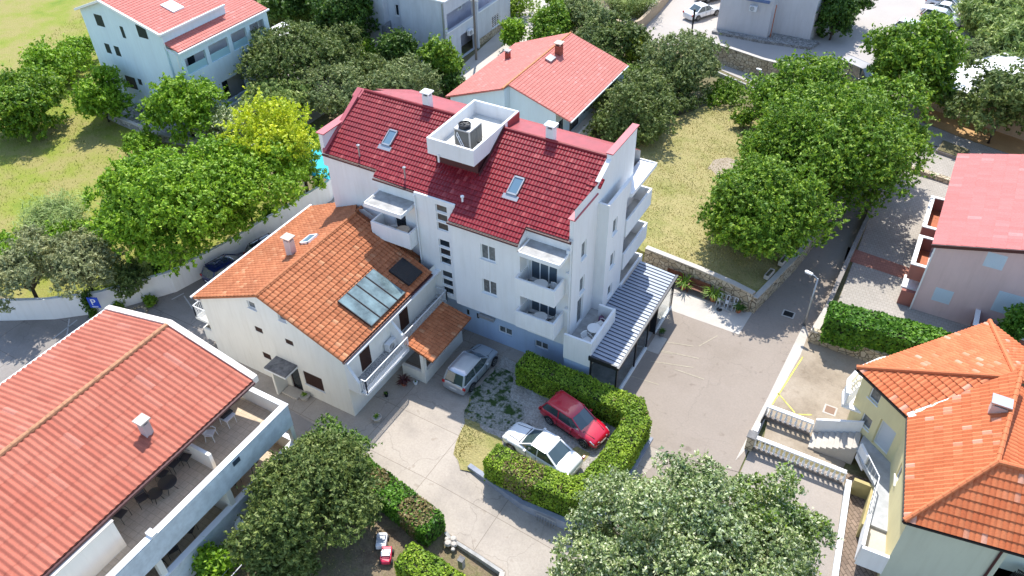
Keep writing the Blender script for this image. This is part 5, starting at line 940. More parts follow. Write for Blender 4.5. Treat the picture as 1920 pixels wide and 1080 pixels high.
# ============================================================ TERRACED HOUSE (lower left)
def terraced():
    r = thing('terraced_house', 'long house with faded red corrugated roof and two levels of terraces', 'house', (-30, 10, 0)); up = MB()
    zr, ze, xm = 7.95, 6.6, -31.7; s = (zr-ze)/5.75; y1, y0 = 17.75, -6
    Rr = lambda x, y: (x, y, zr-s*(x-xm)); L = lambda x, y: (x, y, zr-s*(xm-x))
    tiles(r, [Rr(-26.0, y0), Rr(-26.0, y1), Rr(xm, y1), Rr(xm, y0)], TILE_F, 0.30, 1.15, 0.07, 0.015, profile='wave', spw=6, polys=[[Rr(-26.0, 8.7), Rr(-26.0, y1), Rr(xm, y1), Rr(xm, 8.7)], [Rr(-26.0, y0), Rr(-26.0, 8.7), Rr(xm, 8.7), Rr(xm, y0)]])
    tiles(r, [L(-37.2, y1), L(-37.2, y0), L(xm, y0), L(xm, y1)], TILE_F, 0.30, 1.15, 0.07, 0.015, profile='wave', spw=6)
    ridge(r, [(xm, y0, zr+0.05), (xm, y1, zr+0.05)], mat('weathered_ridge', (0.42, 0.2, 0.1), .8, .25, 6), 0.14, seg=0.9)
    c = MB(); c.prism([(-37.3, y1+.01), (xm, y1+.01), (xm, y1+.35), (-37.3, y1+.35)], [6.3, 7.6, 7.6, 6.3], [6.75, 8.07, 8.07, 6.75]); c.prism([(xm, y1+.01), (-26.0, y1+.01), (-26.0, y1+.35), (xm, y1+.35)], [7.6, 6.3, 6.3, 7.6], [8.07, 6.72, 6.72, 8.07]); c.build('verge_coping', mat('pale_coping', (0.74, 0.66, 0.58), .8, .06, 2), r)
    bx(r, 'eave_board', TRIM, (-37.4, -37.25, y0, y1, 6.52, 6.62)); bx(r, 'gutter', GUT, (-26.0, -25.86, y0, y1, 6.44, 6.56))
    # walls
    e = Wall((-27.7, -6), (-27.7, 17.7)); hs = [(20.6, 22.4, 4.42, 6.2), (18.0, 19.6, 4.42, 6.2), (15.4, 17.6, 1.5, 3.7), (20.2, 22.4, 1.5, 3.7), (10.8, 12.6, 1.5, 3.7)]; e.sheet(up, 0, 6.7, hs)
    up.add([(-37, 17.7, 0), (-37, y0, 0), (-37, y0, 6.6), (-37, 17.7, 6.6)], [(0, 1, 2, 3)]); up.add([(-27.7, 17.7, 0), (-37, 17.7, 0), (-37, 17.7, 6.4), (xm, 17.7, 7.7), (-27.7, 17.7, 6.75)], [(0, 1, 2, 3, 4)])
    up.add([(-27.7, 17.7, 0), (-27.7, 17.7, 6.5), (-27.5, 17.7, 6.5), (-27.5, 17.7, 0)], [(0, 1, 2, 3)]); up.build('wall', WARMW, r)
    for h in hs: window(r, e, h, 2, CURT, sill=False, name='terrace_door')
    for zf, zt, nm in ((4.4, 5.42, 'upper_terrace'), (1.5, 2.55, 'lower_terrace')):
        o = bx(r, nm, WARMW, (-27.69, -24.3, y0, 17.9, zf-0.3, zf-0.012), (-24.5, -24.25, y0, 18.05, zf-0.55, zt), (-27.68, -24.5, 17.85, 18.05, zf-0.3, zt-0.002), bevel=0.012)
        bx(o, 'floor', FLOORT, -27.68, -24.5, y0, 17.84, zf-0.011, zf)
        bx(o, 'parapet_cap', TRIM, (-24.54, -24.2, y0, 18.09, zt+0.002, zt+0.035), (-27.68, -24.54, 17.81, 18.09, zt+0.002, zt+0.034))
    bx(r, 'outer_band', mat('blue_grey_render', (0.58, 0.63, 0.66), .85, .12, 2), (-24.249, -24.22, y0, 18.04, 3.86, 5.35), (-24.249, -24.22, y0, 18.04, 0.96, 2.5))
    for y in (17.9, 13.3, 8.9, 2.5): bx(r, 'column', WARMW, (-24.6, -24.3, y-0.15, y+0.15, 2.59, 3.84) if y != 17.9 else (-24.52, -24.26, 17.8, 18.04, 2.59, 3.84)); bx(r, 'column', WARMW, (-24.55, -24.3, y-0.15, y+0.12, 0, 0.94))
    bx(r, 'terrace_screen', WARMW, (-27.68, -25.3, 13.6, 13.78, 4.401, 5.55)); bx(r, 'terrace_screen', WARMW, (-27.68, -24.52, 13.2, 13.4, 1.501, 3.84))
    s_ = MB(); s_.prism([(-27.68, 13.6), (-26.6, 13.6), (-26.6, 13.78), (-27.68, 13.78)], 5.551, [6.4, 5.56, 5.56, 6.4]); s_.build('terrace_screen', WARMW, r)
    # stair head wall at the near end
    s_ = MB(); s_.box(-25.95, -25.75, 2, 8.6, 4.4, 6.35); s_.box(-27.69, -25.95, 8.42, 8.6, 4.4, 6.3); s_.build('stair_wall', WARMW, r); bx(r, 'stair_coping', mat('pale_coping', (0.74, 0.66, 0.58), .8), (-25.99, -25.7, 2, 8.64, 6.36, 6.4))
    bx(r, 'parapet_block', TRIM, (-24.6, -24.15, 9.1, 9.4, 5.46, 5.62))
    ch = chimney(r, -27.7, 12.55, 6.8, 7.75, 0.42, 0.42, plaster('mauve_plaster', (0.5, 0.43, 0.42)), GR_LIGHT)
terraced()
CD = [(-27.05, 9.5, 4.4, 0.2, 'dark mesh chair nearest the stair wall on the upper terrace'), (-26.85, 10.6, 4.4, -0.3, 'dark mesh chair beside the small table on the upper terrace'), (-27.1, 12.05, 4.4, 0.2, 'dark mesh chair behind the oval glass table on the upper terrace'), (-27.1, 12.75, 4.4, 0.1, 'dark mesh chair second from the dividing screen on the upper terrace'), (-26.85, 13.3, 4.4, 0.3, 'dark mesh chair against the dividing screen on the upper terrace'),
      (-25.85, 14.6, 1.5, 0.4, 'dark chair on the lower terrace beside the wire table'), (-25.7, 11.4, 1.5, 0.5, 'dark chair on the shaded lower terrace near the satellite dish'), (-25.6, 10.2, 1.5, -0.4, 'dark chair on the lower terrace left of the middle column'), (-25.7, 9.4, 1.5, 1.2, 'dark chair on the lower terrace nearest the bottom edge')]
for x, y, z, a, lb in CD: chair_dark(lb, (x, y, z+0.002), -math.pi/2+a, 'dark terrace chairs')
table_round('oval dark glass table on the upper terrace', (-26.35, 11.75, 4.402), 0.45, 0.6, mat('smoked_glass', (0.06, 0.055, 0.05), 0.1), METD); table_round('small low round dark table on the upper terrace', (-26.45, 11.05, 4.402), 0.36, 0.5, MATS['smoked_glass'], METD)
table_round('round wire table on the lower terrace by the end column', (-25.75, 15.9, 1.502), 0.42, 0.7, MESHB, METD)
chair_white('white plastic chair on the upper terrace near the grill', (-26.9, 15.0, 4.402), -math.pi/2+0.5)
def grill():
    r = thing('side_table', 'white folding table carrying a black grill on the upper terrace', 'table', (-26.9, 16.2, 4.402)); bx(r, 'tabletop', WPL, -27.2, -26.5, 15.85, 16.5, 5.0, 5.03)
    for sx in (-27.12, -26.58):
        for sy in (15.92, 16.43): m = MB(); m.tube([(sx, sy, 5.0), (sx+.03*(1 if sx > -27 else -1), sy, 4.402)], 0.018); m.build('leg', WPL, r)
    r = thing('barbecue_grill', 'black barbecue grill with wire hood on the white folding table', 'grill', (-27.0, 16.25, 5.03)); m = MB(); m.prism([(-27.25, 15.9), (-26.75, 15.9), (-26.7, 16.55), (-27.3, 16.55)], 5.035, 5.17); m.build('firebox', BLACK, r, bevel=0.03); m = MB(); m.tube([(-27.25, 15.95, 5.17), (-27.4, 16.1, 5.55), (-27.4, 16.4, 5.55), (-27.25, 16.5, 5.17)], 0.015); m.build('hood_frame', METD, r)
grill()
def dish():
    c = G(450, 980, 1.9); r = thing('satellite_dish', 'white satellite dish on the lower terrace edge', 'satellite dish', (-24.1, 13.0, 1.6)); n = Vector((0.75, -0.25, 0.55)).normalized(); q = n.to_track_quat('Z', 'Y'); cc = Vector((-23.5, 12.9, 2.05)); m = MB(); k = 20
    rings = [(0.02, 0), (0.2, 0.03), (0.34, 0.08), (0.42, 0.13)]; vs_ = []; fs = []
    for rr, h in rings:
        for j in range(k): t = 2*math.pi*j/k; vs_.append(cc+q @ Vector((rr*math.cos(t), rr*math.sin(t), h)))
    for i in range(3):
        for j in range(k): fs.append((i*k+j, i*k+(j+1) % k, (i+1)*k+(j+1) % k, (i+1)*k+j))
    m.add(vs_, fs); m.build('reflector', METW, r, smooth=True); m = MB(); m.tube([(-24.22, 13.0, 1.6), (-23.9, 13.0, 1.6), cc], 0.02); m.tube([cc+Vector((0, 0, -.35)), cc+n*0.45], 0.012); m.build('arm', METG, r)
    m = MB(); m.lathe([(0.04, 0), (0.04, 0.1)], tuple(cc+n*0.45)); m.build('receiver', METG, r)
    r = thing('plaque', 'small dark notice plaque fixed on the upper terrace parapet', 'plaque', (-24.2, 12.0, 5.0)); bx(r, 'plate', mat('navy_plate', (0.03, 0.05, 0.08), .4), -24.218, -24.19, 14.0, 14.45, 4.95, 5.25)
    r = thing('clothes_line', 'white metal clothes line frame below the terraces', 'clothes line', (-22.6, 13, 0)); m = MB()
    for y in (9.5, 16.2): m.tube([(-22.9, y, 0), (-22.9, y, 1.6)], 0.03); m.tube([(-23.7, y, 1.6), (-22.1, y, 1.6)], 0.025)
    m.build('post', METW, r)
    for x in (-23.6, -23.2, -22.6, -22.2): m = MB(); m.tube([(x, 9.5, 1.61), (x, 13, 1.57), (x, 16.2, 1.61)], 0.012 if x < -22.3 else .025); m.build('line', METW, r)
dish()
# ============================================================ OTHER HOUSES
def mid_house():
    r = thing('light_red_roofed_house', 'low white house with broad light red gable roof behind the hotel', 'house', (-31, 58, 0)); up = MB()
    zr, xm, xr, xl, ze = 6.2, -31.3, -25.4, -37.1, 4.25; sr = (zr-ze)/(xr-xm); sl_ = (zr-4.1)/(xm-xl); P = lambda x, y: (x, y, zr-(sr*(x-xm) if x > xm else sl_*(xm-x)))
    tiles(r, [P(xr, 53.4), P(xr, 65.2), P(xm, 65.2), P(xm, 53.4)], TILE_M, 0.3, 0.3, 0.03, 0.03); tiles(r, [P(xl, 65.0), P(xl, 52.5), P(xm, 52.5), P(xm, 65.2)], TILE_M, 0.3, 0.3, 0.03, 0.03)
    ridge(r, [(xm, 52.5, zr+.04), (xm, 65.2, zr+.04)], mat('ochre_ridge', (0.6, 0.24, 0.1), .8, .1, 5), 0.09)
    g = Wall((-36.8, 52.8), (xm, 52.8)); g.sheet(up, 0, 6.1, (), [((6.0-3.95)/(xm+36.8), -1, 3.95)]); g = Wall((xm, 53.7), (-26.9, 53.7)); g.sheet(up, 0, 6.1, (), [(-sr, -1, 6.05)]); up.add([(xm, 52.8, 0), (xm, 53.7, 0), (xm, 53.7, 6.0), (xm, 52.8, 6.0)], [(0, 1, 2, 3)])
    e = Wall((-26.9, 53.7), (-26.9, 64.9)); hs = [(0.5, 1.5, 1.3, 3.4), (3.0, 4.6, 1.3, 3.5), (5.4, 6.6, 1.8, 3.4), (8.9, 10.6, 1.3, 3.5)]; e.sheet(up, 0, 4.6, hs); up.add([(-26.9, 64.9, 0), (-36.8, 64.9, 0), (-36.8, 64.9, 3.9), (xm, 64.9, 6), (-26.9, 64.9, 4.6)], [(0, 1, 2, 3, 4)]); up.add([(-36.8, 64.9, 0), (-36.8, 52.8, 0), (-36.8, 52.8, 3.95), (-36.8, 64.9, 3.95)], [(0, 1, 2, 3)]); up.build('wall', BLUEW, r)
    for h in hs: window(r, e, h, 2, GLASS, frame=METD, sill=False)
    o = bx(r, 'gallery', WARMW, (-26.89, -25.5, 53.7, 64.9, 1.0, 1.2), (-25.65, -25.5, 53.7, 62.0, 1.2, 2.1)); bx(r, 'gallery_pier', BLUEW, (-26.88, -25.6, 63.1, 64.9, 1.2, 4.3)); bx(r, 'post', METD, -25.65, -25.55, 53.75, 53.85, 1.2, 4.3)
    bx(r, 'gutter', TRIM, -25.42, -25.3, 53.4, 65.2, 4.12, 4.24)
    c = chimney(r, -30.5, 61.2, 5.6, 6.75, 0.55, 0.6, mat('red_brick', (0.30, 0.08, 0.05), .9, .3, 12), mat('pale_cap', (0.6, 0.45, 0.36), .8)); chimney(r, -35.4, 60.5, 4.6, 5.3, 0.4, 0.4, mat('red_brick', (0.3, 0.08, 0.05), .9), GREYC)
    n = (0.3, 0, 1); m = MB(); P_ = lambda x, y, h: (x+.3*h, y, P(x, y)[2]+h); m.add([P_(-30.9, 59.2, .05), P_(-30.3, 59.2, .05), P_(-30.3, 60.2, .05), P_(-30.9, 60.2, .05), P_(-30.9, 59.2, .2), P_(-30.3, 59.2, .2), P_(-30.3, 60.2, .2), P_(-30.9, 60.2, .2)], [(3, 2, 1, 0), (4, 5, 6, 7), (0, 1, 5, 4), (1, 2, 6, 5), (2, 3, 7, 6), (3, 0, 4, 7)]); m.build('skylight', METG, r, bevel=.02)
    r2 = thing('crate', 'bright green plastic crate on the gallery of the light red roofed house', 'crate', (-26.2, 55.0, 1.2)); bx(r2, 'body', mat('green_plastic', (0.05, 0.4, 0.05), .5), -26.4, -26.0, 54.8, 55.2, 1.205, 1.5, bevel=.02); bx(r2, 'rim', MATS['green_plastic'], -26.43, -25.97, 54.77, 55.23, 1.502, 1.54)
mid_house()
def blue_house():
    r = thing('blue_balcony_house', 'tall pale blue house with salmon roof and glass railed loggias', 'house', (-65, 48, 0)); up = MB()
    g = Wall((-70.9, 43.4), (-60.5, 43.4)); X = lambda a, b, c, d: (a+70.9, b+70.9, c, d)
    hs = [X(-69.1, -68.0, 7.75, 8.85), X(-65.9, -65.45, 7.2, 8.3), X(-63.55, -62.3, 7.75, 8.9), X(-69.1, -68.4, 5.1, 6.05), X(-67.8, -67.1, 5.1, 6.05), X(-67.7, -66.3, 1.9, 3.15), X(-65.9, -65.4, 2.6, 3.2)]
    g.sheet(up, -1, 10.5, hs, [(0.37, -1, 9.0), (-0.26, -1, 10.38+0.26*3.7)])
    for h in hs: window(r, g, h, shutter=GREEN, sill=False, depth=.04)
    e = Wall((-60.5, 43.4), (-60.5, 51)); e.sheet(up, -1, 8.55); up.add([(-60.5, 51, 0), (-70.9, 51, 0), (-70.9, 51, 9.0), (-67.2, 51, 10.3), (-60.5, 51, 8.55)], [(0, 1, 2, 3, 4)]); up.add([(-70.9, 51, -1), (-70.9, 43.4, -1), (-70.9, 43.4, 9), (-70.9, 51, 9)], [(0, 1, 2, 3)])
    up.build('wall', BLUEW, r)
    m = MB(); Z = lambda x: 9.03+(x+70.95)*0.37 if x < -67.2 else 10.42-(x+67.2)*0.26
    tiles(r, [(-60.3, 43.15, Z(-60.3)), (-60.3, 50.8, Z(-60.3)), (-67.2, 50.8, Z(-67.2)), (-67.2, 43.15, Z(-67.2))], TILE_M, 0.3, 0.33, 0.03, 0.03); tiles(r, [(-71.1, 50.8, Z(-71.1)), (-71.1, 43.15, Z(-71.1)), (-67.2, 43.15, Z(-67.2)), (-67.2, 50.8, Z(-67.2))], TILE_M, 0.3, 0.33, 0.03, 0.03)
    v = MB()
    for a, b in (((-71.15, 43.1), (-67.2, 43.1)), ((-67.2, 43.1), (-60.25, 43.1))): v.bar((a[0], a[1], Z(a[0]+.01)+.02), (b[0], b[1], Z(b[0])+.02), 0.18, 0.2)
    v.bar((-60.25, 43.1, Z(-60.25)), (-60.25, 50.9, Z(-60.25)), 0.14, 0.16); v.build('verge', TRIM, r)
    m = MB(); m.add([(-63.5, 46.5, Z(-63.5)+.14), (-62, 46.5, Z(-62)+.14), (-62, 47.8, Z(-62)+.14), (-63.5, 47.8, Z(-63.5)+.14), (-63.5, 46.5, Z(-63.5)), (-62, 46.5, Z(-62)), (-62, 47.8, Z(-62)), (-63.5, 47.8, Z(-63.5))], [(0, 1, 2, 3), (0, 4, 5, 1), (1, 5, 6, 2), (2, 6, 7, 3), (3, 7, 4, 0)]); m.build('skylight', mat('pale_skylight', (.7, .72, .74), .3), r)
    # loggia wing
    f = Wall((-59, 43.6), (-59, 54.6)); wv = MB(); op = [(0.35, 2.75, 4.85, 6.35), (3.2, 5.6, 4.85, 6.45), (6.05, 8.0, 4.85, 6.5), (8.5, 10.4, 4.85, 6.45), (3.6, 6.5, 0.7, 2.7)]; f.sheet(wv, -1, 7.15, op, depth=0.25); wv.add([(-59, 54.6, 0), (-66, 54.6, 0), (-66, 54.6, 7.1), (-59, 54.6, 7.1)], [(0, 1, 2, 3)]); wv.add([(-60.5, 43.6, 0), (-59, 43.6, 0), (-59, 43.6, 7.15), (-60.5, 43.6, 7.2)], [(0, 1, 2, 3)]); wv.build('loggia_wall', BLUEW, r)
    ins = MB(); ins.add([(-60.45, 43.7, -1), (-60.45, 54.5, -1), (-60.45, 54.5, 7), (-60.45, 43.7, 7)], [(0, 1, 2, 3)]); ins.box(-60.4, -59.02, 43.7, 54.5, 4.5, 4.6); ins.build('inner_wall', WHITE, r)
    gp = mat('aqua_glass', (0.38, 0.58, 0.62), 0.15)
    for a, b, c, d in op[:4]: m = MB(); f.box(m, a+.02, b-.02, -0.16, -0.12, c, c+0.72); m.build('glass_balustrade', gp, r)
    bx(r, 'balcony_door', GLASS, -60.44, -60.4, 45.3, 46.1, 4.7, 6.6); bx(r, 'balcony_door', GLASS, -60.44, -60.4, 47.5, 49, 0.1, 2.6)
    tiles(r, [(-58.9, 43.5, 7.2), (-58.9, 54.7, 7.2), (-60.5, 54.7, 7.7), (-60.5, 43.5, 7.7)], TILE_M, 0.3, 0.33, 0.03, 0.03, name='wing_roof'); tiles(r, [(-60.48, 51, 7.7), (-60.48, 54.7, 7.7), (-68, 54.7, 8.6), (-68, 51, 8.6)], TILE_M, 0.3, 0.33, 0.03, 0.03, name='wing_roof')
    bx(r, 'wing_gutter', TRIM, -58.9, -58.72, 43.4, 54.8, 7.02, 7.16); bx(r, 'end_slab', TRIM, -60.2, -57.6, 54.7, 57.5, 4.3, 4.6)
    m = MB(); m.tube([(-60.3, 43.3, 8.4), (-60.2, 43.3, 7.3), (-59.2, 43.4, 6.9), (-59.2, 43.4, 0.0)], .06); m.build('downpipe', METW, r)
    bx(r, 'terrace_wall', mat('aqua_render', (0.50, 0.62, 0.62), .8, .05, 2), (-58.0, -57.8, 45.0, 51.5, 0, 0.9), (-59, -58.0, 45.0, 45.2, 0, 0.9)); bx(r, 'terrace_step', mat('sand_step', (0.5, 0.38, 0.25), .9, .1, 3), -57.79, -56.9, 44.8, 51.8, 0.0, 0.25)
blue_house()
for i, (y, c, lb) in enumerate([(46.5, BLACK, 'black planter box in front of the aqua terrace wall'), (48.6, BLACK, 'second black planter box along the aqua terrace wall'), (50.8, mat('red_pot', (.35, .04, .03), .6), 'red flower pot at the end of the aqua terrace wall')]):
    r = thing('planter', lb, 'planter', (-57.4, y, 0.26), group='planters by the aqua terrace wall'); m = MB(); m.lathe([(0.16, 0), (0.22, 0.3), (0.19, 0.3), (0.17, 0.22)], n=12); m.build('pot', c, r, local=True); rg = np.random.default_rng(i); C = rg.normal(size=(90, 3))*0.1+np.array([0, 0, .36]); o = leaves_mesh('plant', C, rnd_unit(rg, 90), 0.12, LG, r, rg)
    o.data.transform(Matrix.Translation(origin(r)))
def weathered():
    r = thing('weathered_blue_house', 'weathered pale blue block with galleries behind the olive trees', 'house', (-50, 68, 0)); up = MB(); g = Wall((-57.3, 64.4), (-52.5, 64.4)); g.sheet(up, 0, 11); w2 = Wall((-52.5, 65.2), (-50.3, 65.2)); h2 = [(0.9, 1.35, 4.1, 5.3)]; w2.sheet(up, 0, 11, h2); w3 = Wall((-50.3, 64.4), (-44.9, 64.4)); w3.sheet(up, 0, 6.9)
    up.add([(-52.5, 64.4, 0), (-52.5, 65.2, 0), (-52.5, 65.2, 11), (-52.5, 64.4, 11)], [(0, 1, 2, 3)]); up.add([(-50.3, 65.2, 0), (-50.3, 64.4, 0), (-50.3, 64.4, 6.9), (-50.3, 65.2, 6.9)], [(0, 1, 2, 3)]); up.add([(-57.3, 78, 0), (-57.3, 64.4, 0), (-57.3, 64.4, 11), (-57.3, 78, 11)], [(0, 1, 2, 3)]); up.add([(-50.3, 65.2, 6.8), (-50.3, 78, 6.8), (-50.3, 78, 11), (-50.3, 65.2, 11)], [(0, 1, 2, 3)])
    e = Wall((-44.9, 64.4), (-44.9, 77.5)); he = [(0.4, 5.4, 3.7, 5.55), (6.1, 12.6, 3.75, 5.6), (0.9, 1.6, 0.8, 1.7), (9.0, 10.6, 0.9, 2.2), (2.7, 5.4, 0.05, 2.5)]; e.sheet(up, 0, 6.9, he, depth=0.3); up.build('wall', OLDW, r)
    window(r, w2, h2[0], 1, GLASS); window(r, e, he[2], 1, GLASS); o = window(r, e, he[3], 3, GLASS, depth=.05)
    m = MB()
    for i in range(1, 6): e.box(m, 9.0, 10.6, -0.04, -0.01, 0.9+i*0.22, 0.94+i*0.22)
    m.build('window_bars', TRIM, r)
    ins = MB(); ins.box(-46.6, -46.5, 64.5, 77.4, 0, 6.8); ins.box(-46.5, -44.95, 64.5, 77.4, 2.45, 2.6); ins.build('gallery_wall', mat('lilac_plaster', (.5, .5, .58), .85, .1, 1), r)
    bx(r, 'roof_slab', mat('white_roofing', (.75, .76, .77), .6), (-50.2, -44.7, 64.3, 77.6, 6.92, 7.05)); bx(r, 'roof_slab', MATS['white_roofing'], (-57.4, -50.2, 64.3, 78, 11.0, 11.1))
    bx(r, 'gallery_rail', TRIM, -44.89, -44.8, 64.6, 77.2, 3.62, 3.72); bx(r, 'plinth', STONE, -44.89, -44.83, 70.4, 77.5, 0, 0.75); bx(r, 'pier', OLDW, -44.95, -44.6, 70.0, 70.3, 0, 6.9)
    bx(r, 'balcony', mat('aged_concrete', (.3, .24, .24), .9, .2, 3), (-52.45, -50.0, 63.5, 65.19, 2.35, 2.55)); rail(r, [(-52.3, 65.1), (-52.3, 63.6), (-50.1, 63.6), (-50.1, 64.4)], 2.55, 0.9, METG)
    m = MB(); m.tube([(-45.0, 64.25, 6.8), (-45.0, 64.25, 0)], .07); m.build('downpipe', METG, r); bx(r, 'dark_door', BLACK, -50.7, -50.35, 65.1, 65.19, 0.1, 2.2)
    wall_ac('air conditioner on the lower gallery wall of the weathered house', -44.65, 68.6, 2.1, 'x'); wall_ac('air conditioner under the roof of the weathered house gallery', -46.2, 69.0, 4.4, 'x')
    r = thing('gate_post', 'tapering pale concrete gatepost among the olive trees', 'post', G(655, 70, 0)); x, y, _ = G(655, 78, 0.6); m = MB(); m.box(-.55, .55, -.4, .4, 0, 1.3); m.build('base', mat('tan_base', (.45, .3, .2), .9), r, local=True); m = MB(); m.prism([(-.6, -.45), (.6, -.45), (.6, .45), (-.6, .45)], 1.301, [2.3, 1.45, 1.45, 2.3]); m.prism([(-.6, -.3), (-.2, -.3), (-.2, .3), (-.6, .3)], 2.0, 3.0); m.build('cap', GREYC, r, local=True)
weathered()
def street_building():
    r = thing('grey_street_building', 'tall pale grey building beside the upper street and white saloon car', 'building', (-18.5, 90, 0)); up = MB(); a = Wall((-23.5, 86.2), (-17.9, 86.4)); a.sheet(up, 0, 12); b = Wall((-17.8, 88.0), (-13.7, 88.0)); b.sheet(up, 0, 12); up.add([(-17.9, 86.4, 0), (-17.8, 88, 0), (-17.8, 88, 12), (-17.9, 86.4, 12)], [(0, 1, 2, 3)]); e = Wall((-13.7, 88), (-12.6, 99)); e.sheet(up, 0, 12); up.add([(-23.5, 99, 0), (-23.5, 86.2, 0), (-23.5, 86.2, 12), (-23.5, 99, 12)], [(0, 1, 2, 3)]); up.add([(-12.6, 99, 0), (-23.5, 99, 0), (-23.5, 99, 12), (-12.6, 99, 12)], [(0, 1, 2, 3)]); up.build('wall', plaster('greyish_plaster', (0.62, 0.60, 0.60), .06), r)
    bx(r, 'flat_roof', GREYC, -23.4, -13.8, 88.1, 98.9, 11.9, 12.0); m = MB(); m.prism([(-23.7, 85.3), (-18.3, 85.3), (-13.0, 86.0), (-12.6, 87.9), (-17.7, 87.9), (-17.8, 86.2), (-23.7, 86.1)], 0, 0.3); m.build('plinth', stone_mat('grey_masonry', (.25, .24, .23), (.42, .4, .37), (.12, .11, .1), 3), r)
    bx(r, 'awning', mat('blue_awning', (.12, .17, .3), .7), -20.8, -18.2, 85.8, 86.15, 4.1, 4.3)
    m = MB(); m.tube([(-17.5, 86.2, 4), (-17.6, 86.6, 0)], .05); m.build('downpipe', TERRA, r)
street_building(); wall_ac('air conditioner high on the grey street building', -19.8, 86.0, 3.0, 'y')
def pink_house():
    r = thing('pink_house', 'pink house with flat pinkish red roof and rose coloured balconies', 'house', (8, 54, 0)); up = MB(); g = Wall((3.05, 48.2), (16, 48.2)); hs = [(2.8, 3.9, 4.85, 5.95), (4.3, 5.9, 1.75, 3.4), (0.9, 2.0, 1.2, 2.3)]; g.sheet(up, 0, 9.2, hs, [(0.27, -1, 5.45)]); e = Wall((3.05, 60.2), (3.05, 48.2)); he = [(2.8, 5.0, 2.3, 4.4), (8.3, 10.8, 2.3, 4.4), (9, 10.4, 0.1, 2)]; e.sheet(up, 0, 5.5, he); up.add([(16, 60.2, 0), (3.05, 60.2, 0), (3.05, 60.2, 5.5), (16, 60.2, 9)], [(0, 1, 2, 3)]); up.build('wall', PINKW, r)
    for h in hs: window(r, g, h, shutter=BLUESH, sill=False, depth=.03)
    for h in he: window(r, e, h, 2, GLASS, sill=False)
    P = lambda x, y: (x, y, 5.55+0.27*(x-2.9)); tiles(r, [P(2.75, 60.4), P(2.75, 48.0), P(16.4, 48.0), P(16.4, 60.4)], TILE_P, 0.35, 0.8, 0.04, 0.02, profile='wave')
    m = MB(); m.bar((2.75, 47.95, 5.42), (16.4, 47.95, 5.42+.27*13.65), .06, .24); m.build('barge_board', GUT, r); m = MB(); m.bar((3.0, 48.15, 0), (3.0, 48.15, 5.4), .1, .1); m.build('corner_trim', WHITE, r)
    for y0, y1, z in ((53.2, 57.4, 2.3), (48.5, 52.0, 2.3)):
        o = bx(r, 'balcony', ROSEW, (2.1, 3.04, y0, y1, z-.2, z), (2.1, 2.22, y0, y1, z+.001, z+1.0), (2.22, 3.04, y0, y0+.12, z+.001, z+1.0), (2.22, 3.04, y1-.12, y1, z+.001, z+1.0)); bx(o, 'balcony_cap', TRIM, (2.02, 2.3, y0-.06, y1+.06, z+1.002, z+1.07), (2.3, 3.04, y0-.06, y0+.18, z+1.002, z+1.07), (2.3, 3.04, y1-.18, y1+.06, z+1.002, z+1.07)); bx(o, 'floor', TERRA, 2.23, 3.03, y0+.13, y1-.13, z+.001, z+.012)
    bx(r, 'entry_slab', TRIM, 2.0, 3.04, 48.6, 50.0, 1.15, 1.3); bx(r, 'entry_wall', ROSEW, 2.1, 3.04, 48.3, 48.6, 0, 1.2)
    o = bx(r, 'front_balcony', ROSEW, (6.7, 13, 46.7, 48.19, 0.3, .5), (6.7, 13, 46.6, 46.72, 0.3, 1.45), (6.7, 6.82, 46.73, 48.19, .5, 1.45)); bx(o, 'balcony_cap', TRIM, (6.6, 13, 46.52, 46.8, 1.452, 1.52), (6.6, 6.9, 46.8, 48.19, 1.452, 1.52))
    m = MB(); m.lathe([(.12, 0), (.12, .08)], (9.0, 48.1, 3.75)); m.build('wall_lamp', METD, r)
pink_house()
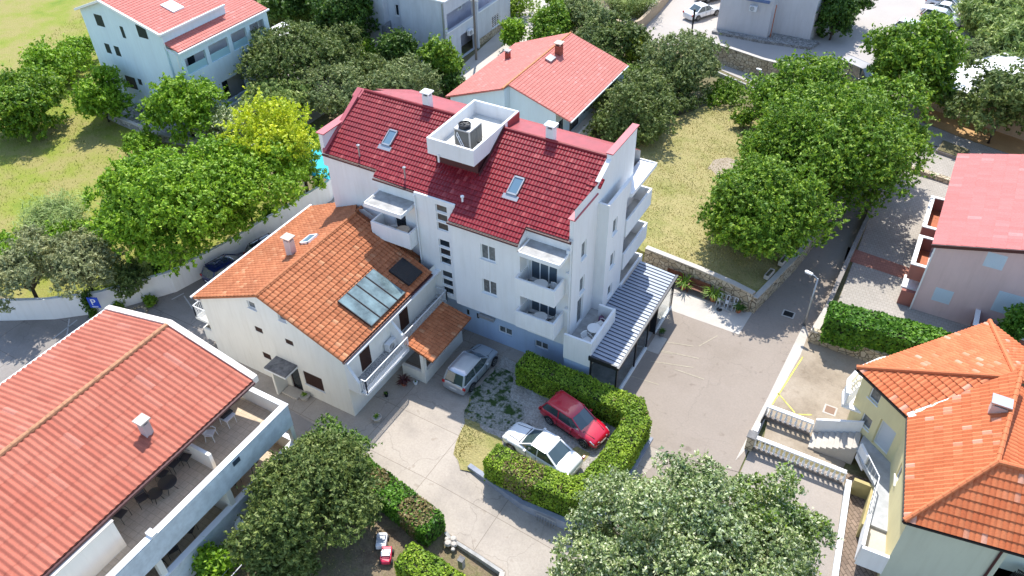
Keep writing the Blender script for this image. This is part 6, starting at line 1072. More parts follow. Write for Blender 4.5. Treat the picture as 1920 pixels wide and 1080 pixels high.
def yellow_house():
    r = thing('yellow_house', 'yellow house with salmon orange hipped tile roof and outside stairs', 'house', (6, 31, 0)); ze = 5.3
    C0 = Vector((0.87, 34.93, ze)); C1 = Vector((3.84, 32.67, ze)); C2 = Vector((4.72, 26.27, ze)); C3 = Vector((14.5, 27.78, ze)); N = Vector((6.68, 42.25, ze)); H1 = Vector((7.45, 29.44, 7.6)); Rm = Vector((7.04, 31.99, 7.6)); P = Vector((7.75, 35.38, 7.6)); H2 = Vector((13, 31.0, 7.9)); N2 = Vector((13, 37.5, ze))
    def pl(a, b, c, d): # put d on the plane of a,b,c by changing z
        n = (b-a).cross(c-a); return Vector((d.x, d.y, a.z-(n.x*(d.x-a.x)+n.y*(d.y-a.y))/n.z))
    K = dict(tw=0.24, rh=0.42, amp=0.045, step=0.04)
    tiles(r, [C0, C1, P], TILE_Y, **K); tiles(r, [N, C0, P], TILE_Y, **K); tiles(r, [N2, N, P], TILE_Y, **K)
    tiles(r, [C2, C1, pl(C2, C1, H1, P), H1], TILE_Y, 0.24, 0.42, 0.055, 0.02, profile='wave'); e = (C3-C2).normalized(); tiles(r, [C2, C3, pl(C2, C3, H1, H1+e*5), H1], TILE_Y, **K)
    E0 = Vector((13.5, 30.5, 5.6)); E1 = Vector((12.8, 37, 5.6)); tiles(r, [E0, E1, pl(E0, E1, H1, P), H1], TILE_Y, **K)
    for a, b in ((C0, P), (N, P), (C2, H1), (H1, pl(C2, C1, H1, P)), (H1, H1+e*5)): ridge(r, [a+Vector((0, 0, .07)), b+Vector((0, 0, .09))], TILE_Y, 0.13)
    m = MB(); up = Vector((0, 0, 0.09)); m.bar(C1+up, P+up*0.9, 0.34, 0.03); m.build('valley_flashing', METG, r)
    ins = lambda p, q: p+(Vector((7, 32, ze))-p).normalized()*0.4
    w0, w1, w2, w3, wn = [Vector(v) for v in ((1.35, 35.0, 0), (4.05, 32.95, 0), (4.95, 26.65, 0), (14.3, 28.1, 0), (6.9, 41.9, 0))]; up = MB(); A = Wall(w0, w1); hA = [(0.7, 1.4, 3.9, 4.7), (0.8, 1.5, 1.9, 2.75), (1.9, 3.0, 1.42, 3.4)]; A.sheet(up, -2.2, ze-.02, hA, depth=.2); B = Wall(w1, w2); hB = [(1.7, 2.4, 2.5, 3.6), (4.2, 4.9, -0.6, 0.4)]; B.sheet(up, -2.2, ze-.02, hB); up.add([(*wn[:2], -1), (*w0[:2], -1), (*w0[:2], ze), (*wn[:2], ze)], [(0, 1, 2, 3)]); up.build('wall', YELW, r)
    s = MB(); S = Wall(w2, w3); hS = [(4.2, 9.4, 1.4, 4.9)]; S.sheet(s, -2.2, ze-.02, hS, depth=1.6); s.build('side_wall', GREYG, r)
    m = MB(); S.box(m, 4.2, 9.4, -1.65, -1.6, 1.4, 4.9); m.build('loggia_back', mat('pale_green_wall', (.62, .68, .60), .85), r); m = MB(); S.box(m, 4.2, 9.4, -1.6, -0.01, 1.3, 1.4); m.build('loggia_floor', GREYC, r); m = MB(); m.tube([S.P(3.9, ze-.1, .06), S.P(3.9, -2, .06)], .06); m.build('downpipe', GUT, r)
    for h in hA[:2]: window(r, A, h, 1, CURT, sill=True)
    window(r, A, hA[2], 1, mat('pale_door', (.6, .62, .64), .6), sill=False, name='front_door', depth=.18); window(r, B, hB[0], 1, CURT); window(r, B, hB[1], 1, CURT)
    g = MB()
    for a, b in ((C0, C1), (C1, C2), (C2, C3), (C0, N)): g.bar(a-Vector((0, 0, .09)), b-Vector((0, 0, .09)), .12, .1)
    g.build('gutter', BLACK, r)
    chimney(r, 7.15, 32.7, 7.2, 8.05, 0.7, 0.5, plaster('rosy_plaster', (.6, .45, .4)), METG)
    # curved balcony behind the corner
    m = MB(); pts = [G(1606, 745, 2.2), G(1612, 715, 2.4), (1.0, 36.6, 2.6), (2.2, 38.3, 2.7), (3.6, 39.3, 2.7), (4.6, 39.6, 2.7)]
    k = [(0.95, 34.6), (0.75, 35.6), (1.1, 36.9), (2.0, 38.2), (3.2, 39.2), (4.6, 40.0)]
    for a, b in zip(k[:-1], k[1:]): m.bar((*a, 3.6), (*b, 3.6), .22, .1); m.bar((*a, 2.6), (*b, 2.6), .22, .25)
    m.build('curved_balcony', TRIM, r); m = MB()
    for a, b in zip(k[:-1], k[1:]):
        n_ = 5
        for i in range(n_): x = a[0]+(b[0]-a[0])*i/n_; y = a[1]+(b[1]-a[1])*i/n_; m.lathe([(.04, 0), (.075, .25), (.045, .6), (.06, .85)], (x, y, 2.72), 8)
    m.build('baluster', TRIM, r); m = MB(); m.prism([(0.95, 34.6), (4.6, 34.6), (4.6, 40.0), (3.2, 39.2), (2.0, 38.2), (1.1, 36.9), (.75, 35.6)], 2.45, 2.58); m.build('balcony_slab', TRIM, r)
    # stairs and landing
    st = MB(); o_ = Vector((-0.1, 33.6)); d = Vector((0.93, 0.02)).normalized(); nrm = Vector((-d.y, d.x))
    for i in range(8):
        a = o_+d*(i*0.3); b = a+d*0.3; q = [a-nrm*0.62, b-nrm*0.62, b+nrm*0.62, a+nrm*0.62]; st.prism([tuple(v) for v in q], -0.3, 0.17*(i+1))
    so_ = st.build('stairs', GR_LIGHT, r); so_['label'] = 'pale stone stair flight'
    ld = MB(); ld.prism([(2.3, 33.0), (2.7, 32.2), (3.7, 30.9), (3.75, 28.5), (4.75, 28.5), (4.1, 32.9), (2.4, 34.2)], 1.2, 1.38); ld.build('landing', mat('landing_tiles', (.36, .37, .38), .6, .15, 2), r)
    ld = MB(); ld.prism([(3.75, 28.49), (3.85, 26.6), (4.9, 26.65), (4.75, 28.49)], 1.0, 1.2); ld.build('landing', GR_LIGHT, r)
    bl = MB(); bl.prism([(3.7, 26.4), (4.95, 26.45), (4.93, 26.62), (3.72, 26.58)], 0.7, 2.1); bl.build('stair_parapet', WHITE, r); bl = MB(); bl.prism([(3.65, 26.6), (3.8, 26.6), (3.75, 28.6), (3.6, 28.6)], .7, 2.1); bl.build('stair_parapet', WHITE, r); bl = MB(); bl.prism([(2.35, 32.9), (2.45, 33.0), (2.95, 32.25), (2.85, 32.15)], .8, 2.0); bl.build('stair_parapet', WHITE, r)
    pl_ = MB(); pl_.prism([(-0.15, 34.28), (2.2, 34.3), (2.2, 34.45), (-0.15, 34.43)], 0, [1.1, 2.2, 2.2, 1.1]); pl_.build('stair_side_wall', WHITE, r)
    rail(r, [(2.85, 32.1), (3.62, 30.95), (3.62, 28.6)], 1.38, .85, METW, gap=.3)
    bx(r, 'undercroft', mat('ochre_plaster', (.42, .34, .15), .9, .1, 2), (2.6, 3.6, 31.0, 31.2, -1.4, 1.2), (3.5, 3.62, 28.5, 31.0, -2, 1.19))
yellow_house()
def balustrade(label, a, b, z0, h=0.75, base=0.35, group='white balustrades of the yellow house'):
    r = thing('balustrade', label, 'balustrade', (*a, 0), group=group); A = Vector(a); B = Vector(b); L = (B-A).length; d = (B-A)/L; n = Vector((-d.y, d.x))*.11; m = MB(); zb = z0+base; m.prism([tuple(A-n), tuple(B-n), tuple(B+n), tuple(A+n)], z0-1.6, zb); m.build('base_wall', mat('dark_stone_base', (.2, .17, .15), .9, .2, 4), r)
    m = MB(); m.prism([tuple(A-n*1.1), tuple(B-n*1.1), tuple(B+n*1.1), tuple(A+n*1.1)], zb+h, zb+h+.1); m.build('top_rail', TRIM, r)
    k = int(L/.27)
    for i in range(k+1):
        p = A+d*(L*i/k); m = MB(); m.lathe([(.05, 0), (.075, .03), (.045, .08), (.085, .25), (.05, .45), (.04, .6), (.07, h-.04), (.06, h)], (p.x, p.y, zb), 8); m.build('baluster', TRIM, r)
    return r
balustrade('white balustrade on the house side of the sunken forecourt', (-2.85, 34.0), (-0.25, 34.0), 0.0, base=0.3); balustrade('long white balustrade along the lower edge of the forecourt', (-2.75, 31.45), (2.15, 31.45), -0.05, base=0.3)
r = thing('gate_pier', 'square brown pier capping the near end of the long balustrade', 'pier', (-2.95, 31.4, 0)); bx(r, 'shaft', STONE, -3.2, -2.8, 31.2, 31.65, -1, 1.1); bx(r, 'cap', DARKC, -3.25, -2.75, 31.15, 31.7, 1.101, 1.18)
r = thing('gate_pier', 'low white pier and small dark gate at the forecourt entrance', 'pier', (-2.95, 32.6, 0)); bx(r, 'shaft', TRIM, -3.15, -2.85, 32.3, 33.0, 0, .6); m = MB(); m.bar((-2.9, 33.0, .5), (-2.85, 33.9, .5), .04, .8); m.build('gate', METD, r)
slab_wall('garden_wall', 'white garden wall between the tan road and the block paving', 'wall', [(2.9, 14), (3.0, 25.4), (2.3, 31.4)][::-1], [0.55, 0.1, -0.2], 0.22, WHITE, 0.05, base=-1.8)
r = thing('wheelie_cover', 'yellow tarpaulin and blue bag under the outside landing', 'tarpaulin', (3.0, 29.0, -1.0)); m = MB(); m.prism([(2.6, 28.6), (3.4, 28.5), (3.5, 29.4), (3.1, 29.6)], -1.2, [-.95, -.4, -.3, -.6]); m.build('yellow_sheet', mat('yellow_sheet', (.65, .55, .05), .6), r); m = MB(); m.lathe([(.2, -1), (.28, -.7), (.2, -.3), (.05, -.2)], (3.2, 29.6, 0), 10); m.build('blue_bag', mat('blue_bag', (.02, .05, .4), .5), r)
def shed():
    r = thing('white_roofed_shed', 'long low shed with bright white flat roof behind the tan wall', 'shed', (4, 82, 0)); m = MB(); m.prism([(-1.4, 80.5), (0.4, 77.95), (3.6, 77.1), (8, 75.8), (18, 73), (18, 86), (6.5, 90.5), (3.2, 86.3)], 2.45, 2.6); m.build('roof', mat('bright_roofing', (.8, .8, .78), .6, .04, 1), r); m = MB(); m.prism([(-1.2, 80.5), (0.45, 78.1), (3.6, 77.25), (8, 75.95), (17.9, 73.15), (17.9, 85.9), (6.5, 90.3), (3.2, 86.1)], 0, 2.44); m.build('wall', plaster('tan_plaster', (.42, .33, .23)), r)
shed()
# ============================================================ VEHICLES
TYRE = mat('tyre', (0.02, 0.02, 0.021), 0.8); RIM = mat('alloy_rim', (0.45, 0.46, 0.47), 0.3, metal=0.9); CGL = mat('car_glass', (0.05, 0.075, 0.075), 0.03, spec=0.9, coat=1.0); LAMPC = mat('lamp_clear', (0.7, 0.72, 0.74), 0.15, metal=.4); LAMPR = mat('lamp_red', (0.45, 0.015, 0.015), 0.2); PLATE = mat('number_plate', (.7, .7, .7), .5)
def car(label, loc, deg, kind, col, L=4.2, Wd=1.76, H=1.48, rough=0.25, metal=0.0, group=None, name='parked_car', coat=1.0, roofcol=None, simple=False):
    key = 'paint_%.2f_%.2f_%.2f' % col; pm = mat(key, col, rough, metal=metal, coat=coat); r = thing(name, label, 'car', loc, R(deg), group); h = L/2; w = Wd/2
    if kind == 'sedan': bel = [(-1, .62, .80), (-.96, .84, .92), (-.78, .93, .97), (-.55, .95, 1), (-.1, .93, 1), (.28, .93, 1), (.42, .90, .99), (.72, .80, .95), (.93, .70, .84), (1, .50, .72)]; cab = (-.66, -.36, .12, .46)
    elif kind == 'hatch': bel = [(-1, .72, .84), (-.97, .93, .93), (-.8, .98, .98), (-.5, .97, 1), (-.1, .94, 1), (.28, .93, 1), (.45, .93, .99), (.74, .82, .94), (.94, .70, .82), (1, .50, .68)]; cab = (-.96, -.80, .10, .50)
    else: bel = [(-1, .75, .88), (-.97, .98, .95), (-.8, 1.02, .99), (-.5, 1.0, 1), (-.1, .98, 1), (.3, .98, 1), (.5, .97, .99), (.76, .88, .94), (.94, .75, .84), (1, .52, .7)]; cab = (-.97, -.84, .22, .60)
    ring = lambda x, zb, wf: [(x, -w*wf*.9, .2), (x, -w*wf, .34), (x, -w*wf, .58), (x, -w*wf*.965, zb-.06), (x, -w*wf*.80, zb), (x, 0, zb+.035), (x, w*wf*.80, zb), (x, w*wf*.965, zb-.06), (x, w*wf, .58), (x, w*wf, .34), (x, w*wf*.9, .2)]
    V = []; F = []; n = 11
    # resample the belt line for smoothness
    S = []
    for i in range(len(bel)-1):
        for t in (0, .5): a, b = bel[i], bel[i+1]; S.append(tuple(a[j]+(b[j]-a[j])*t for j in range(3)))
    S.append(bel[-1])
    for x, z, wf in S: V += ring(x*h, z, wf)
    for i in range(len(S)-1):
        for j in range(n): F.append((i*n+j, (i+1)*n+j, (i+1)*n+(j+1) % n, i*n+(j+1) % n))
    F += [tuple(range(n)), tuple((len(S)-1)*n+j for j in range(n-1, -1, -1))]
    m = MB(); m.add(V, F); b = m.build('body', pm, r, local=True, smooth=True); md = b.modifiers.new('sub', 'SUBSURF'); md.levels = 1; md.render_levels = 1
    bm = bmesh.new(); bm.from_mesh(b.data); bmesh.ops.recalc_face_normals(bm, faces=bm.faces); bm.to_mesh(b.data); bm.free()
    x0, x1, x2, x3 = [c*h for c in cab]; zb = .93 if kind != 'mpv' else .98; wb = w*.88; wt = w*.74; zt = H
    bot = [(x0, -wb*.9, zb-.04), (x0+.25, -wb, zb-.03), (x2+.1, -wb*1.0, zb-.04), (x3, -wb*.84, zb-.10), (x3+.06, 0, zb-.08), (x3, wb*.84, zb-.10), (x2+.1, wb, zb-.04), (x0+.25, wb, zb-.03), (x0, wb*.9, zb-.04), (x0-.03, 0, zb-.03)]
    top = [(x1, -wt*.9, zt-.05), (x1+.25, -wt, zt-.03), (x2-.25, -wt, zt-.03), (x2, -wt*.86, zt-.08), (x2+.04, 0, zt-.06), (x2, wt*.86, zt-.08), (x2-.25, wt, zt-.03), (x1+.25, wt, zt-.03), (x1, wt*.9, zt-.05), (x1-.03, 0, zt-.04)]
    m = MB(); m.add(bot+top, [(i, (i+1) % 10, 10+(i+1) % 10, 10+i) for i in range(10)]+[tuple(range(10, 20))]); g = m.build('windows', CGL, r, local=True)
    rp = MB(); k = 10; inn = [(p[0]*.99, p[1]*1.02, p[2]+.005) for p in top]; cx_ = (x1+x2)/2; mid_ = [(cx_+(p[0]-cx_)*.95, p[1]*.88, p[2]+.035) for p in top]; mid2 = [(cx_+(p[0]-cx_)*.6, p[1]*.5, zt+.03) for p in top]; rp.add(inn+mid_+mid2, [(a*k+i, a*k+(i+1) % k, (a+1)*k+(i+1) % k, (a+1)*k+i) for a in range(2) for i in range(k)]+[tuple(range(2*k, 3*k))]); roof = rp.build('roof_panel', roofcol or pm, r, local=True, smooth=True)
    for s in (-1, 1):
        pl_ = MB(); pl_.bar((x3-.02, s*wb*.86, zb-.06), (x2-.02, s*wt*.89, zt-.05), .07, .05); pl_.bar((x0+.02, s*wb*.92, zb-.02), (x1+.03, s*wt*.94, zt-.04), .12 if kind != 'sedan' else .1, .05)
        xm = (x1+x2)/2+.05; pl_.bar((xm, s*wb*1.005, zb-.04), (xm-.03, s*wt*1.02, zt-.03), .07, .03); pl_.bar((x1+.1, s*wt*1.01, zt-.02), (x2-.05, s*wt*.98, zt-.03), .05, .04); pl_.build('side_pillars', pm, r, local=True)
    for sx in (-.60, .63):
        for s in (-1, 1):
            t = MB(); c = (sx*h, s*(w-.1), .32); k = 20; V = []; F = []
            for yy, rr in ((-.105, .26), (-.10, .315), (.10, .315), (.105, .26)):
                for j in range(k): a = 2*math.pi*j/k; V.append((c[0]+rr*math.cos(a), c[1]+yy, c[2]+rr*math.sin(a)))
            for i in range(3):
                for j in range(k): F.append((i*k+j, i*k+(j+1) % k, (i+1)*k+(j+1) % k, (i+1)*k+j))
            F += [tuple(range(k)), tuple(3*k+j for j in range(k))]; t.add(V, F); wl = t.build('wheel', TYRE, r, local=True)
            q = MB(); y = c[1]+s*.108
            for j in range(5): a = 2*math.pi*j/5; q.bar((c[0], y, c[2]), (c[0]+.2*math.cos(a), y, c[2]+.2*math.sin(a)), .03, .05, up=(0, 1, 0))
            for j in range(k): a = 2*math.pi*j/k; a2 = a+2*math.pi/k; q.bar((c[0]+.21*math.cos(a), y, c[2]+.21*math.sin(a)), (c[0]+.21*math.cos(a2), y, c[2]+.21*math.sin(a2)), .02, .03, up=(0, 1, 0))
            q.build('rim', RIM, wl, local=True)
            ar = MB()
            for j in range(10): a = math.pi*j/10; a2 = a+math.pi/10; ar.bar((c[0]+.36*math.cos(a), s*(w*.985), c[2]+.36*math.sin(a)), (c[0]+.36*math.cos(a2), s*(w*.985), c[2]+.36*math.sin(a2)), .06, .05, up=(0, 1, 0))
            ar.build('wheel_arch', BLACK, r, local=True)
    for s in (-1, 1):
        m = MB(); m.add([(h*.985, s*w*.36, .60), (h*.93, s*w*.80, .62), (h*.80, s*w*.87, .74), (h*.86, s*w*.45, .735), (h*.99, s*w*.36, .55), (h*.94, s*w*.84, .56)], [(0, 1, 2, 3), (0, 4, 5, 1), (1, 5, 2)]); m.build('headlight', LAMPC, r, local=True)
        m = MB(); m.box(-h*1.0, -h*.95, s*w*.86-.13, s*w*.86+.05, .72, .9); m.build('tail_light', LAMPR, r, local=True, bevel=.015)
        m = MB(); m.box(x2+.12, x2+.28, s*(w+.06)-.09, s*(w+.06)+.07, zb-.02, zb+.11); m.build('mirror', pm, r, local=True, bevel=.03)
        m = MB()
        for xx in (x2-.35, x1+.45): m.box(xx, xx+.18, s*w-.01, s*w+.02, .74, .77)
        m.build('door_handle', pm, r, local=True)
        m = MB(); m.box(x1+.2, x3*.6, s*w*.99-.01, s*w*.99+.012, .3, .36); m.build('side_trim', BLACK, r, local=True)
        m = MB()
        for xx in (x2+.18, (x1+x2)/2+.05): m.box(xx-.008, xx+.008, s*w*.99-.02, s*w*1.0+.004, .36, .86)
        m.build('door_seam', BLACK, r, local=True); m = MB(); m.bar((x3+.05, s*w*.62, zb-.035), (h*.86, s*w*.5, .785), .012, .03); m.build('bonnet_seam', BLACK, r, local=True)
    m = MB(); m.bar((x3+.03, -w*.7, zb-.035), (x3+.03, w*.7, zb-.035), .05, .03); m.build('wiper_cowl', BLACK, r, local=True)
    m = MB(); m.box(h*.96, h*1.0+.005, -.5, .5, .3, .42); m.build('grille', BLACK, r, local=True); m = MB(); m.box(h+.006, h+.012, -.26, .26, .42, .53); m.build('number_plate', PLATE, r, local=True); m = MB(); m.box(-h-.014, -h-.006, -.26, .26, .5, .61); m.build('number_plate', PLATE, r, local=True)
    return r
Z0 = 0.032
car('shiny red hatchback parked inside the hedge bay', (-12.35, 28.0, Z0), -13, 'hatch', (0.50, 0.006, 0.03), 4.15)
car('white saloon car parked against the front hedge', (-13.1, 25.25, Z0), 171, 'sedan', (0.78, 0.78, 0.77), 4.75, 1.8, 1.45)
car('silver grey people carrier beside the tiled porch', (-19.9, 28.75, Z0), 88, 'hatch', (0.50, 0.54, 0.58), 4.1, 1.74, 1.55, rough=.3, metal=.6)
car('dark navy hatchback in the narrow lane beside the white wall', (-39.3, 32.2, 0.01), 78, 'hatch', (0.005, 0.008, 0.03), 4.3)
car('dark blue car at the near end of the lane beside the white wall', (-40.4, 28.8, 0.01), 80, 'hatch', (0.01, 0.02, 0.10), 4.0)
car('white saloon car standing in the upper street beside the grey building', (-26.3, 89.4, 0.02), 62, 'sedan', (0.74, 0.74, 0.74), 4.6)
car('dark grey car at the top edge behind the white saloon', (-26.9, 95, 0.02), 55, 'hatch', (0.08, 0.07, 0.075), 4.4)
for x, y, kd, c, lb in ((-1.2, 106.6, 'hatch', (0.03, 0.06, 0.15), 'dark blue car farthest back in the row of parked cars'), (-2.2, 104.3, 'mpv', (0.72, 0.72, 0.74), 'white people carrier behind the white saloon in the row of parked cars'), (-2.4, 102.0, 'sedan', (0.76, 0.76, 0.76), 'white saloon in the middle of the row of parked cars'), (-2.0, 99.7, 'hatch', (0.45, 0.47, 0.50), 'silver car partly under the tree in the row of parked cars'), (-4.2, 94.9, 'hatch', (0.78, 0.78, 0.78), 'small white car at the near end of the row of parked cars')):
    car(lb, (x, y, 0.02), 172 if kd == 'sedan' else -8, kd, c, 4.3, group='cars parked in a row by the reeds')
car('black van in the upper street half hidden by the lane trees', (-7.1, 80.5, 0.02), -28, 'mpv', (0.006, 0.006, 0.012), 4.9, 1.95, 1.95, roofcol=mat('van_roof', (.35, .33, .33), .5))
# ============================================================ STREET FURNITURE AND SMALL THINGS
def lamp(label, x, y, h, ang, arm=0.5, m=METG, hm=TRIM, group='street lamps'):
    r = thing('street_lamp', label, 'street lamp', (x, y, zg(x, y)), R(ang), group); p = MB(); p.lathe([(.09, 0), (.075, .9), (.06, 1), (.05, h)], n=10); p.build('pole', m, r, local=True, smooth=True); p = MB(); p.lathe([(.16, 0), (.16, .04), (.1, .06)], n=10); p.build('base_plate', DARKC, r, local=True)
    a = MB(); a.tube([(0, 0, h-.05), (arm*.5, 0, h+.08), (arm, 0, h+.1)], .03); a.build('arm', m, r, local=True); hd = MB(); hd.prism([(arm-.1, -.09), (arm+.35, -.13), (arm+.45, 0), (arm+.35, .13), (arm-.1, .09)], h+.05, h+.17); hd.build('lamp_head', hm, r, local=True, bevel=.03)
lamp('grey street lamp with white head beside the lane and yellow line', -2.85, 43.1, 4.05, 165); lamp('small lamp post with white head by the upper path', -15.0, 73.2, 2.6, 170, .15)
r = thing('dark_mast', 'thin black mast rising above the silvery olive by the street', 'mast', (-24.5, 80.5, 0)); m = MB(); m.lathe([(.09, 0), (.08, 3.9)], n=8); m.build('shaft', BLACK, r, local=True); m = MB(); m.lathe([(.12, 3.0), (.12, 4.3)], n=8); m.build('sleeve', BLACK, r, local=True)
def pole(px, py, px2, py2): pass
r = thing('utility_pole', 'tall thin utility pole at the corner of the weathered house', 'pole', (*G(893, 112, 0)[:2], 0)); m = MB(); m.lathe([(.13, 0), (.1, 7.5)], n=8); m.build('shaft', mat('old_wood', (.2, .17, .14), .9), r, local=True); m = MB(); m.bar((-.4, 0, 6.2), (.4, .3, 6.2), .06, .06); m.build('cross_arm', METG, r, local=True)
def psign():
    r = thing('parking_sign', 'blue parking sign on a post against the white wall', 'sign', (-44.75, 20.85, 0), R(28)); m = MB(); m.box(-.03, .03, 0, .06, 0, 2.0); m.build('post', METG, r, local=True); m = MB(); m.box(-.36, .36, -.04, 0, 1.15, 2.05); b = m.build('sign_plate', mat('sign_blue', (.01, .06, .45), .4), r, local=True)
    c = bpy.data.curves.new('letter', 'FONT'); c.body = 'P'; c.size = 0.72; c.extrude = .004; t = bpy.data.objects.new('t', c); COL.objects.link(t); bpy.context.view_layer.update(); me = bpy.data.meshes.new_from_object(t); bpy.data.objects.remove(t); me.materials.clear(); me.materials.append(TRIM)
    o = bpy.data.objects.new('lettering', me); COL.objects.link(o); o.parent = b; o.location = (-.2, -.046, 1.42); o.rotation_euler = (R(90), 0, 0); m = MB(); m.box(-.22, .22, -.048, -.041, 1.27, 1.3); m.box(-.18, .18, -.048, -.041, 1.2, 1.23); m.build('small_lines', TRIM, b, local=True)
psign()
def bench(label, x, y, ang, L=1.45):
    r = thing('garden_bench', label, 'bench', (x, y, 0.04), R(ang), 'wooden benches along the stone wall'); s = MB(); b = MB()
    for i in range(5): s.box(-L/2, L/2, -.25+i*.1, -.17+i*.1, .42, .45)
    for i in range(4): b.add([(-L/2, .25+i*.02, .5+i*.1), (L/2, .25+i*.02, .5+i*.1), (L/2, .28+i*.02, .5+i*.1), (-L/2, .28+i*.02, .5+i*.1), (-L/2, .265+i*.02, .58+i*.1), (L/2, .265+i*.02, .58+i*.1), (L/2, .295+i*.02, .58+i*.1), (-L/2, .295+i*.02, .58+i*.1)], [(3, 2, 1, 0), (4, 5, 6, 7), (0, 1, 5, 4), (1, 2, 6, 5), (2, 3, 7, 6), (3, 0, 4, 7)])
    s.build('seat', WOOD, r, local=True); b.build('backrest', WOOD, r, local=True)
    for sx in (-L/2+.04, L/2-.04):
        a = MB(); a.box(sx-.035, sx+.035, -.26, .28, .62, .66); a.build('armrest', WOOD, r, local=True)
        for y_, h_ in ((-.22, .62), (.25, .9)): l = MB(); l.box(sx-.03, sx+.03, y_-.03, y_+.03, 0, h_); l.build('leg', WOOD, r, local=True)
bench('brown wooden bench between the two potted palms', -10.1, 42.75, -4); bench('brown wooden bench at the corner of the glass veranda', -12.0, 43.0, -4, 1.3)
def pot(label, x, y, rad=.22, h=.35, leafm=None, sp=.4, m=None, blade=True, z=0.02, cat='potted plant', n=26):
    r = thing('potted_plant', label, cat, (x, y, z)); p = MB(); p.lathe([(rad*.7, 0), (rad, h*.85), (rad*1.08, h*.86), (rad*1.08, h), (rad*.9, h), (rad*.85, h*.85)], n=14); p.build('pot', m or TERRA, r, local=True); rg = np.random.default_rng(int(abs(x*31+y*17))); V = []
    for i in range(n):
        a = rg.random()*6.28; L = sp*rg.uniform(.6, 1.2); w_ = .035; e = rg.uniform(.3, 1.0); p0 = np.array([0, 0, h]); p1 = p0+np.array([math.cos(a)*L*.45, math.sin(a)*L*.45, L*e*.8]); p2 = p0+np.array([math.cos(a)*L, math.sin(a)*L, L*e*.55]); s = np.array([-math.sin(a), math.cos(a), 0])*w_; V += [p0-s*.4, p0+s*.4, p1+s, p1-s, p1-s, p1+s, p2+s*.2, p2-s*.2]
    V = np.array(V); shade_flat_mesh('leaves', V, np.arange(len(V)).reshape(-1, 4), leafm or LG, r, local=True)
pot('potted palm in a terracotta pot left of the wooden bench', -11.15, 42.75, sp=.8, z=.04, n=50); pot('potted palm in a terracotta pot right of the wooden bench', -8.95, 42.55, .24, .38, sp=.85, z=.04, n=60); pot('small potted shrub at the right end of the stone wall', -7.05, 42.25, .2, .3, LD, .5, z=.04, n=60)
pot('round stone bowl planter beside the entrance canopy', -27.75, 22.05, .3, .32, LG, .22, GR_LIGHT); pot('round stone bowl planter at the corner of the orange roofed house', -22.85, 22.8, .28, .32, LG, .2, GR_LIGHT); pot('small black flower pot by the balcony wall of the orange roofed house', -23.5, 24.6, .13, .25, LD, .15, BLACK); pot('small white flower pot beside the porch parapet', -22.5, 26.3, .13, .22, LD, .08, TRIM)
pot('dark reddish shrub in a pot under the balcony stairs', -23.1, 25.9, .2, .25, mat('maroon_leaf', (.08, .02, .02), .6), .5, n=70); pot('red geranium trough behind the porch parapet', -22.5, 28.5, .2, .3, mat('dark_red_leaf', (.1, .02, .015), .6), .3); pot('grey bucket planter against the veranda step', -10.75, 37.6, .2, .35, LD, .3, DARKC, n=30)
r = thing('rack', 'row of folded white metal chairs leaning on the stone wall', 'folded chairs', (-8.0, 42.4, .04)); 
for i in range(5):
    m = MB(); x = -.6+i*.28; m.tube([(x, -.25, 0), (x, .2, .85)], .02); m.tube([(x+.2, -.25, 0), (x+.2, .2, .85)], .02); m.tube([(x, .2, .85), (x+.2, .2, .85)], .02); m.box(x+.02, x+.18, -.08, 0.02, .3, .55); m.build('folded_frame', METW if i % 2 == 0 else METG, r, local=True)
r = thing('scooter', 'small dark bicycle frame lying before the folded chairs', 'bicycle frame', (-7.9, 41.9, .04)); m = MB(); m.tube([(-.4, 0, .1), (-.1, .05, .2), (.2, 0, .15), (.4, .1, .05)], .03); m.build('frame', METG, r, local=True); m = MB(); m.lathe([(.18, .02), (.2, .04), (.18, .06)], (-.35, -.05, 0)); m.build('wheel', BLACK, r, local=True)
for i, (x, y, a) in enumerate(((-6.55, 45.3, 80), (-6.1, 47.2, 80))):
    r = thing('trough_planter', 'pale trough planter on the lane wall nearest the corner' if i == 0 else 'pale trough planter farther along the lane wall under the trees', 'planter', (x+.45, y, 1.38), R(a), 'trough planters on the lane wall'); m = MB(); m.box(-.5, .5, -.16, .16, 0, .05); m.box(-.5, .5, -.16, -.12, .05, .32); m.box(-.5, .5, .12, .16, .05, .32); m.box(-.5, -.46, -.12, .12, .05, .32); m.box(.46, .5, -.12, .12, .05, .32); m.build('trough', GR_LIGHT, r, local=True); m = MB(); m.box(-.45, .45, -.11, .11, .05, .24); m.build('soil', GR_SOIL, r, local=True)
def grate(name, label, cat, px, py, sx, sy, m, ang=0, bars=6, frame=GR_LIGHT, lvl=0.05):
    x, y, _ = G(px, py, 0); z = zg(x, y)+lvl; r = thing(name, label, cat, (x, y, z), R(ang)); f = MB(); f.box(-sx/2-.1, sx/2+.1, -sy/2-.1, sy/2+.1, 0, .012); f.build('frame', frame, r, local=True); b = MB(); b.box(-sx/2, sx/2, -sy/2, sy/2, .012, .02); o = b.build('cover', m, r, local=True); q = MB()
    for i in range(bars): t = -sy/2+(i+.5)*sy/bars; q.box(-sx/2, sx/2, t-.015, t+.015, .02, .03)
    if bars: q.build('bars', METD, o, local=True)
grate('drain_grate', 'rectangular iron drain grate in the shaded lane', 'drain grate', 1478, 590, .62, .5, METD, 0); grate('manhole_cover', 'square brown manhole cover in the stained yard', 'manhole cover', 1556, 770, .55, .55, mat('brown_cover', (.24, .15, .1), .8), 0, 0); grate('drain_grate', 'small white drain grate at the corner of the driveway', 'drain grate', 685, 843, .2, .3, METW, 0, 4, GREYC)
r = thing('gate', 'low grey barred gate leaning on the slate wall below the hedge', 'gate', (-10.9, 21.6, -.6)); m = MB()
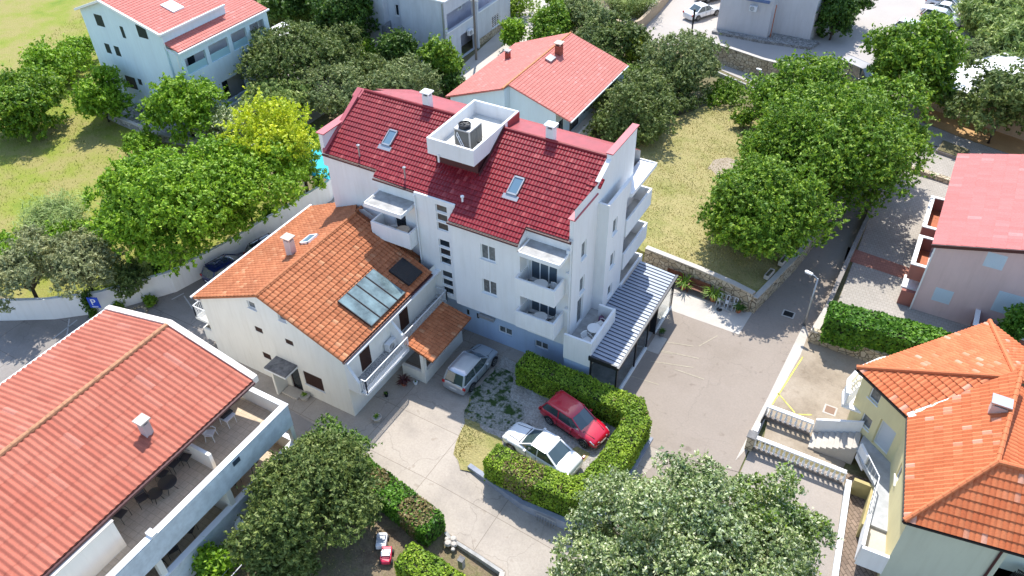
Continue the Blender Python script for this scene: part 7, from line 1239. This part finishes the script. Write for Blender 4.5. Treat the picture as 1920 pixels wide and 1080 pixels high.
for i in range(8): m.tube([(-11.5+i*.16, 21.58, -.62), (-11.5+i*.16, 21.7, .1)], .016, 5)
m.tube([(-11.5, 21.7, .1), (-10.38, 21.7, .1)], .02); m.tube([(-11.5, 21.6, -.5), (-10.38, 21.6, -.5)], .02); m.build('bars', METG, r)
def bicycle():
    r = thing('bicycle', 'dark bicycle standing on the cobbled terrace of the blue house', 'bicycle', (-65.5, 42.6, .02), R(8)); 
    for x in (-.52, .52):
        m = MB(); k = 24
        for j in range(k): a = 2*math.pi*j/k; b = a+2*math.pi/k; m.tube([(x+.33*math.cos(a), 0, .35+.33*math.sin(a)), (x+.33*math.cos(b), 0, .35+.33*math.sin(b))], .03, 5)
        w_ = m.build('wheel', BLACK, r, local=True); s = MB()
        for j in range(8): a = 2*math.pi*j/8; s.tube([(x, 0, .35), (x+.32*math.cos(a), 0, .35+.32*math.sin(a))], .005, 3)
        s.build('spokes', METG, w_, local=True)
    m = MB(); m.tube([(-.52, 0, .35), (-.15, 0, .85), (.38, 0, .9), (-.02, 0, .32), (-.52, 0, .35)], .03); m.tube([(.52, 0, .35), (.36, 0, .98)], .03); m.tube([(-.02, 0, .32), (-.18, 0, .95)], .03); m.build('frame', METD, r, local=True); m = MB(); m.tube([(.36, -.28, 1.05), (.34, 0, 1.0), (.36, .28, 1.05)], .025); m.build('handlebar', METD, r, local=True); m = MB(); m.prism([(-.32, -.07), (-.04, -.03), (-.04, .03), (-.32, .07)], .95, 1.0); m.build('saddle', BLACK, r, local=True)
bicycle()
def toycar(label, x, y, a, body, hood):
    r = thing('toy_car', label, 'toy car', (x, y, -.02), R(a), 'ride on toy cars on the garden soil'); m = MB(); m.prism([(-.42, -.26), (.3, -.28), (.45, -.2), (.45, .2), (.3, .28), (-.42, .26)], .14, [.46, .46, .36, .36, .46, .46]); m.build('body', body, r, local=True, bevel=.04); m = MB(); m.box(-.2, .15, -.22, .22, .461, .5); m.bar((.16, -.22, .46), (.05, -.2, .72), .04, .04); m.bar((.16, .22, .46), (.05, .2, .72), .04, .04); m.bar((.05, -.2, .72), (.05, .2, .72), .04, .04); m.build('cockpit', hood, r, local=True)
    for sx in (-.28, .28):
        for s in (-1, 1): m = MB(); m.tube([(sx, s*.24, .13), (sx, s*.34, .13)], .13, 12); m.build('wheel', BLACK, r, local=True)
WT = mat('toy_white', (.75, .76, .78), .4); toycar('white ride-on toy car standing on the garden soil', -17.65, 16.3, 120, WT, mat('toy_grey', (.4, .42, .45), .4)); toycar('red and white ride-on toy car beside the white one', -16.95, 15.75, -60, mat('toy_red', (.6, .03, .08), .35), WT)
r = thing('shade_sail', 'turquoise shade sail stretched beside the white hotel wall', 'shade sail', (-42.3, 40.3, 0)); rgn = MATS.setdefault('sail', mat('turquoise_cloth', (0.0, 0.45, 0.55), .7))
m = MB(); pts = [(-45.2, 40.3, 2.6), (-43.4, 42.0, 3.3), (-40.4, 41.2, 2.7), (-39.6, 39.4, 2.3), (-41.5, 38.4, 2.9), (-43.2, 39.9, 2.5)]; c = (-42.2, 40.2, 2.75); m.add([c]+pts, [(0, i+1, (i+1) % 6+1) for i in range(6)]); m.add([(c[0], c[1], c[2]-.02)]+[(p[0], p[1], p[2]-.02) for p in pts], [(0, (i+1) % 6+1, i+1) for i in range(6)]); m.build('cloth', rgn, r)
for p in pts[::2]: m = MB(); m.tube([(p[0], p[1], 0), p], .04); m.build('pole', METW, r)
r = thing('stone_ring', 'ring of loose stones round the small olive by the lane', 'stones', (*G(258, 588, 0)[:2], 0)); 
for i in range(14): a = i*.449; m = MB(); m.lathe([(.08, 0), (.13, .06), (.1, .14), (.02, .17)], (.6*math.cos(a), .6*math.sin(a), 0.01), 7); m.build('stone', STONE, r, local=True)
r = thing('rock_pile', 'pale white rocks at the end of the browned hedge', 'rocks', (*G(840, 1020, 0)[:2], 0))
for i, (x, y, s) in enumerate(((0, 0, .22), (.3, .1, .18), (.1, .35, .2), (-.2, .2, .14), (.4, -.15, .12))): m = MB(); m.lathe([(s*.8, 0), (s, s*.4), (s*.7, s*.9), (s*.1, s)], (x, y, -.02), 7); m.build('rock', GR_LIGHT, r, local=True)
r = thing('gate_post', 'stubby stone gatepost on the garden edge wall', 'post', (*G(866, 1062, 0)[:2], -.1)); m = MB(); m.box(-.13, .13, -.13, .13, 0, .75); m.build('shaft', GREYC, r, local=True); m = MB(); m.box(-.16, .16, -.16, .16, .751, .8); m.build('cap', DARKC, r, local=True)
r = thing('concrete_mixer', 'dark red machine with round drum by the black van', 'mixer', (-10.8, 81.9, 0)); m = MB(); m.lathe([(.2, 0), (.45, .3), (.45, .6), (.25, .85)], (0, 0, .4), 14); m.build('drum', mat('dark_red_paint', (.1, .01, .01), .5), r, local=True); m = MB(); m.tube([(-.5, -.3, 0), (0, 0, .7), (.5, -.3, 0)], .04); m.tube([(-.4, .4, 0), (0, 0, .7)], .04); m.build('stand', METD, r, local=True)
r = thing('patio_umbrella', 'dark folded parasol near the sunny yard of the blue house', 'parasol', (*G(483, 218, 0)[:2], 0)); m = MB(); m.lathe([(.03, 0), (.03, 2.1)], n=8); m.build('pole', METD, r, local=True); m = MB(); m.lathe([(.2, .9), (.12, 1.5), (.02, 2.2)], n=10); m.build('canopy', BLACK, r, local=True)
def loggia_stuff():
    S = Wall((4.95, 26.65), (14.3, 28.1)); p = S.P(5.3, 1.41, -.7); r = thing('wooden_chest', 'brown wooden cupboard on the loggia of the yellow house', 'cupboard', (p.x+1.2, p.y+.2, 1.41), R(9)); m = MB(); m.box(-.5, .5, -.2, .2, 0, .9); m.build('body', mat('tan_wood', (.25, .16, .08), .7, .3, 6), r, local=True, bevel=.01); m = MB(); m.box(-.48, -.01, -.215, -.201, .05, .85); m.box(.01, .48, -.215, -.201, .05, .85); m.build('door', WOOD, r, local=True)
    chair_white('black chair on the loggia of the yellow house', (p.x+.2, p.y+.1, 1.402), R(150), m=BLACK)
loggia_stuff()
